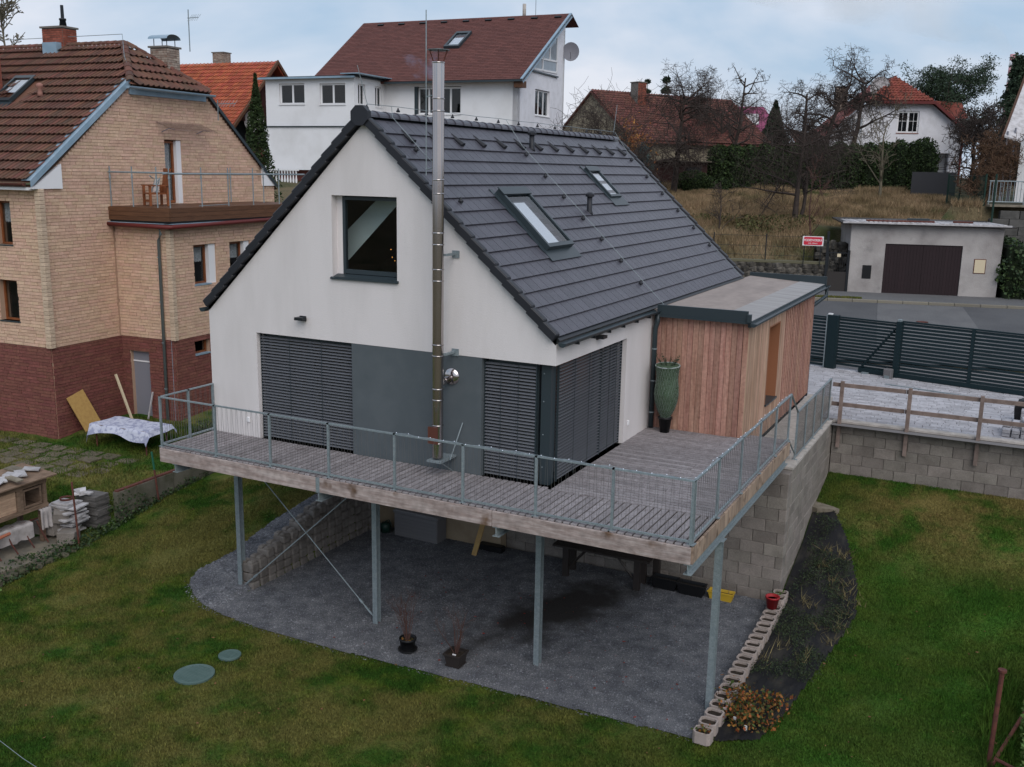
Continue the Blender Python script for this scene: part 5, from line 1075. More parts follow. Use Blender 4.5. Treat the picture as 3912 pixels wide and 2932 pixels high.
MB().box((-.42, -1.22, .80), (1.12, 2.85, .035), RY(.1)).build('lid', M['oldwood'], t)
for y in (-2.3, -.15):
    for x in (-.8, -.08): MB().bb((x - .05, y - .05, -.95), (x + .05, y + .05, 0)).build('leg', M['oldwood'], t)
g = random.Random(4)
for i in range(11):
    u = MB().box((0, 0, .018), (g.uniform(.3, .5), g.uniform(.16, .3), .03), None).build('tile_offcut', M['stackw'] if i % 3 else M['stone']); u.location = (-13.9 + g.uniform(0, .85), -2.1 + i * .19, -1.70 + g.uniform(0, .03)); u.rotation_euler = (0, .1, g.uniform(-.7, .7)); tag(u, '%s offcut on the hutch lid, %s from the near left end' % ('grey stone' if i % 3 == 0 else 'pale tile', ORD[i]), 'tile', 'offcuts on the hutch lid')
# tile stack
t = thing('tile_stack', 'neat stack of thin grey slabs beside the rusty post', 'stack of slabs', (-12.93, .78, -3.35), .1); it = []
for k_ in range(19): it.append(((g.uniform(-.03, .03), .26 + g.uniform(-.02, .02), .02 + k_ * .042), (.62, .46, .036), RZ(g.uniform(-.03, .03))))
pieces(t, 'slab', it, M['stackd'])
t = thing('tile_stack', 'ragged stack of pale broken slabs with loose pieces on top', 'stack of slabs', (-13.05, .35, -3.35), .1); it = []
for k_ in range(17): it.append(((g.uniform(-.1, .1), -.05 + g.uniform(-.09, .09), .02 + k_ * .047), (g.uniform(.5, .75), g.uniform(.38, .6), .036), RZ(g.uniform(-.25, .25))))
for k_ in range(5): it.append(((g.uniform(-.25, .25), .1 + g.uniform(-.1, .45), .86 + k_ * .012), (g.uniform(.3, .5), .14, .035), RZ(g.uniform(-1, 1)) @ RX(.1)))
pieces(t, 'slab', it, M['stackw'])
o = MB().lathe((0, 0, 0), [(.15, 0), (.16, .05), (.14, .05), (.135, .01)], 16, False).build('iron_ring', M['rust']); o.location = (-13.0, .3, -2.50); tag(o, 'small rusty ring lying on the pale slab stack', 'ring')
for i, (x, y, z, s_, r_, lb) in enumerate(((-13.45, -.02, -3.12, (.34, .42, .36), .3, 'grey concrete block behind the others beside the hutch'), (-13.2, .0, -3.15, (.36, .3, .3), .1, 'grey concrete block under the tilted one'), (-12.98, .10, -2.84, (.36, .34, .26), .9, 'tilted grey concrete block on top of the heap'), (-12.62, -.02, -3.26, (.42, .36, .28), .5, 'grey concrete block nearest the rusty post'))):
    o = MB().box((0, 0, 0), s_, None, .012).build('concrete_block', M['block']); o.location = (x, y, z); o.rotation_euler = (.25 if i == 2 else 0, .2 if i == 2 else 0, r_); tag(o, lb, 'concrete block')
# trestle with cloths
t = thing('trestle', 'low iron trestle under the hutch with bent legs', 'trestle', (-13.22, -1.0, -3.38), .05)
for y in (-.75, -.3, .15, .55):
    MB().tube([(.1, y, .55), (.2, y + .05, .25), (.3, y + .12, 0)], .018, 5).build('leg', M['rust'], t); MB().tube([(-.1, y, .55), (-.2, y + .05, .25), (-.28, y + .1, 0)], .018, 5).build('leg', M['rust'], t)
MB().tube([(0, -.9, .56), (0, .7, .56)], .02, 5).build('top_bar', M['rust'], t); MB().tube([(.28, -1.0, .5), (.30, -.35, .56)], .04, 8).build('handle', M['terracotta'], t)
def cloth(name, label, x0, x1, y0, y1, z, drop, m, seed):
    g = np.random.default_rng(seed); nx, ny = 10, 14; V = []; F = []
    for i in range(nx + 1):
        for j in range(ny + 1):
            u = i / nx; x = x0 + (x1 - x0) * min(u, .5) * 2; zz = z - drop * max(0, u - .5) * 2 + .015 * math.sin(j * 1.7 + i); V.append((x + .03 * math.sin(j * 1.1) * max(0, u - .5) * 2 + .001 * i, y0 + (y1 - y0) * j / ny, zz))
            if i and j: a = i * (ny + 1) + j; F.append((a, a - 1, a - ny - 2, a - ny - 1))
    o = npmesh(name, V, F, m, None, True); tag(o, label, 'cloth'); return o
cloth('cloth', 'faded patterned cloth hanging over the iron trestle', -13.38, -13.05, -1.75, -.62, -2.80, .36, M['clothw'], 1); cloth('cloth', 'narrow pale cloth hanging below the right end of the hutch', -13.25, -13.02, -.42, -.12, -2.56, .48, M['clothw'], 2)
# concrete platform, edging, ivy
o = MB().prism([(-14.6, -2.9), (-12.45, -2.9), (-12.3, -1.4), (-12.35, -.35), (-13.0, .15), (-14.2, .1)], 'z', -3.6, -3.40).build('concrete_slab', mat('old_concrete', (.20, .17, .13), .95, 0, (.12, .11, .09), 3, bump=(20, .5))); tag(o, 'old concrete slab under the trestle and blocks', 'slab')
t = thing('edging', "irregular stones edging the lawn below the neighbour's slab", 'stones'); it = []
for i in range(13): s_ = g.uniform(.2, .34); it.append(((-12.18 + g.uniform(-.05, .05), -3.3 + i * .34, -3.52), (s_, s_ * 1.2, .2), RZ(g.uniform(0, 3))))
pieces(t, 'stone', it, M['oldstone'], kind='rock2')
def leafpatch(name, label, poly, n, hf, h, size, m, seed, kind='stuff', cat='ground cover'):
    P, g = scatter(poly, n, hf, 0, seed=seed); P[:, 2] += g.uniform(0, 1, len(P)) ** 2 * h * (.4 + .6 * np.abs(bands(seed, P[:, 0] * 2, P[:, 1] * 2, .8))); V, F = cards(P, size, g, asp=.75, up=0); o = npmesh(name, V, F, m); tag(o, label, cat, kind=kind); return o
t = thing('old_bank_stones', 'rough stones holding back the neighbour yard below the hutch', 'stones'); it = []
for r_ in range(1):
    y = -7.5
    while y < 1.3: l = g.uniform(.25, .45); it.append(((-12.44 + g.uniform(-.03, .03), y, -3.60 + r_ * .19), (.3, l + .05, .24), RX(g.uniform(-.1, .1)))); y += l
pieces(t, 'stone', it, M['oldstone'], kind='rock9')
leafpatch('ivy', 'low green ivy and weeds over the edging stones', [(-12.7, -3.4), (-11.95, -3.4), (-12.05, -.3), (-12.1, 1.5), (-12.3, 4.6), (-12.38, 4.6), (-12.4, 1.3), (-12.45, -.3), (-12.7, -1)], 7000, lambda x, y: HL(x, y) + .03, .26, .06, M['ivy'], 71)
leafpatch('weeds', 'pale green weeds at the left edge of the lawn', [(-12.6, -3.6), (-11.7, -3.6), (-11.85, -2.4), (-12.5, -2.2)], 1500, lambda x, y: HL(x, y) + .04, .35, .07, M['pale_leaf'], 72)
# paving slabs in the yard
t = thing('stepping_slabs', "mossy square paving slabs laid along the neighbour's house", 'paving'); it = []
for i in range(11):
    for j in range(4):
        u, v = -3.6 + i * .68 + (j % 2) * .25, -1.75 + j * .52
        if g.random() < .93: x, y = -18.733 + u * math.cos(NG) - v * math.sin(NG), 4.2 + u * math.sin(NG) * 1 + v * math.cos(NG); it.append(((x, y, float(HN(x, y)) + .0 + g.uniform(-.008, .01)), (.53, .44, .05), RZ(NG + g.uniform(-.1, .1)) @ RX(g.uniform(-.02, .02))))
pieces(t, 'slab', it, M['slab'], ch=.012)
# covered table
t = thing('garden_table', "long table in the neighbour's yard", 'table', (-16.1, 5.15, -2.80), .06)
t['label'] = "thin-legged table under the patterned cloth in the neighbour's yard"
MB().bb((-1.05, -.5, .66), (1.05, .5, .70)).build('tabletop', M['oldwood'], t)
for x in (-.95, .95):
    for y in (-.42, .42): MB().tube([(x, y, -.2), (x, y, .66)], .022, 6).build('leg', M['rust'], t)
nx, ny = 44, 26; V = []; F = []
for i in range(nx + 1):
    for j in range(ny + 1):
        u, v = (i / nx - .5) * 2.75, (j / ny - .5) * 1.75; ox, oy = max(abs(u) - 1.07, 0), max(abs(v) - .52, 0); dr = (ox + oy) * .95
        V.append((math.copysign(min(abs(u), 1.07), u) + math.copysign(ox * .3, u) + .02 * math.sin(v * 9) * (ox > 0), math.copysign(min(abs(v), .52), v) + math.copysign(oy * .3, v) + .03 * math.sin(u * 7) * (oy > 0), .715 - dr * (.75 + .25 * math.sin(u * 3.1 + v)) + .012 * math.sin(u * 8 + v * 5)))
        if i and j: a = i * (ny + 1) + j; F.append((a, a - 1, a - ny - 2, a - ny - 1))
o = npmesh('tablecloth', V, F, M['clothp'], None, True); o.location = (-16.1, 5.15, -2.80); o.rotation_euler = (0, 0, .06); tag(o, 'blue and white patterned oilcloth draped over the yard table', 'tablecloth')
def lean(name, label, cat, p0, p1, w_, th_, m, side):
    A_, B_ = np.array(p0, float), np.array(p1, float); d = B_ - A_; L_ = np.linalg.norm(d); d /= L_; s_ = np.array(side, float); s_ -= s_.dot(d) * d; s_ /= np.linalg.norm(s_); o = MB().box((A_ + B_) / 2, (w_, th_, L_), np.array([s_, np.cross(d, s_), d]).T).build(name, m); tag(o, label, cat)
lean('board', 'tan particle board leaning on the red plinth', 'board', (-18.15, 5.75, -2.98), (-18.68, 5.35, -1.52), .68, .02, M['osb'], (0, 1, 0))
lean('white_bar', 'long white bar leaning beside the grey door', 'bar', (-17.9, 6.95, -2.95), (-18.55, 6.85, -1.15), .07, .05, M['cream'], (0, 1, 0)); lean('grey_bar', 'short grey bar leaning beside the grey door', 'bar', (-17.75, 7.25, -2.95), (-17.65, 7.5, -1.75), .05, .03, M['stackw'], (0, 1, 0))
o = MB().tube([(-18.05, 4.75, -2.9), (-17.95, 5.75, -2.86)], .08, 14, False).build('drain_pipe', M['orangepipe']); tag(o, 'short orange drain pipe lying at the foot of the board', 'pipe')
leafpatch('shrub', 'small green bush growing at the house corner behind the table', [(-16.4, 7.1), (-15.8, 7.1), (-15.8, 7.6), (-16.4, 7.6)], 500, lambda x, y: -2.9 + 0 * x, .5, .07, M['ivy'], 73, kind=None, cat='bush')
leafpatch('creeper', 'dark creeper and weeds along the foot of the neighbour wall', [(-15.4, 6.7), (-13.0, 6.4), (-12.6, 8.5), (-15.4, 8.5)], 4200, lambda x, y: -2.75 + 0 * x, .7, .08, M['ivy'], 74)

g = np.random.default_rng(402); P = []
for i in range(26):
    x, y = g.uniform(3.4, 4.6), g.uniform(2.2, 7.8)
    if inpoly(np.array([x]), np.array([y]), BED)[0]:
        c = np.array([x, y, float(HB(x, y)) + .04]); a = g.uniform(0, 6.28)
        for k in range(24): P.append(c + g.normal(size=3) * np.array([.10, .10, .01]))
V, F = blades(np.array(P), .16, .008, g, 2.2); o = npmesh('dead_grass', V, F, mat('dead_grass_blade', (.16, .13, .06), .9, .4)); tag(o, 'dry dead grass tufts poking through the weed fabric', 'grass', kind='stuff')

leafpatch('bramble', 'dark bramble hanging over the near end of the weathered boundary wall', [(-12.6, 1.1), (-12.25, 1.1), (-12.25, 2.2), (-12.6, 2.2)], 420, lambda x, y: -2.95 + 0 * x, .6, .06, M['ivy'], 75, kind=None, cat='bramble')
g = np.random.default_rng(405); n = 420; x = g.uniform(-11.5, 8, n); y = g.uniform(-6, 9.5, n); k = ~inpoly(x, y, GR) & ~inpoly(x, y, BED) & ~((x > -7.3) & (x < 3.1) & (y > -.6)); P = np.stack([x[k], y[k], HL(x[k], y[k]) + .035], 1); V, F = cards(P, .055, g, asp=.7); V[:, 2] = np.repeat(P[:, 2], 4) + (V[:, 2] - np.repeat(P[:, 2], 4)) * .35; o = npmesh('lawn_leaves', V, F, mat('brown_leaf', (.13, .07, .03), .85, .5, hue=.02)); tag(o, 'few fallen brown leaves scattered over the lawn', 'leaves', kind='stuff')
g = np.random.default_rng(406); C_ = []
for i in range(95): x, y = g.uniform(-11.5, 8), g.uniform(-6, 9.5); C_.append((x, y)) if (not inpoly(np.array([x]), np.array([y]), GR)[0] and not inpoly(np.array([x]), np.array([y]), BED)[0] and not (-7.3 < x < 3.1 and y > -.6)) else None
C_ = np.array(C_); P = np.repeat(C_, 60, 0) + g.normal(size=(len(C_) * 60, 2)) * .06; P = np.stack([P[:, 0], P[:, 1], HL(P[:, 0], P[:, 1])], 1); V, F = blades(P, .085, .009, g, 1.1); o = npmesh('grass_tufts', V, F, M['lawnb']); tag(o, 'taller tufts standing out of the mown lawn', 'grass', kind='stuff')
# ================================================================== neighbour's brick-faced house (own axes)
NB = thing('brick_faced_house', 'house faced in tan stone strips over a dark red plinth, brown tiled half-hip roof', 'house', (-18.733, 4.704, 0), NG)
fF, fS = fmap('F', 0), fmap('S', 0)
gb_out = [(0, -3.3), (0, 4.80), (3.72, 7.84), (7.3, 7.84), (11.1, 4.75), (11.1, -3.3)]; gdoor = (5.2, 6.02, 4.16, 6.26)
wall(fS, gb_out, [gdoor], .35).build('gable_wall', M['brickm'], NB)
fw_h = [(-1.85, -1.2, 3.03, 4.31), (-1.98, -1.18, .72, 1.97)]
wall(fF, [(-12, -3.3), (-12, 4.8), (-.01, 4.8), (-.01, -3.3)], fw_h, .35).build('front_wall', M['brickm'], NB)
BHt = .098
fS2 = lambda a, d, z: (-d, a, z)
def brickwork(f, out, hl, z0, z1, m, q=.01): return courses(out, hl, z0, z1, BHt, .36, .010, .7)
allr = []
def face(f, out, hl, z0, z1, m, nm, limit):
    it = []
    for a0, a1, b0, b1 in courses(out, hl, z0, z1, BHt, .37, .011, .75):
        t = .04; l = round(a1 - a0, 2); c = f((a0 + a1) / 2, -.012 + random.uniform(-.006, .006), (b0 + b1) / 2); s = np.abs(np.array(f(l, t, b1 - b0)) - np.array(f(0, 0, 0))); it.append((c, s, None))
    return it
fE, fES = fmap('F', 2.82), fmap('S', 2.2)
EO = [(0.0, -3.3), (0.0, 3.62), (2.2, 3.62), (2.2, -3.3)]; edoor = (.33, 1.12, -3.1, -.48)
SO = [(2.82, -3.3), (2.82, 3.62), (9.6, 3.62), (9.6, -3.3)]; sw_h = [(3.84, 4.92, 1.63, 2.94), (5.60, 6.68, 1.63, 2.94), (3.70, 4.42, -.64, -.13)]
wall(fE, EO, [edoor], .3).build('extension_front', M['brickm'], NB); wall(fES, SO, sw_h, .3).build('extension_side', M['brickm'], NB)
up_ = face(fS, gb_out, [gdoor, (2.7, 9.7, -4, 4.16)], 0, 7.9, None, '', 0)
up_ = [i for i in up_ if not (i[0][1] > 10.2 and i[0][2] < 5.5 and i[0][2] > 4.8)] + face(fF, [(-11.9, -3.3), (-11.9, 4.78), (-.0, 4.78), (-.0, -3.3)], fw_h, 0, 4.78, None, '', 0) + face(fE, EO, [edoor], 0, 3.6, None, '', 0) + face(fES, SO, sw_h, 0, 3.6, None, '', 0)
lo_ = face(fS, [(0, -3.3), (0, 0), (2.82, 0), (2.82, -3.3)], [], -3.4, -.01, None, '', 0) + face(fF, [(-11.9, -3.4), (-11.9, 0), (0, 0), (0, -3.4)], [], -3.4, -.01, None, '', 0) + face(fE, EO, [edoor], -3.4, -.01, None, '', 0) + face(fES, SO, sw_h, -3.4, -.01, None, '', 0)
pieces(NB, 'stone_strip', up_, M['brick']); pieces(NB, 'plinth_strip', lo_, M['red'])
it = []; z = 0.
while z < 4.7: it.append(((.012, -.012, z + .055), (.20, .20, .10), RZ(random.uniform(-.05, .05)))); z += .112
z = 0.
while z < 3.55: it.append(((2.212, 2.808, z + .055), (.18, .18, .10), RZ(random.uniform(-.05, .05)))); z += .112
pieces(NB, 'corner_stone', it, M['quoin'], ch=.012)
b = MB(); b.prism([(-.30, 4.70), (.78, 4.70), (.78, 5.42), (-.30, 4.72)], 'x', -.02, .10); b.build('eave_return', M['white'], NB); b = MB(); b.prism([(10.36, 4.72), (11.2, 4.72), (10.36, 5.45)], 'x', -.02, .10); b.build('eave_return', M['white'], NB)
MB().bb((-12, -.36, 4.66), (-.02, .0, 4.74)).build('soffit', M['white'], NB)
# windows and doors
window(NB, fF, -1.85, -1.2, 3.03, 4.31, .16, M['winwood'], cols=1, sill=M['anth'], curtain=.45); window(NB, fF, -1.98, -1.18, .72, 1.97, .16, M['winwood'], cols=1, sill=M['anth'], curtain=0)
window(NB, fES, 3.84, 4.60, 1.67, 2.92, .16, M['winwood'], cols=1, sill=M['bluezinc'], curtain=.4); window(NB, fES, 5.60, 6.4, 1.67, 2.92, .16, M['winwood'], cols=1, sill=M['bluezinc'], curtain=.4); window(NB, fES, 3.72, 4.4, -.60, -.15, .12, M['winwood'], cols=1, sill=M['bluezinc'])
for a in ((4.60, 4.92), (6.4, 6.68)): b = MB(); mbox(b, fES, a[0], a[1], .02, .24, 1.64, 2.93); b.build('plaster_reveal', M['white'], NB)
b = MB(); mbox(b, fS, 5.80, 6.03, .01, .3, 4.16, 6.25); b.build('plaster_reveal', M['white'], NB)
window(NB, fS, 5.21, 5.80, 4.18, 6.24, .14, M['winwood'], cols=1, curtain=.95, fw=.08)
b = MB(); mbox(b, fE, .33, 1.12, .12, .16, -3.0, -.48); b.build('door', M['grey'], NB); b = MB(); mbox(b, fE, .33, 1.12, .10, .12, -.84, -.80); b.build('door_rail', M['white'], NB)
# roof: front slope, rear slope, half hip
RDG = (5.5, 9.42); fr = slope_frame((0, -.37, 4.90), (0, RDG[0] + .37, RDG[1] - 4.90), (1, 0, 0)); SLn = float(np.hypot(RDG[0] + .37, RDG[1] - 4.9)); cs = (RDG[0] + .37) / SLn
def umax(s): v = -.37 + s * cs; return .02 if v < 3.62 else .10 - (v - 3.62) / 1.88 * 1.85
b = MB()
def sl(u, v, side=1): z = 4.90 + (v + .37) * (RDG[1] - 4.9) / (RDG[0] + .37) if side > 0 else RDG[1] - (v - RDG[0]) * (RDG[1] - 4.6) / 5.8; return (u, v, z - .03)
b.add([sl(-12, -.37), sl(.05, -.37), sl(.05, 3.66), sl(-1.75, 5.5), sl(-12, 5.5), sl(-12, 11.3, -1), sl(.05, 11.3, -1), sl(.05, 7.34, -1), (.28, 3.6, 7.92), (.28, 7.4, 7.92)], [(0, 1, 2, 3, 4), (4, 3, 7, 6, 5), (8, 9, 3), (2, 8, 3), (9, 7, 3)]).build('roof_underlay', M['clay'], NB)
skl = lambda w, s: (-4.75 < w < -3.1) and (3.75 < s < 5.1) and abs((w + 4.1) - (s - 4.4) * 0) < .42
tiles(NB, fr, 17, lambda s: (-12, umax(s)), .20, SLn / 17, M['clay'], th=.03, lift=.085, kind='pan', name='roof_tile', stagger=0, hgt=.035, gap=.0, skip=skl, limit=300)
fh = slope_frame((.36, 5.5, 7.84), (-2.1, 0, 1.58), (0, 1, 0)); Hs = float(np.hypot(2.1, 1.58))
tiles(NB, fh, 6, lambda s: (-1.9 * (1 - s / Hs) + .02, 1.9 * (1 - s / Hs)), .235, Hs / 6, M['clay'], th=.03, lift=.085, kind='pan', name='hip_tile', stagger=0, hgt=.05, gap=0)
rv, rf = halfround(.13, .11, .36); rt = tess(rv, rf); rt.materials.append(M['clay'])
def caprow(p, q, st=.33):
    p, q = np.array(p, float), np.array(q, float); d = q - p; L_ = np.linalg.norm(d); d /= L_; k = 0
    up = np.array([0, 0, 1.]); x_ = np.cross(d, up); x_ /= np.linalg.norm(x_); z_ = np.cross(x_, d); n = int(L_ / st)
    for i in range(n):
        o = link('ridge_tile', rt, NB); c = p + d * st * i; o.matrix_basis = Matrix(((x_[0], d[0], z_[0], c[0]), (x_[1], d[1], z_[1], c[1]), (x_[2], d[2], z_[2], c[2]), (0, 0, 0, 1)))
caprow((-1.75, 5.5, 9.42), (-9.5, 5.5, 9.42)); caprow((.2, 3.66, 7.98), (-1.75, 5.5, 9.46)); caprow((.2, 7.34, 7.98), (-1.75, 5.5, 9.46))
b = MB(); V = []
for u, v, dz in ((-.22, -.40, .06), (.14, -.40, .06), (.14, 3.72, .06), (-.22, 3.72, .06), (.14, -.40, -.14), (.14, 3.72, -.14)): V.append((u, v, 4.90 + (v + .37) * (RDG[1] - 4.9) / (RDG[0] + .37) + dz))
b.add(V, [(0, 1, 2, 3), (1, 4, 5, 2)]).build('verge_flashing', M['bluezinc'], NB)
b = MB(); b.add([(.14, v, 7.97 - (v - 7.3) * .84 + dz) for v in (7.3, 11.2) for dz in (.05, -.1)] + [(-.1, v, 7.97 - (v - 7.3) * .84 + .05) for v in (7.3, 11.2)], [(0, 1, 3, 2), (0, 2, 5, 4)]).build('verge_board', M['anth'], NB)
gutter(.42, 3.3, 7.35, 7.84, .08, NB, M['bluezinc']); b = MB(); b.bb((.02, 3.72, 7.62), (.10, 7.3, 7.80)); b.build('hip_fascia', M['bluezinc'], NB)
b = MB(); n = 8
gt = MB(); V = []
for u in (-12, -.05):
    for i in range(9): a = math.pi * (1 + i / 8); V.append((u, -.46 + .08 * math.cos(a), 4.86 + .08 * math.sin(a)))
gt.add(V, [(i, i + 1, 10 + i, 9 + i) for i in range(8)] + [tuple(range(9, 18))]).build('gutter', M['rust'], NB)
# skylight
def onN(u, v, h): return np.array(fr[0]) + fr[1] * ((v + .37) / cs) + fr[3] * h + np.array([u, 0, 0])
def nbx(mb, u0, u1, v0, v1, h0, h1): mb.add([onN(u, v, h) for h in (h0, h1) for u, v in ((u0, v0), (u1, v0), (u1, v1), (u0, v1))], BOXF)
b = MB(); [nbx(b, *q, .02, .14) for q in ((-4.95, -4.87, 2.75, 3.9), (-4.12, -4.04, 2.75, 3.9), (-4.87, -4.12, 2.75, 2.87), (-4.87, -4.12, 3.78, 3.9))]; o = b.build('skylight', M['anth'], NB); b = MB(); nbx(b, -4.87, -4.12, 2.87, 3.78, .09, .1); b.build('pane', glass, o); b = MB(); nbx(b, -4.85, -4.14, 3.2, 3.77, .055, .06); b.build('roller_blind', M['membrane'], o); b = MB(); nbx(b, -5.05, -3.95, 2.5, 2.75, .06, .075); b.build('flashing', M['anth'], o)
b = MB(); c = onN(-2.95, 3.0, .05); b.lathe(c, [(.1, 0), (.08, .1), (.06, .25), (.11, .3), (.1, .38), (.03, .42)], 12); b.build('vent_tile', mat('pink_clay', (.3, .15, .12), .8, 0), NB, True)
def stack(parent, c, w_, d_, h, m, cap=True, nm='chimney'):
    t = MB().bb((c[0] - w_ / 2, c[1] - d_ / 2, c[2]), (c[0] + w_ / 2, c[1] + d_ / 2, c[2] + h)).build(nm, M['mortar'], parent)
    it = []; z = c[2]
    for k in range(int(h / .075)):
        zz = c[2] + .0375 + k * .075
        for sgn, ax, Ln, oth in ((-1, 'y', w_, d_), (1, 'x', d_, w_)):
            nb = max(2, round(Ln / .26)); l = Ln / nb
            for i in range(-1 if k % 2 else 0, nb):
                a0, a1 = max(-Ln / 2, -Ln / 2 + (i + (.5 if k % 2 else 0)) * l), min(Ln / 2, -Ln / 2 + (i + 1 + (.5 if k % 2 else 0)) * l)
                if a1 - a0 < .03: continue
                if ax == 'y': it.append(((c[0] + (a0 + a1) / 2, c[1] - d_ / 2 - .004, zz), (round(a1 - a0 - .012, 3), .03, .063), None))
                else: it.append(((c[0] + w_ / 2 + .004, c[1] + (a0 + a1) / 2, zz), (.03, round(a1 - a0 - .012, 3), .063), None))
    pieces(t, 'brick', it, m, limit=120)
    if cap: MB().bb((c[0] - w_ / 2 - .06, c[1] - d_ / 2 - .06, c[2] + h), (c[0] + w_ / 2 + .06, c[1] + d_ / 2 + .06, c[2] + h + .06)).build('cap', M['mortar'], t)
    return t
t = stack(NB, (-4.75, 5.6, 9.0), .95, .6, 1.0, M['brick2']); MB().lathe((-4.55, 5.6, 10.06), [(.13, 0), (.1, .22), (.12, .22), (.12, .28), (.06, .28), (.055, .72)], 12).build('flue_pot', M['black'], t, True); MB().bb((-5.0, 5.05, 9.1), (-4.35, 5.3, 9.5)).build('flashing', M['bluezinc'], t)
stack(NB, (-5.35, 2.9, 7.6), .8, .7, 1.75, M['brick2'])
t = stack(NB, (-1.0, 6.6, 8.2), .72, .6, 1.15, M['brickpale']); b = MB(); [b.tube([(-1.0 + x, 6.6 + y, 9.4), (-1.0 + x, 6.6 + y, 9.66)], .015, 5) for x in (-.28, .28) for y in (-.2, .2)]; b.build('cowl_leg', M['black'], t)
V = [(-1.42 + .84 * k, 6.6 + .34 * math.cos(math.pi * i / 8), 9.64 + .16 * math.sin(math.pi * i / 8)) for k in (0, 1) for i in range(9)]; MB().add(V, [(i, i + 1, 10 + i, 9 + i) for i in range(8)]).build('cowl', M['bluezinc'], t)
def antenna(name, label, c, h, s=.5, m=None):
    t = thing(name, label, 'antenna', c); MB().tube([(0, 0, 0), (0, 0, h)], .018, 6).build('mast', M['zinc'], t); b = MB(); b.tube([(-.05, 0, h * .8), (s, 0, h * .8)], .012, 5); [b.tube([(s * k, -.12, h * .8 - .12), (s * k, .12, h * .8 + .12)], .006, 4) for k in (.15, .3, .45, .6, .8, 1.)]; b.build('boom', M['zinc'], t); return t
antenna('antenna', 'television antenna beside the pale brick chimney with the curved cowl', (-19.65 + .75, 11.15, 9.2), 1.35, .45)
antenna('antenna', 'small dark antenna on the right verge of the brick-faced gable', (-18.75, 12.2, 7.0), .7, .8)
# lightning wire on the roof, canopy, lights
b = MB(); b.tube([(-9, 5.5, 9.7), (-1.8, 5.5, 9.72), (-.9, 4.6, 8.9), (.15, 3.8, 8.1), (.2, 3.75, 7.75)], .010, 4); b.build('lightning_wire', M['zinc'], NB)
b = MB(); V = [(0.02, 4.85, 6.82), (0.02, 7.05, 6.82), (.75, 7.05, 6.56), (.75, 4.85, 6.56)]; b.add(V + [(x, y, z + .02) for x, y, z in V], BOXF[:1] + BOXF[1:]).build('canopy', glassw, NB); 
for v in (5.1, 6.8): MB().tube([(.0, v, 6.5), (.35, v, 6.62), (.6, v, 6.6)], .015, 5).build('canopy_bracket', M['grey'], NB)
# balcony
b = MB(); b.bb((-.0, 2.62, 3.66), (2.42, 9.7, 4.10)); b.build('balcony_slab', M['black'], NB); it = []
for i in range(17): it.append(((.02 + i * .142 + .07, 6.15, 4.125), (.136, 7.1, .04), None))
pieces(NB, 'balcony_board', it, M['brownwood'])
for k in range(3): z = 3.735 + k * .135; MB().bb((-.02, 2.56, z), (2.46, 2.62, z + .128)).build('fascia_plank', M['brownwood'], NB); MB().bb((2.42, 2.62, z), (2.47, 9.7, z + .128)).build('fascia_plank', M['brownwood'], NB)
b = MB(); b.tube([(.0, 2.52, 3.60), (2.5, 2.52, 3.57), (2.54, 2.6, 3.58), (2.54, 9.7, 3.66)], .07, 8); b.build('gutter', M['red_paint'], NB, True); b = MB(); b.bb((-.02, 2.50, 3.655), (2.5, 2.66, 3.67)); b.bb((2.3, 2.5, 3.655), (2.56, 9.7, 3.67)); b.build('drip_flashing', M['bluezinc'], NB)['kind'] = 'stuff'
MB().tube([(2.05, 2.55, 3.56), (2.05, 2.6, 3.35), (1.85, 2.72, 3.15), (1.82, 2.72, -3.0)], .05, 10).build('downpipe', mat('pipe_grey', (.17, .2, .2), .5, 0), NB, True)
for z in (2.6, 1.2, -.1, -1.6): MB().tube([(1.82, 2.72, z), (1.82, 2.72, z + .03)], .058, 8).build('pipe_clip', M['zinc'], NB)
MB().tube([(2.08, 2.79, .1), (2.08, 2.79, -3.0)], .014, 5).build('conductor_pipe', M['grey'], NB)
RL_ = thing('balcony_railing', 'bare galvanised tube railing round the brown balcony', 'railing', (-18.733, 4.704, 0), NG)
MB().tube([(-.1, 2.66, 5.20), (2.42, 2.66, 5.20)], .028, 8).build('top_rail', M['zinc'], RL_); MB().tube([(2.36, 2.5, 5.18), (2.36, 9.8, 5.18)], .028, 8).build('top_rail', M['zinc'], RL_)
for u, v in ((.08, 2.66), (.98, 2.66), (1.95, 2.66), (2.36, 2.75), (2.36, 4.2), (2.36, 5.5), (2.36, 6.8), (2.36, 8.25), (.12, 8.4), (1.2, 8.9)):
    MB().tube([(u, v, 4.14), (u, v, 5.38)], .02, 7).build('post', M['zinc'], RL_)
    MB().tube([(u, v, 5.02), (u, v, 5.17)], .035, 6, r1=.02).build('bracket', M['zinc'], RL_)
def place(o, u, v, z, r=0): o.location = (-18.733 + u * math.cos(NG) - v * math.sin(NG), 4.704 + u * math.sin(NG) + v * math.cos(NG), z); o.rotation_euler = (0, 0, NG + r)
t = thing('armchair', 'reddish brown wooden garden armchair on the balcony', 'chair'); place(t, .75, 3.9, 4.15, -.5)
for x, y in ((-.3, -.28), (.3, -.28), (-.3, .28), (.3, .28)): MB().bb((x - .035, y - .035, 0), (x + .035, y + .035, .62 if y < 0 else .62)).build('leg', M['winwood'], t)
MB().bb((-.3, -.3, .36), (.3, .28, .41)).build('seat', M['winwood'], t)
for x in (-.32, .32): MB().bb((x - .05, -.34, .62), (x + .05, .34, .655)).build('armrest', M['winwood'], t)
for i in range(6): MB().box((-.25 + i * .1, .34, .75), (.075, .025, .78), RX(-.16)).build('back_slat', M['winwood'], t)
MB().box((0, .40, 1.13), (.64, .035, .10), RX(-.16)).build('back_rail', M['winwood'], t)
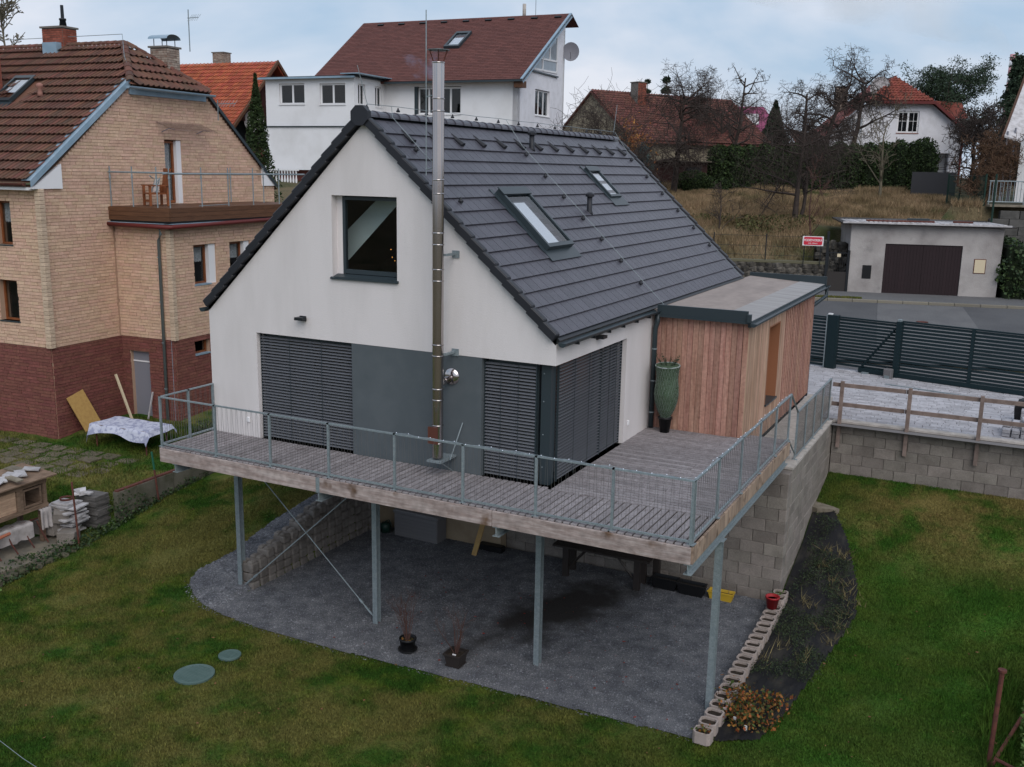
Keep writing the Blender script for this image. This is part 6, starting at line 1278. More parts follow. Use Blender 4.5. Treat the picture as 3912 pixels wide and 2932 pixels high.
for z in (.12,): MB().bb((-.3, -.29, z), (.3, -.26, z + .07)).build('stretcher', M['winwood'], t)
t = thing('folding_chair', 'folded white and grey folding stool lying in the wooden armchair', 'folding stool'); place(t, .75, 3.9, 4.57, -.5)
MB().box((-.05, .06, .22), (.34, .05, .42), RX(-.2)).build('seat_panel', M['white'], t)
for x in (-.24, .16): MB().tube([(x, -.05, 0), (x, .1, .46)], .018, 6).build('leg', M['zinc'], t)
MB().tube([(-.24, .02, .44), (.42, -.3, .52)], .02, 6).build('cross_bar', M['zinc'], t); MB().tube([(.16, .1, .46), (.3, -.26, .05)], .016, 6).build('leg', M['zinc'], t)
o = MB().tube([(0, 0, 0), (.0, 1.5, .02)], .012, 5).build('metal_rod', M['zinc']); place(o, 2.15, 4.3, 4.17); tag(o, 'thin pale metal rod lying on the balcony boards', 'rod')

# ================================================================== far buildings
def simplehouse(name, label, loc, rz): return thing(name, label, 'house', loc, rz)
BR = simplehouse('brown_roofed_house', 'tall white house with a large reddish brown shingle roof and white annexe', (-18.71, 35.88, 0), math.radians(3.5))
fS_, fF_ = fmap('S', -.4), fmap('F', .4)
gw = [(2.97, 5.30, 8.62, 10.12)]; tri = [(2.45, 11.15), (6.28, 11.28), (6.28, 13.72), (2.45, 11.3)]
wall(fS_, [(.4, 3.5), (.4, 10.42), (7.3, 14.35), (7.62, 14.2), (7.62, 3.5)], gw, .3).build('gable_wall', M['rough_white'], BR)
wall(fF_, [(-14.3, 3.5), (-14.3, 10.4), (-.4, 10.4), (-.4, 3.5)], [(-6.95, -3.92, 8.55, 10.12)], .3).build('front_wall', M['plaster2'], BR)
MB().bb((-14.3, 7.3, 3.5), (-.4, 7.62, 13.9)).build('rear_wall', M['plaster2'], BR)
window(BR, fF_, -6.75, -3.94, 8.57, 10.08, .12, M['white'], cols=4, sill=M['white'], gm=glassd, fw=.09)
b = MB(); mbox(b, fF_, -6.95, -6.75, -.02, .2, 8.55, 10.12); b.build('shutter_box', M['anth'], BR)
window(BR, fS_, 3.0, 5.28, 8.64, 10.1, .12, M['white'], cols=3, sill=M['white'], gm=glassd, fw=.08)
b = MB(); P_ = lambda a, d, z: fS_(a, d, z)
b.add([P_(a, -.004, z) for a, z in tri], [(0, 1, 2, 3)]); wo = b.build('gable_window', glassd, BR)
b = MB()
def bar(a0, z0, a1, z1, w_=.10): d = np.array([a1 - a0, z1 - z0]); L_ = np.linalg.norm(d); an = math.atan2(d[1], d[0]); b.box(fS_((a0 + a1) / 2, -.02, (z0 + z1) / 2), (.05, L_, w_), RX(an))
for q in ((2.45, 11.2, 6.28, 11.3), (6.28, 11.25, 6.28, 13.72), (2.45, 11.28, 6.28, 13.7), (2.9, 11.85, 6.28, 11.95), (4.0, 11.2, 4.0, 12.2), (5.1, 11.9, 5.1, 12.95)): bar(*q)
b.build('window_frame', M['white'], wo); b = MB(); mbox(b, fS_, 2.35, 6.4, -.1, .02, 11.02, 11.10); b.build('sill', M['anth'], wo)
frB = slope_frame((0, -.15, 10.38), (0, 7.45, 4.45), (1, 0, 0)); SB = float(np.hypot(7.45, 4.45))
b = MB(); e = lambda u, s, h: tuple(np.array([u, 0, 0]) + frB[0] + frB[1] * s + frB[3] * h)
b.add([e(-14.0, 0, 0), e(.12, 0, 0), e(.12, SB, 0), e(-14.6, SB, 0), e(-14.0, 0, -.12), e(.12, 0, -.12), e(.12, SB, -.12), e(-14.6, SB, -.12)], BOXF).build('roof', M['brownsh'], BR)
tiles(BR, frB, 42, lambda s: (-14.0 - .6 * s / SB, .05), .45, SB / 42, M['brownsh'], th=.012, lift=.02, name='shingle', limit=300, gap=.02)
b = MB(); b.add([e(.12, -.05, .05), e(.12, SB, .05), e(.12, SB, -.22), e(.12, -.05, -.22), e(-.02, -.05, .05), e(-.02, SB, .05)], [(0, 1, 2, 3), (0, 4, 5, 1)]).build('verge_board', M['bluezinc'], BR)
b = MB(); b.bb((-8.6, -.30, 10.26), (.12, -.14, 10.36)); b.build('gutter', M['anth'], BR); b = MB(); b.bb((-.42, -.14, 9.95), (.1, .42, 10.3)); b.build('eave_return', M['brownwood'], BR)
b = MB(); b.add([e(.12, SB, 0), e(.12, SB + .0, -.1), (.12, 8.6, 14.2), (-14.6, 8.6, 14.2), e(-14.6, SB, 0)], [(0, 2, 3, 4)]).build('rear_slope', M['brownsh'], BR)
def bB(mb, u0, u1, s0, s1, h0, h1): mb.add([e(u, s, h) for h in (h0, h1) for u, s in ((u0, s0), (u1, s0), (u1, s1), (u0, s1))], BOXF)
b = MB(); [bB(b, *q, .02, .2) for q in ((-6.62, -6.5, 4.2, 6.3), (-5.72, -5.6, 4.2, 6.3), (-6.5, -5.72, 4.2, 4.4), (-6.5, -5.72, 6.05, 6.3))]; o = b.build('skylight', M['anth'], BR); b = MB(); bB(b, -6.5, -5.72, 4.4, 6.05, .14, .15); b.build('pane', glass, o); b = MB(); bB(b, -6.48, -5.74, 4.42, 5.6, .08, .09); b.build('roller_blind', M['membrane'], o)
for i in range(9): b = MB(); u = -13.2 + i * 1.55; bB(b, u, u + .42, SB - .62, SB - .5, .02, .12); b.build('roof_vent', M['black'], BR)
b = MB(); b.tube([(-3.2, 7.7, 14.6), (-3.2, 7.7, 15.6)], .11, 10); b.build('flue', M['conc'], BR, True)
# annexe
fA, fAS = fmap('F', -3), fmap('S', -8.92)
aw = [(-14.0, -12.25, 8.98, 10.14), (-11.22, -9.5, 8.94, 10.10)]
wall(fA, [(-14.95, 7.75), (-14.95, 10.42), (-8.92, 10.42), (-8.92, 7.75)], aw, .25).build('annexe_wall', M['plaster2'], BR)
wall(fAS, [(-2.75, 7.75), (-2.75, 10.42), (.4, 10.42), (.4, 7.75)], [(-2.6, -1.8, 8.95, 10.1), (-.75, .05, 8.95, 10.1)], .25).build('annexe_side', M['plaster2'], BR)
for q in aw: window(BR, fA, q[0], q[1], q[2], q[3], .12, M['white'], cols=2, sill=M['white'], fw=.09, gm=glassd)
for q in ((-2.6, -1.8), (-.75, .05)): window(BR, fAS, q[0], q[1], 8.95, 10.1, .12, M['white'], cols=2, sill=M['white'], fw=.08, gm=glassd)
MB().bb((-15.2, -3.25, 10.42), (-8.7, .3, 10.5)).build('annexe_roof', M['anth'], BR); MB().bb((-15.25, -3.35, 10.36), (-8.7, -3.2, 10.46)).build('annexe_gutter', M['bluezinc'], BR); MB().bb((-9.5, -3.5, 10.55), (-8.3, .2, 10.6)).build('annexe_flashing', M['bluezinc'], BR)
wall(fmap('F', -3.12), [(-15.08, 5.28), (-15.08, 7.70), (-8.9, 7.70), (-8.9, 5.28)], [], .3).build('lower_wall', M['plaster2'], BR); MB().bb((-15.1, -3.2, 7.70), (-8.85, -2.98, 7.76)).build('string_course', M['anth'], BR); MB().bb((-9.2, -3.1, 3), (-8.92, .4, 7.7)).build('lower_side', M['plaster2'], BR)
MB().bb((-15.0, -2.6, 3.4), (-9, -2.3, 5.28)).build('red_brick_wall', M['red'], BR); MB().bb((-15.1, -3.6, 4.25), (-11, -2.6, 4.36)).build('balcony_slab', M['conc'], BR)
for u in (-14.85, -14.0, -12.2): MB().tube([(u, -2.75, 7.6), (u, -2.75, 10.3)], .05, 8).build('downpipe', M['zinc'], BR) if u == -14.85 else None
bmh = MB().lathe((0, 0, 0), [(.05, 0), (.05, .08), (.03, .12), (.07, .3), (.04, .5), (.03, .7), (.05, .78), (.05, .86)], 10); tb = thing('stone_balustrade', 'white turned balustrade below the annexe of the brown-roofed house', 'balustrade', (-18.71, 35.88, 0), math.radians(3.5))
bo = bmh.build('baluster', M['white'], tb, True); bo.location = (-14.85, -3.45, 4.36)
for i in range(1, 12): o = link('baluster', bo.data, tb); o.location = (-14.85 + i * .2, -3.45, 4.36)
MB().bb((-15, -3.52, 5.22), (-12.5, -3.38, 5.3)).build('handrail', M['white'], tb)
def dish(name, label, c, r, az_, m): 
    t = thing(name, label, 'satellite dish', c, az_); prof = [(r * k, r * .22 * k * k) for k in (.05, .35, .7, 1)]; b = MB(); n = 20
    for rr, z_ in prof:
        for j in range(n): a = 2 * math.pi * j / n; b.V.append((rr * math.cos(a), -z_ * 1. - .1, rr * 1.08 * math.sin(a)))
    for i in range(3):
        for j in range(n): a = i * n + j; c_ = i * n + (j + 1) % n; b.F.append((a, c_, c_ + n, a + n))
    b.F.append(tuple(range(n))); b.build('reflector', m, t, True); MB().tube([(0, -.1, -r * .9), (0, -r * 1.1, -.05)], .02, 5).build('arm', M['grey'], t); MB().tube([(0, 0, 0), (0, .25, 0), (0, .25, -.5)], .03, 6).build('mount', M['grey'], t); return t
dish('satellite_dish', 'grey satellite dish on the far corner of the brown-roofed house', (-19.2, 43.55, 12.65), .52, .35, M['grey'])
antenna('antenna', 'small antenna on the ridge of the brown-roofed house', (-21.5, 43.2, 14.8), 1.6, .3)
# orange roofed house
OR = simplehouse('orange_roofed_house', 'house with bright orange tiled roof and brown boarded gable behind the brick-faced one', (-37.33, 37.16, 0), math.radians(4))
frO = slope_frame((0, -7.2, 5.5), (0, 7.2, 6.48), (1, 0, 0)); SO_ = float(np.hypot(7.2, 6.48))
b = MB(); b.prism([(-7.2, 5.45), (0, 11.95), (7.2, 5.45), (7.2, 5.3), (0, 11.7), (-7.2, 5.3)], 'x', -14, .45); b.build('roof_underlay', M['orange'], OR)
tiles(OR, frO, 28, lambda s: (-14, .42), .30, SO_ / 28, M['orange'], th=.03, lift=.05, kind='pan', name='roof_tile', stagger=0, hgt=.045, gap=0)
b = MB(); b.prism([(-7.25, 5.25), (0, 11.85), (7.25, 5.25), (7.25, 5.5), (0, 12.1), (-7.25, 5.5)], 'x', .45, .55); b.build('bargeboard', M['brownwood'], OR)
b = MB(); b.prism([(-4.0, 8.2), (0, 11.8), (4.0, 8.2)], 'x', -.25, -.15); b.build('gable_panel', mat('dark_red_boarding', (.055, .016, .013), .8, .05), OR); 
for i in range(22): u = -3.6 + i * .33; h = 11.7 - abs(u + .16) * .9; MB().bb((-.15, u, 8.2), (-.13, u + .29, max(h - .1, 8.25))).build('gable_board', MATS['dark_red_boarding'], OR)
MB().bb((-14, -6.2, -2), (-.9, 6.2, 8.2)).build('wall', M['cream'], OR); MB().bb((-.9, -3.2, 6.6), (-.86, 2.2, 9.2)).build('balcony_recess', M['inner'], OR); 
MB().bb((-.9, -3.2, 5.6), (.2, 3.2, 6.55)).build('balcony_slab', M['red'], OR); it = [((.15, -3.1 + i * .17, 7.0), (.02, .10, .85), None) for i in range(36)]; pieces(OR, 'balcony_paling', it, M['plastic_brown'])
stack(OR, (-4.4, .6, 11.2), .9, .7, 1.5, M['brickpale'])
dish('satellite_dish', 'white satellite dish on the dark balcony of the orange-roofed house', (-36.9, 34.9, 8.2), .62, .5, M['stackw'])
# yellow house with old red tiles behind the bare trees
YH = simplehouse('old_yellow_house', 'old yellowish house with sagging red tile roof behind the bare trees', (-22.0, 53.9, 0), math.radians(62))
b = MB(); b.prism([(-4.2, 3.5), (-4.2, 8.0), (0, 11.2), (4.2, 8.0), (4.2, 3.5)], 'x', 0, .3); b.build('gable_wall', mat('yellow_render', (.30, .255, .185), .95, 0, (.22, .19, .14), 1.), YH); MB().bb((.3, -4.2, 3.5), (14, -3.9, 7.9)).build('side_wall', MATS['yellow_render'], YH)
frY = slope_frame((-.2, -4.7, 7.65), (0, 4.7, 3.6), (1, 0, 0)); SYl = float(np.hypot(4.7, 3.6))
b = MB(); b.prism([(-4.7, 7.6), (0, 11.2), (4.7, 7.6), (4.7, 7.5), (0, 11.05), (-4.7, 7.5)], 'x', -.2, 14.5); b.build('roof_underlay', M['oldtile'], YH); tiles(YH, frY, 20, lambda s: (0, 14.5), .26, SYl / 20, M['oldtile'], th=.03, lift=.06, kind='pan', name='roof_tile', stagger=0, hgt=.05, gap=0)
stack(YH, (3.6, -.9, 10.0), .8, .8, 1.9, M['brick2'])
# magenta roof
PK = simplehouse('magenta_roofed_house', 'small far house with a magenta sheet roof and white gable', (-17.2, 81.8, 0), math.radians(20))
b = MB(); b.add([(-4, 0, 8.9), (3.2, 0, 8.9), (1.2, 2.5, 11.9), (-4, 2.5, 11.9), (3.4, 6, 8.9)], [(0, 1, 2, 3), (1, 4, 2)]).build('roof', M['pink'], PK)
it = [((-3.9 + i * .35, 1.2, 10.43), (.05, 3.7, .05), RX(math.atan2(3, 2.5))) for i in range(15)]; pieces(PK, 'roof_rib', it, M['pink'])
b = MB(); b.add([(-4, .1, 5), (3, .1, 5), (3, .1, 8.95), (-4, .1, 8.95)], [(0, 1, 2, 3)]).build('wall', M['plaster2'], PK); b = MB(); b.prism([(-.5, 5), (3.4, 5), (3.4, 8.2), (1.6, 9.4), (-.5, 8.0)], 'y', -1.6, -1.4); b.build('porch_gable', M['plaster2'], PK); b = MB(); b.prism([(-.8, 7.95), (1.6, 9.6), (3.7, 8.1), (1.6, 9.42)], 'y', -1.7, .1); b.build('porch_roof', M['brick2'], PK)
b = MB(); b.box((.1, 1.35, 10.65), (1.2, 1.3, .12), RX(math.atan2(3, 2.5))); b.build('skylight', M['stackw'], PK)
o = thing('low_red_roof', 'long low red roof showing above the hedge', 'roof', (-5.5, 74, 0), math.radians(22)); b = MB(); b.add([(-6, 0, 8.2), (6, 0, 8.2), (6, 2.5, 9.1), (-6, 2.5, 9.1), (-6, 0, 5), (6, 0, 5)], [(0, 1, 2, 3), (4, 5, 1, 0)]); b.build('roof_sheet', M['oldtile'], o)
# white house with red tiles, right
WH = simplehouse('white_house', 'white rendered house with red half-hip tile roof behind the hedge', (-2.75, 67.2, 0), math.radians(22))
wall(fmap('F', 0), [(-5.4, 4.5), (-5.4, 8.2), (-2.0, 11.05), (2.35, 11.05), (4.95, 9.0), (4.95, 4.5)], [(.15, 1.75, 8.75, 10.35), (2.9, 4.2, 4.6, 7.3)], .3).build('gable_wall', M['rough_white'], WH); MB().bb((4.65, .3, 4.5), (4.95, 9, 9)).build('side_wall', M['rough_white'], WH); MB().bb((2.8, 1.2, 4.5), (4.3, 1.3, 7.4)).build('porch_wall', M['white'], WH)
window(WH, fmap('F', 0), .15, 1.75, 8.75, 10.35, .1, M['white'], cols=2, fw=.12, bars=1, sill=M['brick2']); window(WH, fmap('F', -.06), -3.7, -2.3, 8.5, 9.9, .02, M['white'], cols=2, fw=.12, bars=1, inner=False)
b = MB(); b.add([(-2.3, -.5, 11.05), (2.6, -.5, 11.05), (.15, 1.8, 13.0), (.15, 9, 13.0), (5.7, -.5, 8.45), (5.7, 9, 8.45), (-6.0, -.5, 7.7), (-6.0, 9, 7.7)], [(0, 1, 2), (1, 4, 5, 3, 2), (0, 2, 3, 7, 6)]).build('roof_underlay', M['redtile'], WH)
frW = slope_frame((.15, -.5, 11.05), (0, 2.3, 1.95), (1, 0, 0)); SW = float(np.hypot(2.3, 1.95)); tiles(WH, frW, 10, lambda s: (-2.45 * (1 - s / SW), 2.45 * (1 - s / SW)), .27, SW / 10, M['redtile'], th=.03, lift=.06, kind='pan', name='roof_tile', stagger=0, hgt=.06, gap=0)
frW2 = slope_frame((5.7, -.5, 8.45), (-5.55, 0, 4.55), (0, 1, 0)); SW2 = float(np.hypot(5.55, 4.55)); tiles(WH, frW2, 20, lambda s: (0 if s < SW2 * .56 else (s / SW2 - .56) * 5.2, 9), .27, SW2 / 20, M['redtile'], th=.03, lift=.06, kind='pan', name='side_tile', stagger=0, hgt=.06, gap=0, limit=100)
b = MB(); b.bb((-2.4, -.62, 10.85), (2.7, -.45, 11.05)); b.build('fascia', M['red_paint'], WH); b = MB(); b.prism([(2.6, 10.85), (5.75, 8.3), (5.75, 8.55), (2.6, 11.1)], 'y', -.6, -.45); b.build('bargeboard', M['red_paint'], WH); MB().bb((4.95, -.1, 4.6), (5.1, .3, 8.8)).build('corner_board', M['red_paint'], WH)
b = MB(); b.add([(2.2, 1.5, 11.3), (5.2, 1.5, 11.1), (5.6, .8, 9.9), (3.2, .8, 9.9), (2.2, 4.5, 11.3), (5.2, 4.5, 11.1)], [(3, 2, 1, 0), (0, 1, 5, 4), (1, 2, 5)]).build('dormer_roof', M['redtile'], WH); MB().bb((3.4, 1.1, 8.6), (5.1, 4, 9.9)).build('dormer_wall', M['white'], WH)
stack(WH, (-3.4, 3.5, 10.6), .9, .7, 1.7, M['brickpale'])
dish('satellite_dish', 'large pale satellite dish beside the red hipped roof', (-4.2, 67.6, 12.1), .75, .45, M['stackw'])
# house at the right edge
RH = simplehouse('right_edge_house', 'pale house with a steep overhanging verge cut by the right picture edge', (0, 0, 0), 0)
VA, VB = np.array((5.30, 44.0, 7.75)), np.array((6.42, 50.3, 13.4)); dv = VB - VA; VA = VA - dv * .02; VB = VB + dv * .5; o1, o2 = np.array((.14, -.05, .05)), np.array((.95, -.2, -.25))
b = MB(); b.add([VA, VB, VB + o1, VA + o1, VA - (0, 0, .22), VB - (0, 0, .22), VB + o1 - (0, 0, .22), VA + o1 - (0, 0, .22)], BOXF).build('verge_board', M['brownwood'], RH)
b = MB(); b.add([VA + o1, VB + o1, VB + o2, VA + o2, VA + o1 - (0, 0, .1), VB + o1 - (0, 0, .1), VB + o2 - (0, 0, .1), VA + o2 - (0, 0, .1)], BOXF).build('soffit', M['stackw'], RH)
W2 = VA + o2; b = MB(); b.add([(W2[0], W2[1], 4.3), (W2[0], W2[1], W2[2]), tuple(VB + o2), (VB[0] + o2[0], VB[1] + o2[1], 4.3), (W2[0] + 6, W2[1], 4.3), (W2[0] + 6, W2[1], W2[2] + 6), (VB[0] + 6, VB[1], 4.3), (VB[0] + 6, VB[1], VB[2] + 4)], [(0, 1, 2, 3), (0, 4, 5, 1), (4, 6, 7, 5), (1, 5, 7, 2)]).build('wall', M['plaster2'], RH)
for k in (0, .35): MB().tube([(5.55 + k, 43.9 + k * .5, 4.3), (5.55 + k, 43.9 + k * .5, 7.9 + k * .5)], .05, 8).build('downpipe', M['grey'], RH)
for z in (5.2, 6.6): MB().bb((6.35, 43.74, z), (6.9, 43.80, z + .85)).build('window', M['anth'], RH)
# ================================================================== street side
GA = thing('garage', 'stained grey rendered street garage with a wide dark double door', 'garage', (K0[0], K0[1], 0), KA)
fG = fmap('F', 0)
wall(fG, [(0, .2), (-.05, 3.46), (6.12, 3.40), (6.05, .2)], [(1.42, 4.55, .2, 2.64)], .25).build('front_wall', M['garagew'], GA); MB().bb((0.01, .25, .2), (.25, 5.6, 3.42)).build('side_wall', M['garagew'], GA); MB().bb((5.85, .25, .2), (6.05, 5.6, 3.4)).build('side_wall', M['garagew'], GA)
it = []
for a0, a1 in ((1.43, 2.98), (2.985, 4.54)):
    d_ = MB().bb((a0, .06, .48), (a1, .10, 2.63)).build('door', M['garaged'], GA); n = 12; w_ = (a1 - a0) / n; it = [((a0 + (i + .5) * w_, .055, 1.555), (w_ - .006, .02, 2.13), None) for i in range(n)]; pieces(d_, 'board', it, M['garaged'])
MB().bb((.55, -.02, 1.10), (.92, .0, 1.68)).build('vent_hatch', M['plastic_black'], GA); MB().bb((5.08, -.03, 1.52), (5.50, 0, 2.08)).build('meter_box', M['cream'], GA); b = MB(); b.bb((5.05, -.015, 1.49), (5.53, 0, 2.11)); b.build('meter_frame', M['rust'], GA)
b = MB(); b.bb((-.45, -.35, 3.44), (6.5, 5.8, 3.50)); b.build('roof_slab', M['plastic_brown'], GA); it = []
for i in range(34): it.append(((-.3 + i * .19 + .07, 1.2, 3.535), (.14, 3.2, .055), RX(-.01)))
pieces(GA, 'roof_corrugation', it, M['stackw'], ch=.015)
MB().bb((-.45, -.40, 3.49), (6.3, -.30, 3.56)).build('eave_board', M['stackw'], GA)
g = random.Random(12)
for i, (u, v, l, m_, lb) in enumerate(((1.2, .1, 1.3, 'rust', 'rusty sheet lying at the left of the garage roof'), (2.6, .3, 1.5, 'rust', 'rusty batten lying across the middle of the garage roof'), (2.8, 1.0, .9, 'anth', 'dark box standing on the garage roof'), (4.6, .8, .8, 'rust', 'rusty sheet at the right of the garage roof'))):
    o = MB().bb((-l / 2, -.12, 0), (l / 2, .12, .07 if m_ == 'rust' else .14)).build('roof_scrap', M[m_]); o.location = kp(u, v, 3.57); o.rotation_euler = (0, 0, KA + g.uniform(-.2, .2)); tag(o, lb, 'scrap')
# dark fieldstone wall, iron gate, sign
SWL = thing('stone_wall', 'low dark fieldstone wall along the street left of the garage', 'wall', (K0[0], K0[1], 0), KA)
MB().bb((-16, .12, .1), (-1.05, .5, 1.62)).build('core', M['plastic_black'], SWL); it = []
z = .42
while z < 1.6:
    h = g.uniform(.17, .25); u = -9.0
    while u < -1.1:
        l = g.uniform(.22, .5); it.append(((u + l / 2, .10 + g.uniform(-.02, .02), z + h / 2), (round(l / .05) * .05 + .03, .22, round(h, 1) + .04), RY(g.uniform(-.08, .08)))); u += l
    z += h
pieces(SWL, 'stone', it, M['darkstone'], kind='rock5'); MB().bb((-16, 0.0, 1.64), (-1.0, .5, 1.74)).build('cap', mat('mossy_cap', (.12, .11, .07), .95, 0), SWL)
IG = thing('iron_gate', 'black iron garden gate between stone wall and garage', 'gate', (K0[0], K0[1], 0), KA)
for u in (-.98, -.06): MB().bb((u - .05, -.06, .45), (u + .05, .04, 3.1 if u < -.5 else 2.3)).build('post', M['black'], IG)
MB().bb((-.93, -.03, .5), (-.1, .0, 1.35)).build('sheet_panel', mat('gate_panel', (.035, .03, .028), .7, 0), IG); b = MB(); b.bb((-.93, -.03, 1.35), (-.89, 0, 2.2)); b.bb((-.14, -.03, 1.35), (-.1, 0, 2.2)); b.bb((-.89, -.03, 2.16), (-.14, 0, 2.2)); b.build('frame', M['black'], IG)
it = [((-.84 + i * .09, -.015, 1.76), (.012, .012, .82), None) for i in range(8)]; pieces(IG, 'bar', it, M['black']); MB().bb((-.55, -.06, 2.0), (-.40, -.03, 2.14)).build('number_plate', M['cream'], IG)
SG = thing('street_sign', 'red enamel street sign with white border reading PODEDVORSKÁ', 'sign', kp(-1.62, -.12, 2.66), KA)
MB().bb((-.44, 0, -.205), (.44, .015, .205)).build('plate', M['white'], SG)
def rr_(w_, h, r, inset=True): return [(x, z) for cx, cz, a0 in ((w_ - r, h - r, 0), (-w_ + r, h - r, 90), (-w_ + r, -h + r, 180), (w_ - r, -h + r, 270)) for x, z in [(cx + r * math.cos(math.radians(a0 + k * 22.5)), cz + r * math.sin(math.radians(a0 + k * 22.5))) for k in range(5)]]
MB().prism(rr_(.385, .165, .06), 'y', -.008, 0).build('red_field', M['signred'], SG); MB().prism(rr_(.40, .18, .065), 'y', -.004, 0).build('red_edge', mat('sign_pink', (.6, .2, .25), .5, 0), SG); 
def text(s, size, x, y, z, parent, m, wd=1.):
    c = bpy.data.curves.new('t', 'FONT'); c.body = s; c.size = size; c.align_x = 'CENTER'; c.align_y = 'CENTER'; c.extrude = .001; c.offset = size * .018
    o = bpy.data.objects.new('t', c); COL.objects.link(o); dg = bpy.context.evaluated_depsgraph_get(); me = bpy.data.meshes.new_from_object(o.evaluated_get(dg)); bpy.data.objects.remove(o)
    q = link('lettering', me, parent); me.materials.clear(); me.materials.append(m); q.location = (x, y, z); q.rotation_euler = (math.pi / 2, 0, 0); q.scale = (wd, 1, 1); return q
text('PODEDVORSKÁ', .135, 0, -.0105, .03, SG, M['white'], .80); text('KYJE - PRAHA 9', .062, 0, -.0105, -.10, SG, M['white'], .9)
b = MB(); b.tube([(-.35, .05, -.2), (-.35, .05, -1.1)], .02, 6); b.build('sign_post', M['black'], SG); MB().tube([(.35, .05, -.2), (.35, .05, -1.1)], .02, 6).build('sign_post', M['black'], SG); MB().tube([(-.44, .03, .0), (.7, .03, .0)], .014, 5).build('bracket', M['black'], SG)
WFn = thing('wire_fence', 'thin dark wire fence on top of the fieldstone wall', 'fence', (K0[0], K0[1], 0), KA)
for u in (-8.2, -5.9, -3.6): MB().tube([(u, .3, 1.6), (u, .3, 2.9)], .03, 6).build('post', M['black'], WFn)
for z in (1.95, 2.35, 2.8): MB().tube([(-12, .3, z), (-1, .3, z)], .008, 4).build('wire', M['black'], WFn)
# upper right: concrete wall, steel railing, mesh fence, screens
CW = thing('concrete_wall', 'dark weathered concrete wall behind the garage at the right edge', 'wall', (K0[0], K0[1], 0), KA); it = []
for k in range(4):
    for i in range(8): it.append(((7.6 + i * .9 + (.45 if k % 2 else 0), 7.9, 2.55 + k * .40), (.87, .4, .385), None))
pieces(CW, 'block', it, mat('dark_old_concrete', (.10, .095, .09), .95, .2, (.06, .058, .055), 2), ch=.015); MB().bb((7.1, 7.7, 4.13), (14.5, 8.6, 4.22)).build('cap', M['stone'], CW)
SR = thing('steel_railing', 'pale galvanised bar railing above the dark concrete wall', 'railing', (K0[0], K0[1], 0), KA)
for u in (7.2, 8.8, 10.4, 12.0): MB().tube([(u, 8.6, 4.1), (u, 8.6, 5.38)], .03, 6).build('post', M['zinc'], SR)
for z in (4.35, 5.36): MB().tube([(7.15, 8.6, z), (12.2, 8.6, z)], .03, 6).build('rail', M['zinc'], SR)
it = [((7.35 + i * .16, 8.6, 4.85), (.022, .022, 1.0), None) for i in range(30)]; pieces(SR, 'bar', it, M['zinc'])
MF = thing('mesh_fence', 'dark green chain-link fence with posts beside the dry grass', 'fence', (K0[0], K0[1], 0), KA)
for u, w_, in ((6.3, 14.5), (6.55, 12.5), (6.8, 10.5), (7.0, 8.7), (7.0, 6.6)): MB().tube([(u, w_, 3.2), (u, w_, 5.7)], .05, 6).build('post', M['can'], MF)
b = MB(); [b.tube([(6.3 + .7 * (14.5 - w_) / 5.9, w_, 3.6), (6.3 + .7 * (14.5 - w_) / 5.9, w_, 5.6)], .012, 3) for w_ in np.arange(8.7, 14.5, .13)]; b.build('mesh', M['can'], MF)['kind'] = 'stuff'
for z in (3.8, 4.7, 5.6): MB().tube([(6.3, 14.5, z), (7.0, 8.7, z)], .015, 4).build('wire', M['can'], MF)
o = MB().bb((5.1, 19.5, 4.2), (7.6, 19.6, 5.8)).build('screen', mat('shade_cloth', (.045, .045, .05), .9, 0)); o.location = (K0[0], K0[1], 0); o.rotation_euler = (0, 0, KA); tag(o, 'dark shade-cloth screen at the right end of the hedge', 'screen')
LS = thing('low_shed', 'long low dark shed with a pale roof edge below the bare trees', 'shed', (-16.5, 47.6, 0), math.radians(27)); MB().bb((0, 0, 3.8), (5.0, 2.4, 6.2)).build('wall', mat('dark_red_boards', (.045, .02, .018), .9, .1), LS); MB().bb((-.3, -.4, 6.2), (5.2, 2.6, 6.28)).build('roof', M['stone'], LS); MB().bb((3.6, -.05, 4), (4.6, 0, 5.9)).build('opening', M['inner'], LS)
# far striped chimney
CH = thing('power_station_chimney', 'distant red and white striped tall chimney with a smoke plume', 'chimney', (-5.1, 448.5, 0))
zz = [0, 30, 36, 40, 43.5, 46.5, 49.5, 52, 54.5]
for i in range(len(zz) - 1): MB().lathe((0, 0, 0), [(1.9 - zz[i] * .012, zz[i]), (1.9 - zz[i + 1] * .012, zz[i + 1])], 20).build('band', mat('haze_red', (.55, .30, .33), .9, 0) if i % 2 else mat('haze_white', (.72, .72, .76), .9, 0), CH, True)
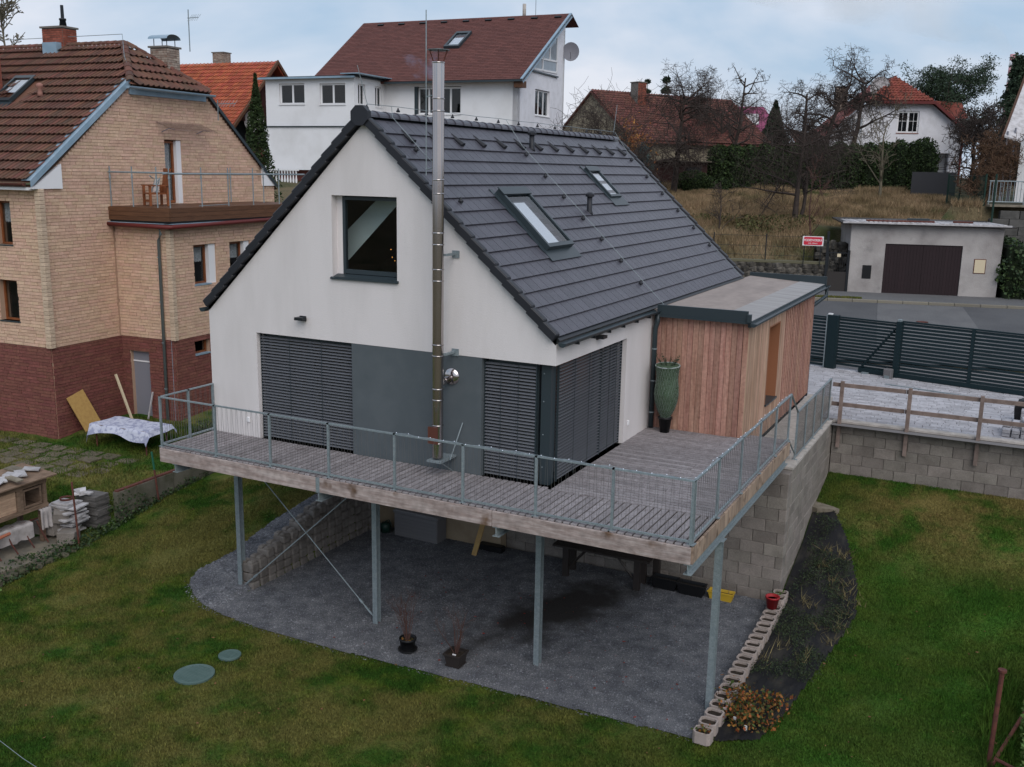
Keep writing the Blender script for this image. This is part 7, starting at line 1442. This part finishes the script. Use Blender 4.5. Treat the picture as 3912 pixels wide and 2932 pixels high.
# ================================================================== vegetation
def hedgeblob(name, label, cols, m, core, size, n, seed, cat='hedge', parent_loc=(0, 0, 0), kind=None):
    """cols: list of (x,y,z0,z1,rx,ry) rounded columns"""
    t = thing(name, label, cat); g = np.random.default_rng(seed); b = MB(); PP = []
    for x, y, z0, z1, rx, ry in cols:
        pr = [(.8, 0), (.92, .3), (.95, .7), (.8, .88), (.45, .97), (.1, 1.)]; base = len(b.V); k = 12
        for r_, q in pr:
            for j in range(k): a = 2 * math.pi * j / k; b.V.append((x + rx * r_ * .86 * math.cos(a), y + ry * r_ * .86 * math.sin(a), z0 + (z1 - z0) * q * .96))
        for i in range(5):
            for j in range(k): a = base + i * k + j; c = base + i * k + (j + 1) % k; b.F.append((a, c, c + k, a + k))
        b.F.append(tuple(base + 5 * k + j for j in range(k))); q = g.uniform(0, 1, n); a = g.uniform(0, 6.28, n); r_ = np.interp(q, [p[1] for p in pr], [p[0] for p in pr]) * g.uniform(.84, 1.08, n) * (1 + .06 * np.sin(a * 5 + q * 9))
        PP.append(np.stack([x + rx * r_ * np.cos(a), y + ry * r_ * np.sin(a), z0 + (z1 - z0) * q * g.uniform(.97, 1.03, n)], 1))
    b.build('inner_growth', core, t); P = np.concatenate(PP); V, F = cards(P, size, g, asp=.6, up=.2); npmesh('foliage', V, F, m, t); return t
core = mat('hedge_core', (.010, .016, .006), .95, 0)
A_, B_ = np.array([-11.95, 50.9]), np.array([1.3, 57.7]); cols = []
for i in range(15): p = A_ + (B_ - A_) * (i + .35) / 15; zt = 7.25 + .035 * i + random.uniform(-.05, .08) + (.15 if i > 11 else 0); cols.append((p[0], p[1], 4.0, zt, .82, .9))
hedgeblob('thuja_hedge', 'tall dark green thuja hedge at the top of the dry bank', cols[:11], M['hedge'], core, .16, 2600, 101)
for i, lb in enumerate(('dark rounded thuja second from the right end of the hedge', 'dark rounded thuja next to the clipped hedge', 'tallest dark rounded thuja at the right end of the hedge')):
    pass
hedgeblob('thuja', 'dark rounded thuja joining the right end of the clipped hedge', cols[11:12], M['hedge'], core, .15, 2600, 102, 'thuja'); hedgeblob('thuja', 'dark rounded thuja second from the right end of the hedge', cols[12:13], M['hedge'], core, .15, 2600, 103, 'thuja'); hedgeblob('thuja', 'tall dark rounded thuja at the right end of the hedge', [(cols[14][0] - .3, cols[14][1] - .2, 4., 8.0, .95, .95), (cols[13][0], cols[13][1], 4., 7.75, .8, .9)], M['hedge'], core, .15, 2600, 104, 'thuja')
for (x, y, z1, r_, n, lb) in ((-12.36, 47.85, 5.65, .95, 2600, 'large round clipped bush at the left end of the hedge'), (-11.25, 47.9, 5.25, .5, 1500, 'smaller rounded bush between the large bush and the hedge'), (-10.5, 48.3, 5.2, .4, 1200, 'small pointed bush before the hedge')): hedgeblob('clipped_bush', lb, [(x, y, 4.1, z1, r_, r_)], M['hedge'], core, .12, n, int(n + 1), 'bush')
def cone_tree(name, label, base, h, r, m, n, size, seed, cat='conifer', tiers=0, droop=.25):
    t = thing(name, label, cat, base); g = np.random.default_rng(seed); MB().tube([(0, 0, 0), (0, 0, h * .96)], .14, 7, r1=.02).build('trunk', M['bark'], t)
    if not tiers:
        q = g.uniform(0, 1, n) ** .7; a = g.uniform(0, 6.28, n); rr = r * (1 - (1 - q) ** .0 * 0) * np.clip((1 - q) * 1.25, 0, 1) * g.uniform(.5, 1.05, n) * (1 + .18 * np.sin(a * 4 + q * 14)); P = np.stack([rr * np.cos(a), rr * np.sin(a), h * (.04 + .96 * q)], 1)
    else:
        L_ = []; seg = []
        for k in range(tiers):
            q = (k + .5) / tiers; rk = r * (1 - q) ** .85; nb = 7
            for j in range(nb):
                a = g.uniform(0, 6.28); l = rk * g.uniform(.6, 1.1); zz_ = h * (.12 + .88 * q); tip = np.array([l * math.cos(a), l * math.sin(a), zz_ - l * droop]); st = np.array([0, 0, zz_]); seg.append((st, tip, .03, .008)); s_ = g.uniform(.15, 1, max(10, int(n / tiers / nb)))[:, None]; L_.append(st + (tip - st) * s_ + g.normal(size=(len(s_), 3)) * np.array([.16, .16, .14]) * (1.2 - s_ * .5) * (r / 2.2) - np.array([0, 0, .10]) * s_)
        P = np.concatenate(L_); segmesh('branches', seg, M['bark'], t)
    V, F = cards(P, size, g, asp=.4, up=0); npmesh('foliage', V, F, m, t); return t
cone_tree('columnar_conifer', 'narrow dark conifer column beside the white annexe', (-27.8, 24.6, 1), 8.9, 1.15, M['hedge'], 9000, .16, 111)
cone_tree('conifer', 'tall dark pointed conifer behind the hedge left of the bare pear trees', (-11.9, 67.6, 4.5), 6.7, 1.9, M['conifer'], 7000, .3, 112); cone_tree('conifer', 'shorter dark conifer just left of the tall pointed one', (-13.3, 66.6, 4.5), 4.8, 1.3, M['conifer'], 4000, .28, 113); cone_tree('conifer', 'small far dark conifer showing above the low red roof', (-10.0, 88, 4.5), 4.9, 1.3, M['conifer'], 3000, .3, 114)
cone_tree('spruce', 'tall dark spruce in front of the striped chimney', (4.9, 81.0, 4.5), 11.0, 3.0, M['conifer'], 16000, .30, 115, 'spruce', 20, .5)
cone_tree('spruce', 'far spruce tip behind the old red roof, right one', (-23.4, 74.4, 5), 9.2, 1.8, M['conifer'], 5000, .28, 116, 'spruce', 9); cone_tree('spruce', 'far narrow spruce tip behind the old red roof, left one', (-24.9, 73.6, 5), 9.0, 1.2, M['conifer'], 3500, .25, 117, 'spruce', 9)
cone_tree('blue_spruce', 'blue-green spruce just behind the dark house roof', (-14.1, 43.0, 3.4), 3.7, 1.9, M['bluec'], 9000, .16, 118, 'spruce', 8, .3)
def leafcluster(name, label, base, h, r, m, n, size, seed, cat='bush'):
    t = thing(name, label, cat, base); g = np.random.default_rng(seed); seg = branches((0, 0, 0), h * .8, .05, g, 2, .5, kids=(7, 5)); segmesh('branches', seg, M['bark'], t); P = g.normal(size=(n, 3)) * np.array([r * .5, r * .5, h * .22]) + np.array([0, 0, h * .62]); V, F = cards(P, size, g, asp=.4); npmesh('foliage', V, F, m, t)
leafcluster('copper_shrub', 'upright shrub with orange-brown leaves beyond the roof ridge', (-14.85, 43.4, 4.2), 3.8, 1.0, M['orangel'], 1500, .2, 121)
# Scots pine
t = thing('pine_tree', 'broad dark green pine right of the white house', 'pine', (1.0, 72.0, 4.5)); g = np.random.default_rng(131); seg = branches((0, 0, 0), 8.9, .2, g, 2, .75, kids=(20, 6), trunk=.4, up=.2, ratio=.46, lean=(-.06, 0)); segmesh('branches', seg, M['bark'], t, .02)
tips = np.array([s[1] for s in seg if s[1][2] > 3.2 and s[3] < .04]); P = np.repeat(tips, 70, 0) + g.normal(size=(len(tips) * 70, 3)) * np.array([.34, .34, .15]); V, F = cards(P, .2, g, asp=.3, up=.6); npmesh('foliage', V, F, M['conifer'], t)
# bare trees
def bare(name, label, base, h, r0, seed, m=None, cat='tree', rmin=.008, **k):
    t = thing(name, label, cat, base); g = np.random.default_rng(seed); seg = branches((0, 0, 0), h, r0, g, **k); tr = [s for s in seg if s[2] > r0 * .45]; br = [s for s in seg if s[2] <= r0 * .45]
    segmesh('trunk', tr, m or M['bark'], t); segmesh('branches', br, m or M['bark'], t, rmin); return t
bare('bare_tree', 'dense bare fruit tree in front of the old red-roofed house', (-12.9, 45.6, 4.0), 6.2, .22, 201, levels=4, kids=(18, 9, 6, 4), spread=.80, trunk=.28, up=.2, wig=.18, ratio=.55, crooked=.05, rmin=.008)
bare('bare_tree', 'crooked bare tree with a tall leaning top left of the magenta roof', (-11.3, 51.9, 4.3), 7.4, .17, 202, levels=4, kids=(20, 7, 5, 3), spread=.75, trunk=.2, lean=(.04, 0), ratio=.30, wig=.25)
bare('bare_tree', 'dark bare tree behind the hedge between the red and magenta roofs', (-14.6, 61.0, 4.5), 5.4, .20, 203, levels=4, kids=(11, 8, 6, 3), spread=.7, trunk=.35, up=.25, wig=.2)
bare('bare_tree', 'low spreading bare tree behind the ridge of the dark roof', (-13.6, 32.6, 3.2), 3.6, .18, 204, levels=4, kids=(10, 8, 6, 4), spread=.82, trunk=.35, ratio=.72, up=.35, wig=.25)
bare('bare_tree', 'bare tree between the low spreading one and the copper shrub', (-11.9, 34.5, 2.9), 3.9, .14, 205, levels=4, kids=(8, 7, 5, 3), spread=.75, trunk=.3, ratio=.62, wig=.22)
for (dx, dy, h, sd, lb) in ((-1.6, -.6, 6.6, 211, 'leftmost trunk of the group of old bare pear trees before the white house'), (-.3, 0, 7.4, 212, 'middle tall bare pear tree before the white house'), (1.2, .6, 7.2, 213, 'right bare pear tree with an arching branch before the white house')):
    bare('bare_pear_tree', lb, (-5.7 + dx, 58.0 + dy, 4.5), h, .26, sd, levels=4, kids=(13, 9, 7, 4), spread=.72, trunk=.38, droop=.45, wig=.15, ratio=.46, up=.1, rmin=.009)
bare('bare_tree', 'dark forked bare tree standing on the bank in front of the hedge', (-3.44, 36.12, 3.0), 4.9, .16, 221, levels=4, kids=(10, 8, 6, 3), spread=.86, trunk=.25, ratio=.66, wig=.10, up=.2, crooked=.06, rmin=.0055); bare('bare_tree', 'second stem of the forked tree on the bank, leaning right', (-3.25, 36.2, 3.0), 4.4, .11, 222, levels=4, kids=(8, 7, 5, 3), spread=.86, trunk=.25, ratio=.66, wig=.10, lean=(.25, .1), rmin=.0055)
bare('young_tree', 'young bare tree with pale yellowish bark on the dry bank', (-.9, 47.5, 4.0), 4.6, .10, 223, M['barkp'], levels=3, kids=(8, 5, 4), spread=.6, trunk=.2, ratio=.5, wig=.1, up=.5, rmin=.014)
bare('young_tree', 'thin bare sapling above the street sign', (-1.9, 32.6, 2.1), 2.9, .05, 224, M['twigred'], levels=3, kids=(7, 4, 3), spread=.45, trunk=.15, ratio=.5, wig=.1, rmin=.008, up=.5)
bare('young_tree', 'thin bare shrub on the bank left of the street sign', (-6.6, 33.6, 2.4), 2.4, .05, 225, M['bark'], levels=3, kids=(9, 5, 3), spread=.6, trunk=.1, ratio=.55, wig=.14, rmin=.008)
for i, (x, y, h, lb) in enumerate(((3.2, 60.5, 4.4, 'dark tangled bare tree between white house and pine'), (5.0, 62.0, 4.2, 'dark tangled bare tree left of the brown thicket'), (3.4, 66, 5.0, 'taller tangled bare tree below the pine'))): bare('bare_tree', lb, (x, y, 4.4), h, .2, 230 + i, levels=4, kids=(10, 8, 6, 3), spread=.75, trunk=.15, ratio=.55, wig=.2, rmin=.018)
bare('thicket', 'brown tangle of climber stems at the foot of the right-edge house', (4.9, 42.9, 4.1), 2.8, .06, 240, M['drytwig'], 'shrub', levels=4, kids=(14, 9, 6, 4), spread=.8, trunk=.05, ratio=.6, wig=.3, rmin=.012)
bare('bare_tree', 'pale twiggy tree top at the far left edge', (-34.6, 16.2, 2), 10.2, .12, 241, M['barkp'], levels=3, kids=(30, 9, 5), spread=.6, trunk=.55, ratio=.2, wig=.15, rmin=.02)
# ivy on the right of the garage
g = np.random.default_rng(301); t = thing('ivy_hedge', 'dark ivy mass climbing the right side of the garage', 'ivy', (K0[0], K0[1], 0), KA); b = MB(); b.bb((6.3, -.2, .3), (9.6, 2.6, 2.7), .1); b.build('inner_growth', core, t)
P = np.stack([g.uniform(5.95, 9.8, 15000), g.uniform(-.45, 2.6, 15000), g.uniform(.35, 3.0, 15000)], 1); lim = 3.1 - .9 * sst(P[:, 0], 6.3, 7.4) + .25 * np.sin(P[:, 0] * 3) ; k = (P[:, 2] < lim) & ((P[:, 1] < .05 + .2 * np.sin(P[:, 0] * 4 + P[:, 2] * 3)) | (P[:, 2] > lim - .4) | (P[:, 0] < 6.35)) & ((P[:, 0] > 6.1 + .25 * np.sin(P[:, 2] * 3))); V, F = cards(P[k], .13, g, asp=.8); npmesh('foliage', V, F, M['ivy'], t)
# dry grass on the bank
M['straw'] = mat('dry_grass', (.31, .215, .125), .95, .35, (.16, .115, .06), .5, (.42, .62), rnd=0, hue=.01, spots=(.33, .60, (.055, .075, .022)))
g = np.random.default_rng(311); n = 210000; u = g.uniform(-17, 9, n); w_ = .75 + 21.5 * g.uniform(0, 1, n) ** .8; x = K0[0] + KE[0] * u + KN[0] * w_; y = K0[1] + KE[1] * u + KN[1] * w_; k = ~((u > -1.3) & (w_ < 6.2)) & ~((u > 6.9) & (w_ > 4)); x, y, w2 = x[k], y[k], w_[k]
P = np.stack([x, y, HF(x, y) - .03], 1); hh = .34 * (.55 + .75 * sst(bands(6, x * .6, y * .6), -.8, .9)) * (1.1 - .5 * sst(w2, 15, 19) * (np.sin(x) > -.2)) ; V, F = blades(P, 1., .016, g, .9); V = V.reshape(-1, 3, 3); V[:, 2] = (V[:, 0] + V[:, 1]) / 2 + (V[:, 2] - (V[:, 0] + V[:, 1]) / 2) * hh[:, None]; o = npmesh('dry_grass', V.reshape(-1, 3), F, M['straw']); tag(o, 'tall straw-coloured grass covering the bank', 'grass', kind='stuff')
g = np.random.default_rng(312); u = g.uniform(-13, -1.2, 9000); w_ = g.uniform(2.2, 6.5, 9000); x = K0[0] + KE[0] * u + KN[0] * w_; y = K0[1] + KE[1] * u + KN[1] * w_; k = bands(8, x * .5, y * .5) > .1; P = np.stack([x[k], y[k], HF(x[k], y[k]) + g.uniform(0, .45, k.sum())], 1); V, F = cards(P, .12, g); o = npmesh('brambles', V, F, mat('bramble_leaf', (.075, .07, .025), .8, .4, hue=.02)); tag(o, 'low olive bramble patches on the bank', 'ground cover', kind='stuff')
# smoke: wisp at the flue, plume at the far chimney
def smoke(name, label, pts, rad, dens, col, sc, seed, cat='smoke'):
    b = MB(); b.tube(pts, rad, 12); o = b.build(name, None, None, True); m = bpy.data.materials.new(name); m.use_nodes = True; t = m.node_tree; t.nodes.clear(); L = t.links.new; out = N(t, 'ShaderNodeOutputMaterial'); v = N(t, 'ShaderNodeVolumePrincipled'); v.inputs['Color'].default_value = (*col, 1); g = N(t, 'ShaderNodeNewGeometry'); n = N(t, 'ShaderNodeTexNoise'); n.inputs['Scale'].default_value = sc; n.inputs['Detail'].default_value = 3; L(g.outputs['Position'], n.inputs['Vector'])
    mr = N(t, 'ShaderNodeMapRange'); mr.inputs[1].default_value = .42; mr.inputs[2].default_value = .68; mr.inputs[4].default_value = dens; L(n.outputs[0], mr.inputs[0]); L(mr.outputs[0], v.inputs['Density']); L(v.outputs[0], out.inputs['Volume']); o.data.materials.append(m); tag(o, label, cat, kind='stuff'); return o
smoke('smoke', 'faint bluish smoke drifting left from the steel flue', [(-2.15, -.4, 7.40), (-2.32, -.4, 7.05), (-2.5, -.35, 7.1), (-2.75, -.3, 7.25), (-3.05, -.2, 7.35)], [.06, .15, .17, .13, .05], 2.2, (.6, .7, 1.), 2.6, 1)
smoke('smoke_plume', 'grey smoke plume drifting left from the distant striped chimney', [(-5.5, 448, 55), (-12, 446, 60), (-24, 442, 66), (-45, 430, 72), (-80, 412, 78), (-120, 392, 84)], [1.2, 4, 8, 10, 11, 6], .035, (1, 1, 1), .035, 2)

t = thing('rubble_wall', 'dark ivy-grown rubble behind the iron garden gate', 'wall', (K0[0], K0[1], 0), KA); g = random.Random(21)
it = [((-1.25 + g.uniform(0, 1.3), 1.35 + g.uniform(-.1, .1), .5 + g.uniform(0, 2.0)), (.4, .3, .3), RZ(g.uniform(0, 3))) for i in range(60)]; pieces(t, 'stone', it, M['darkstone'], kind='rock7'); MB().bb((-1.4, 1.4, .3), (.0, 2.2, 2.5)).build('core', M['soil'], t)
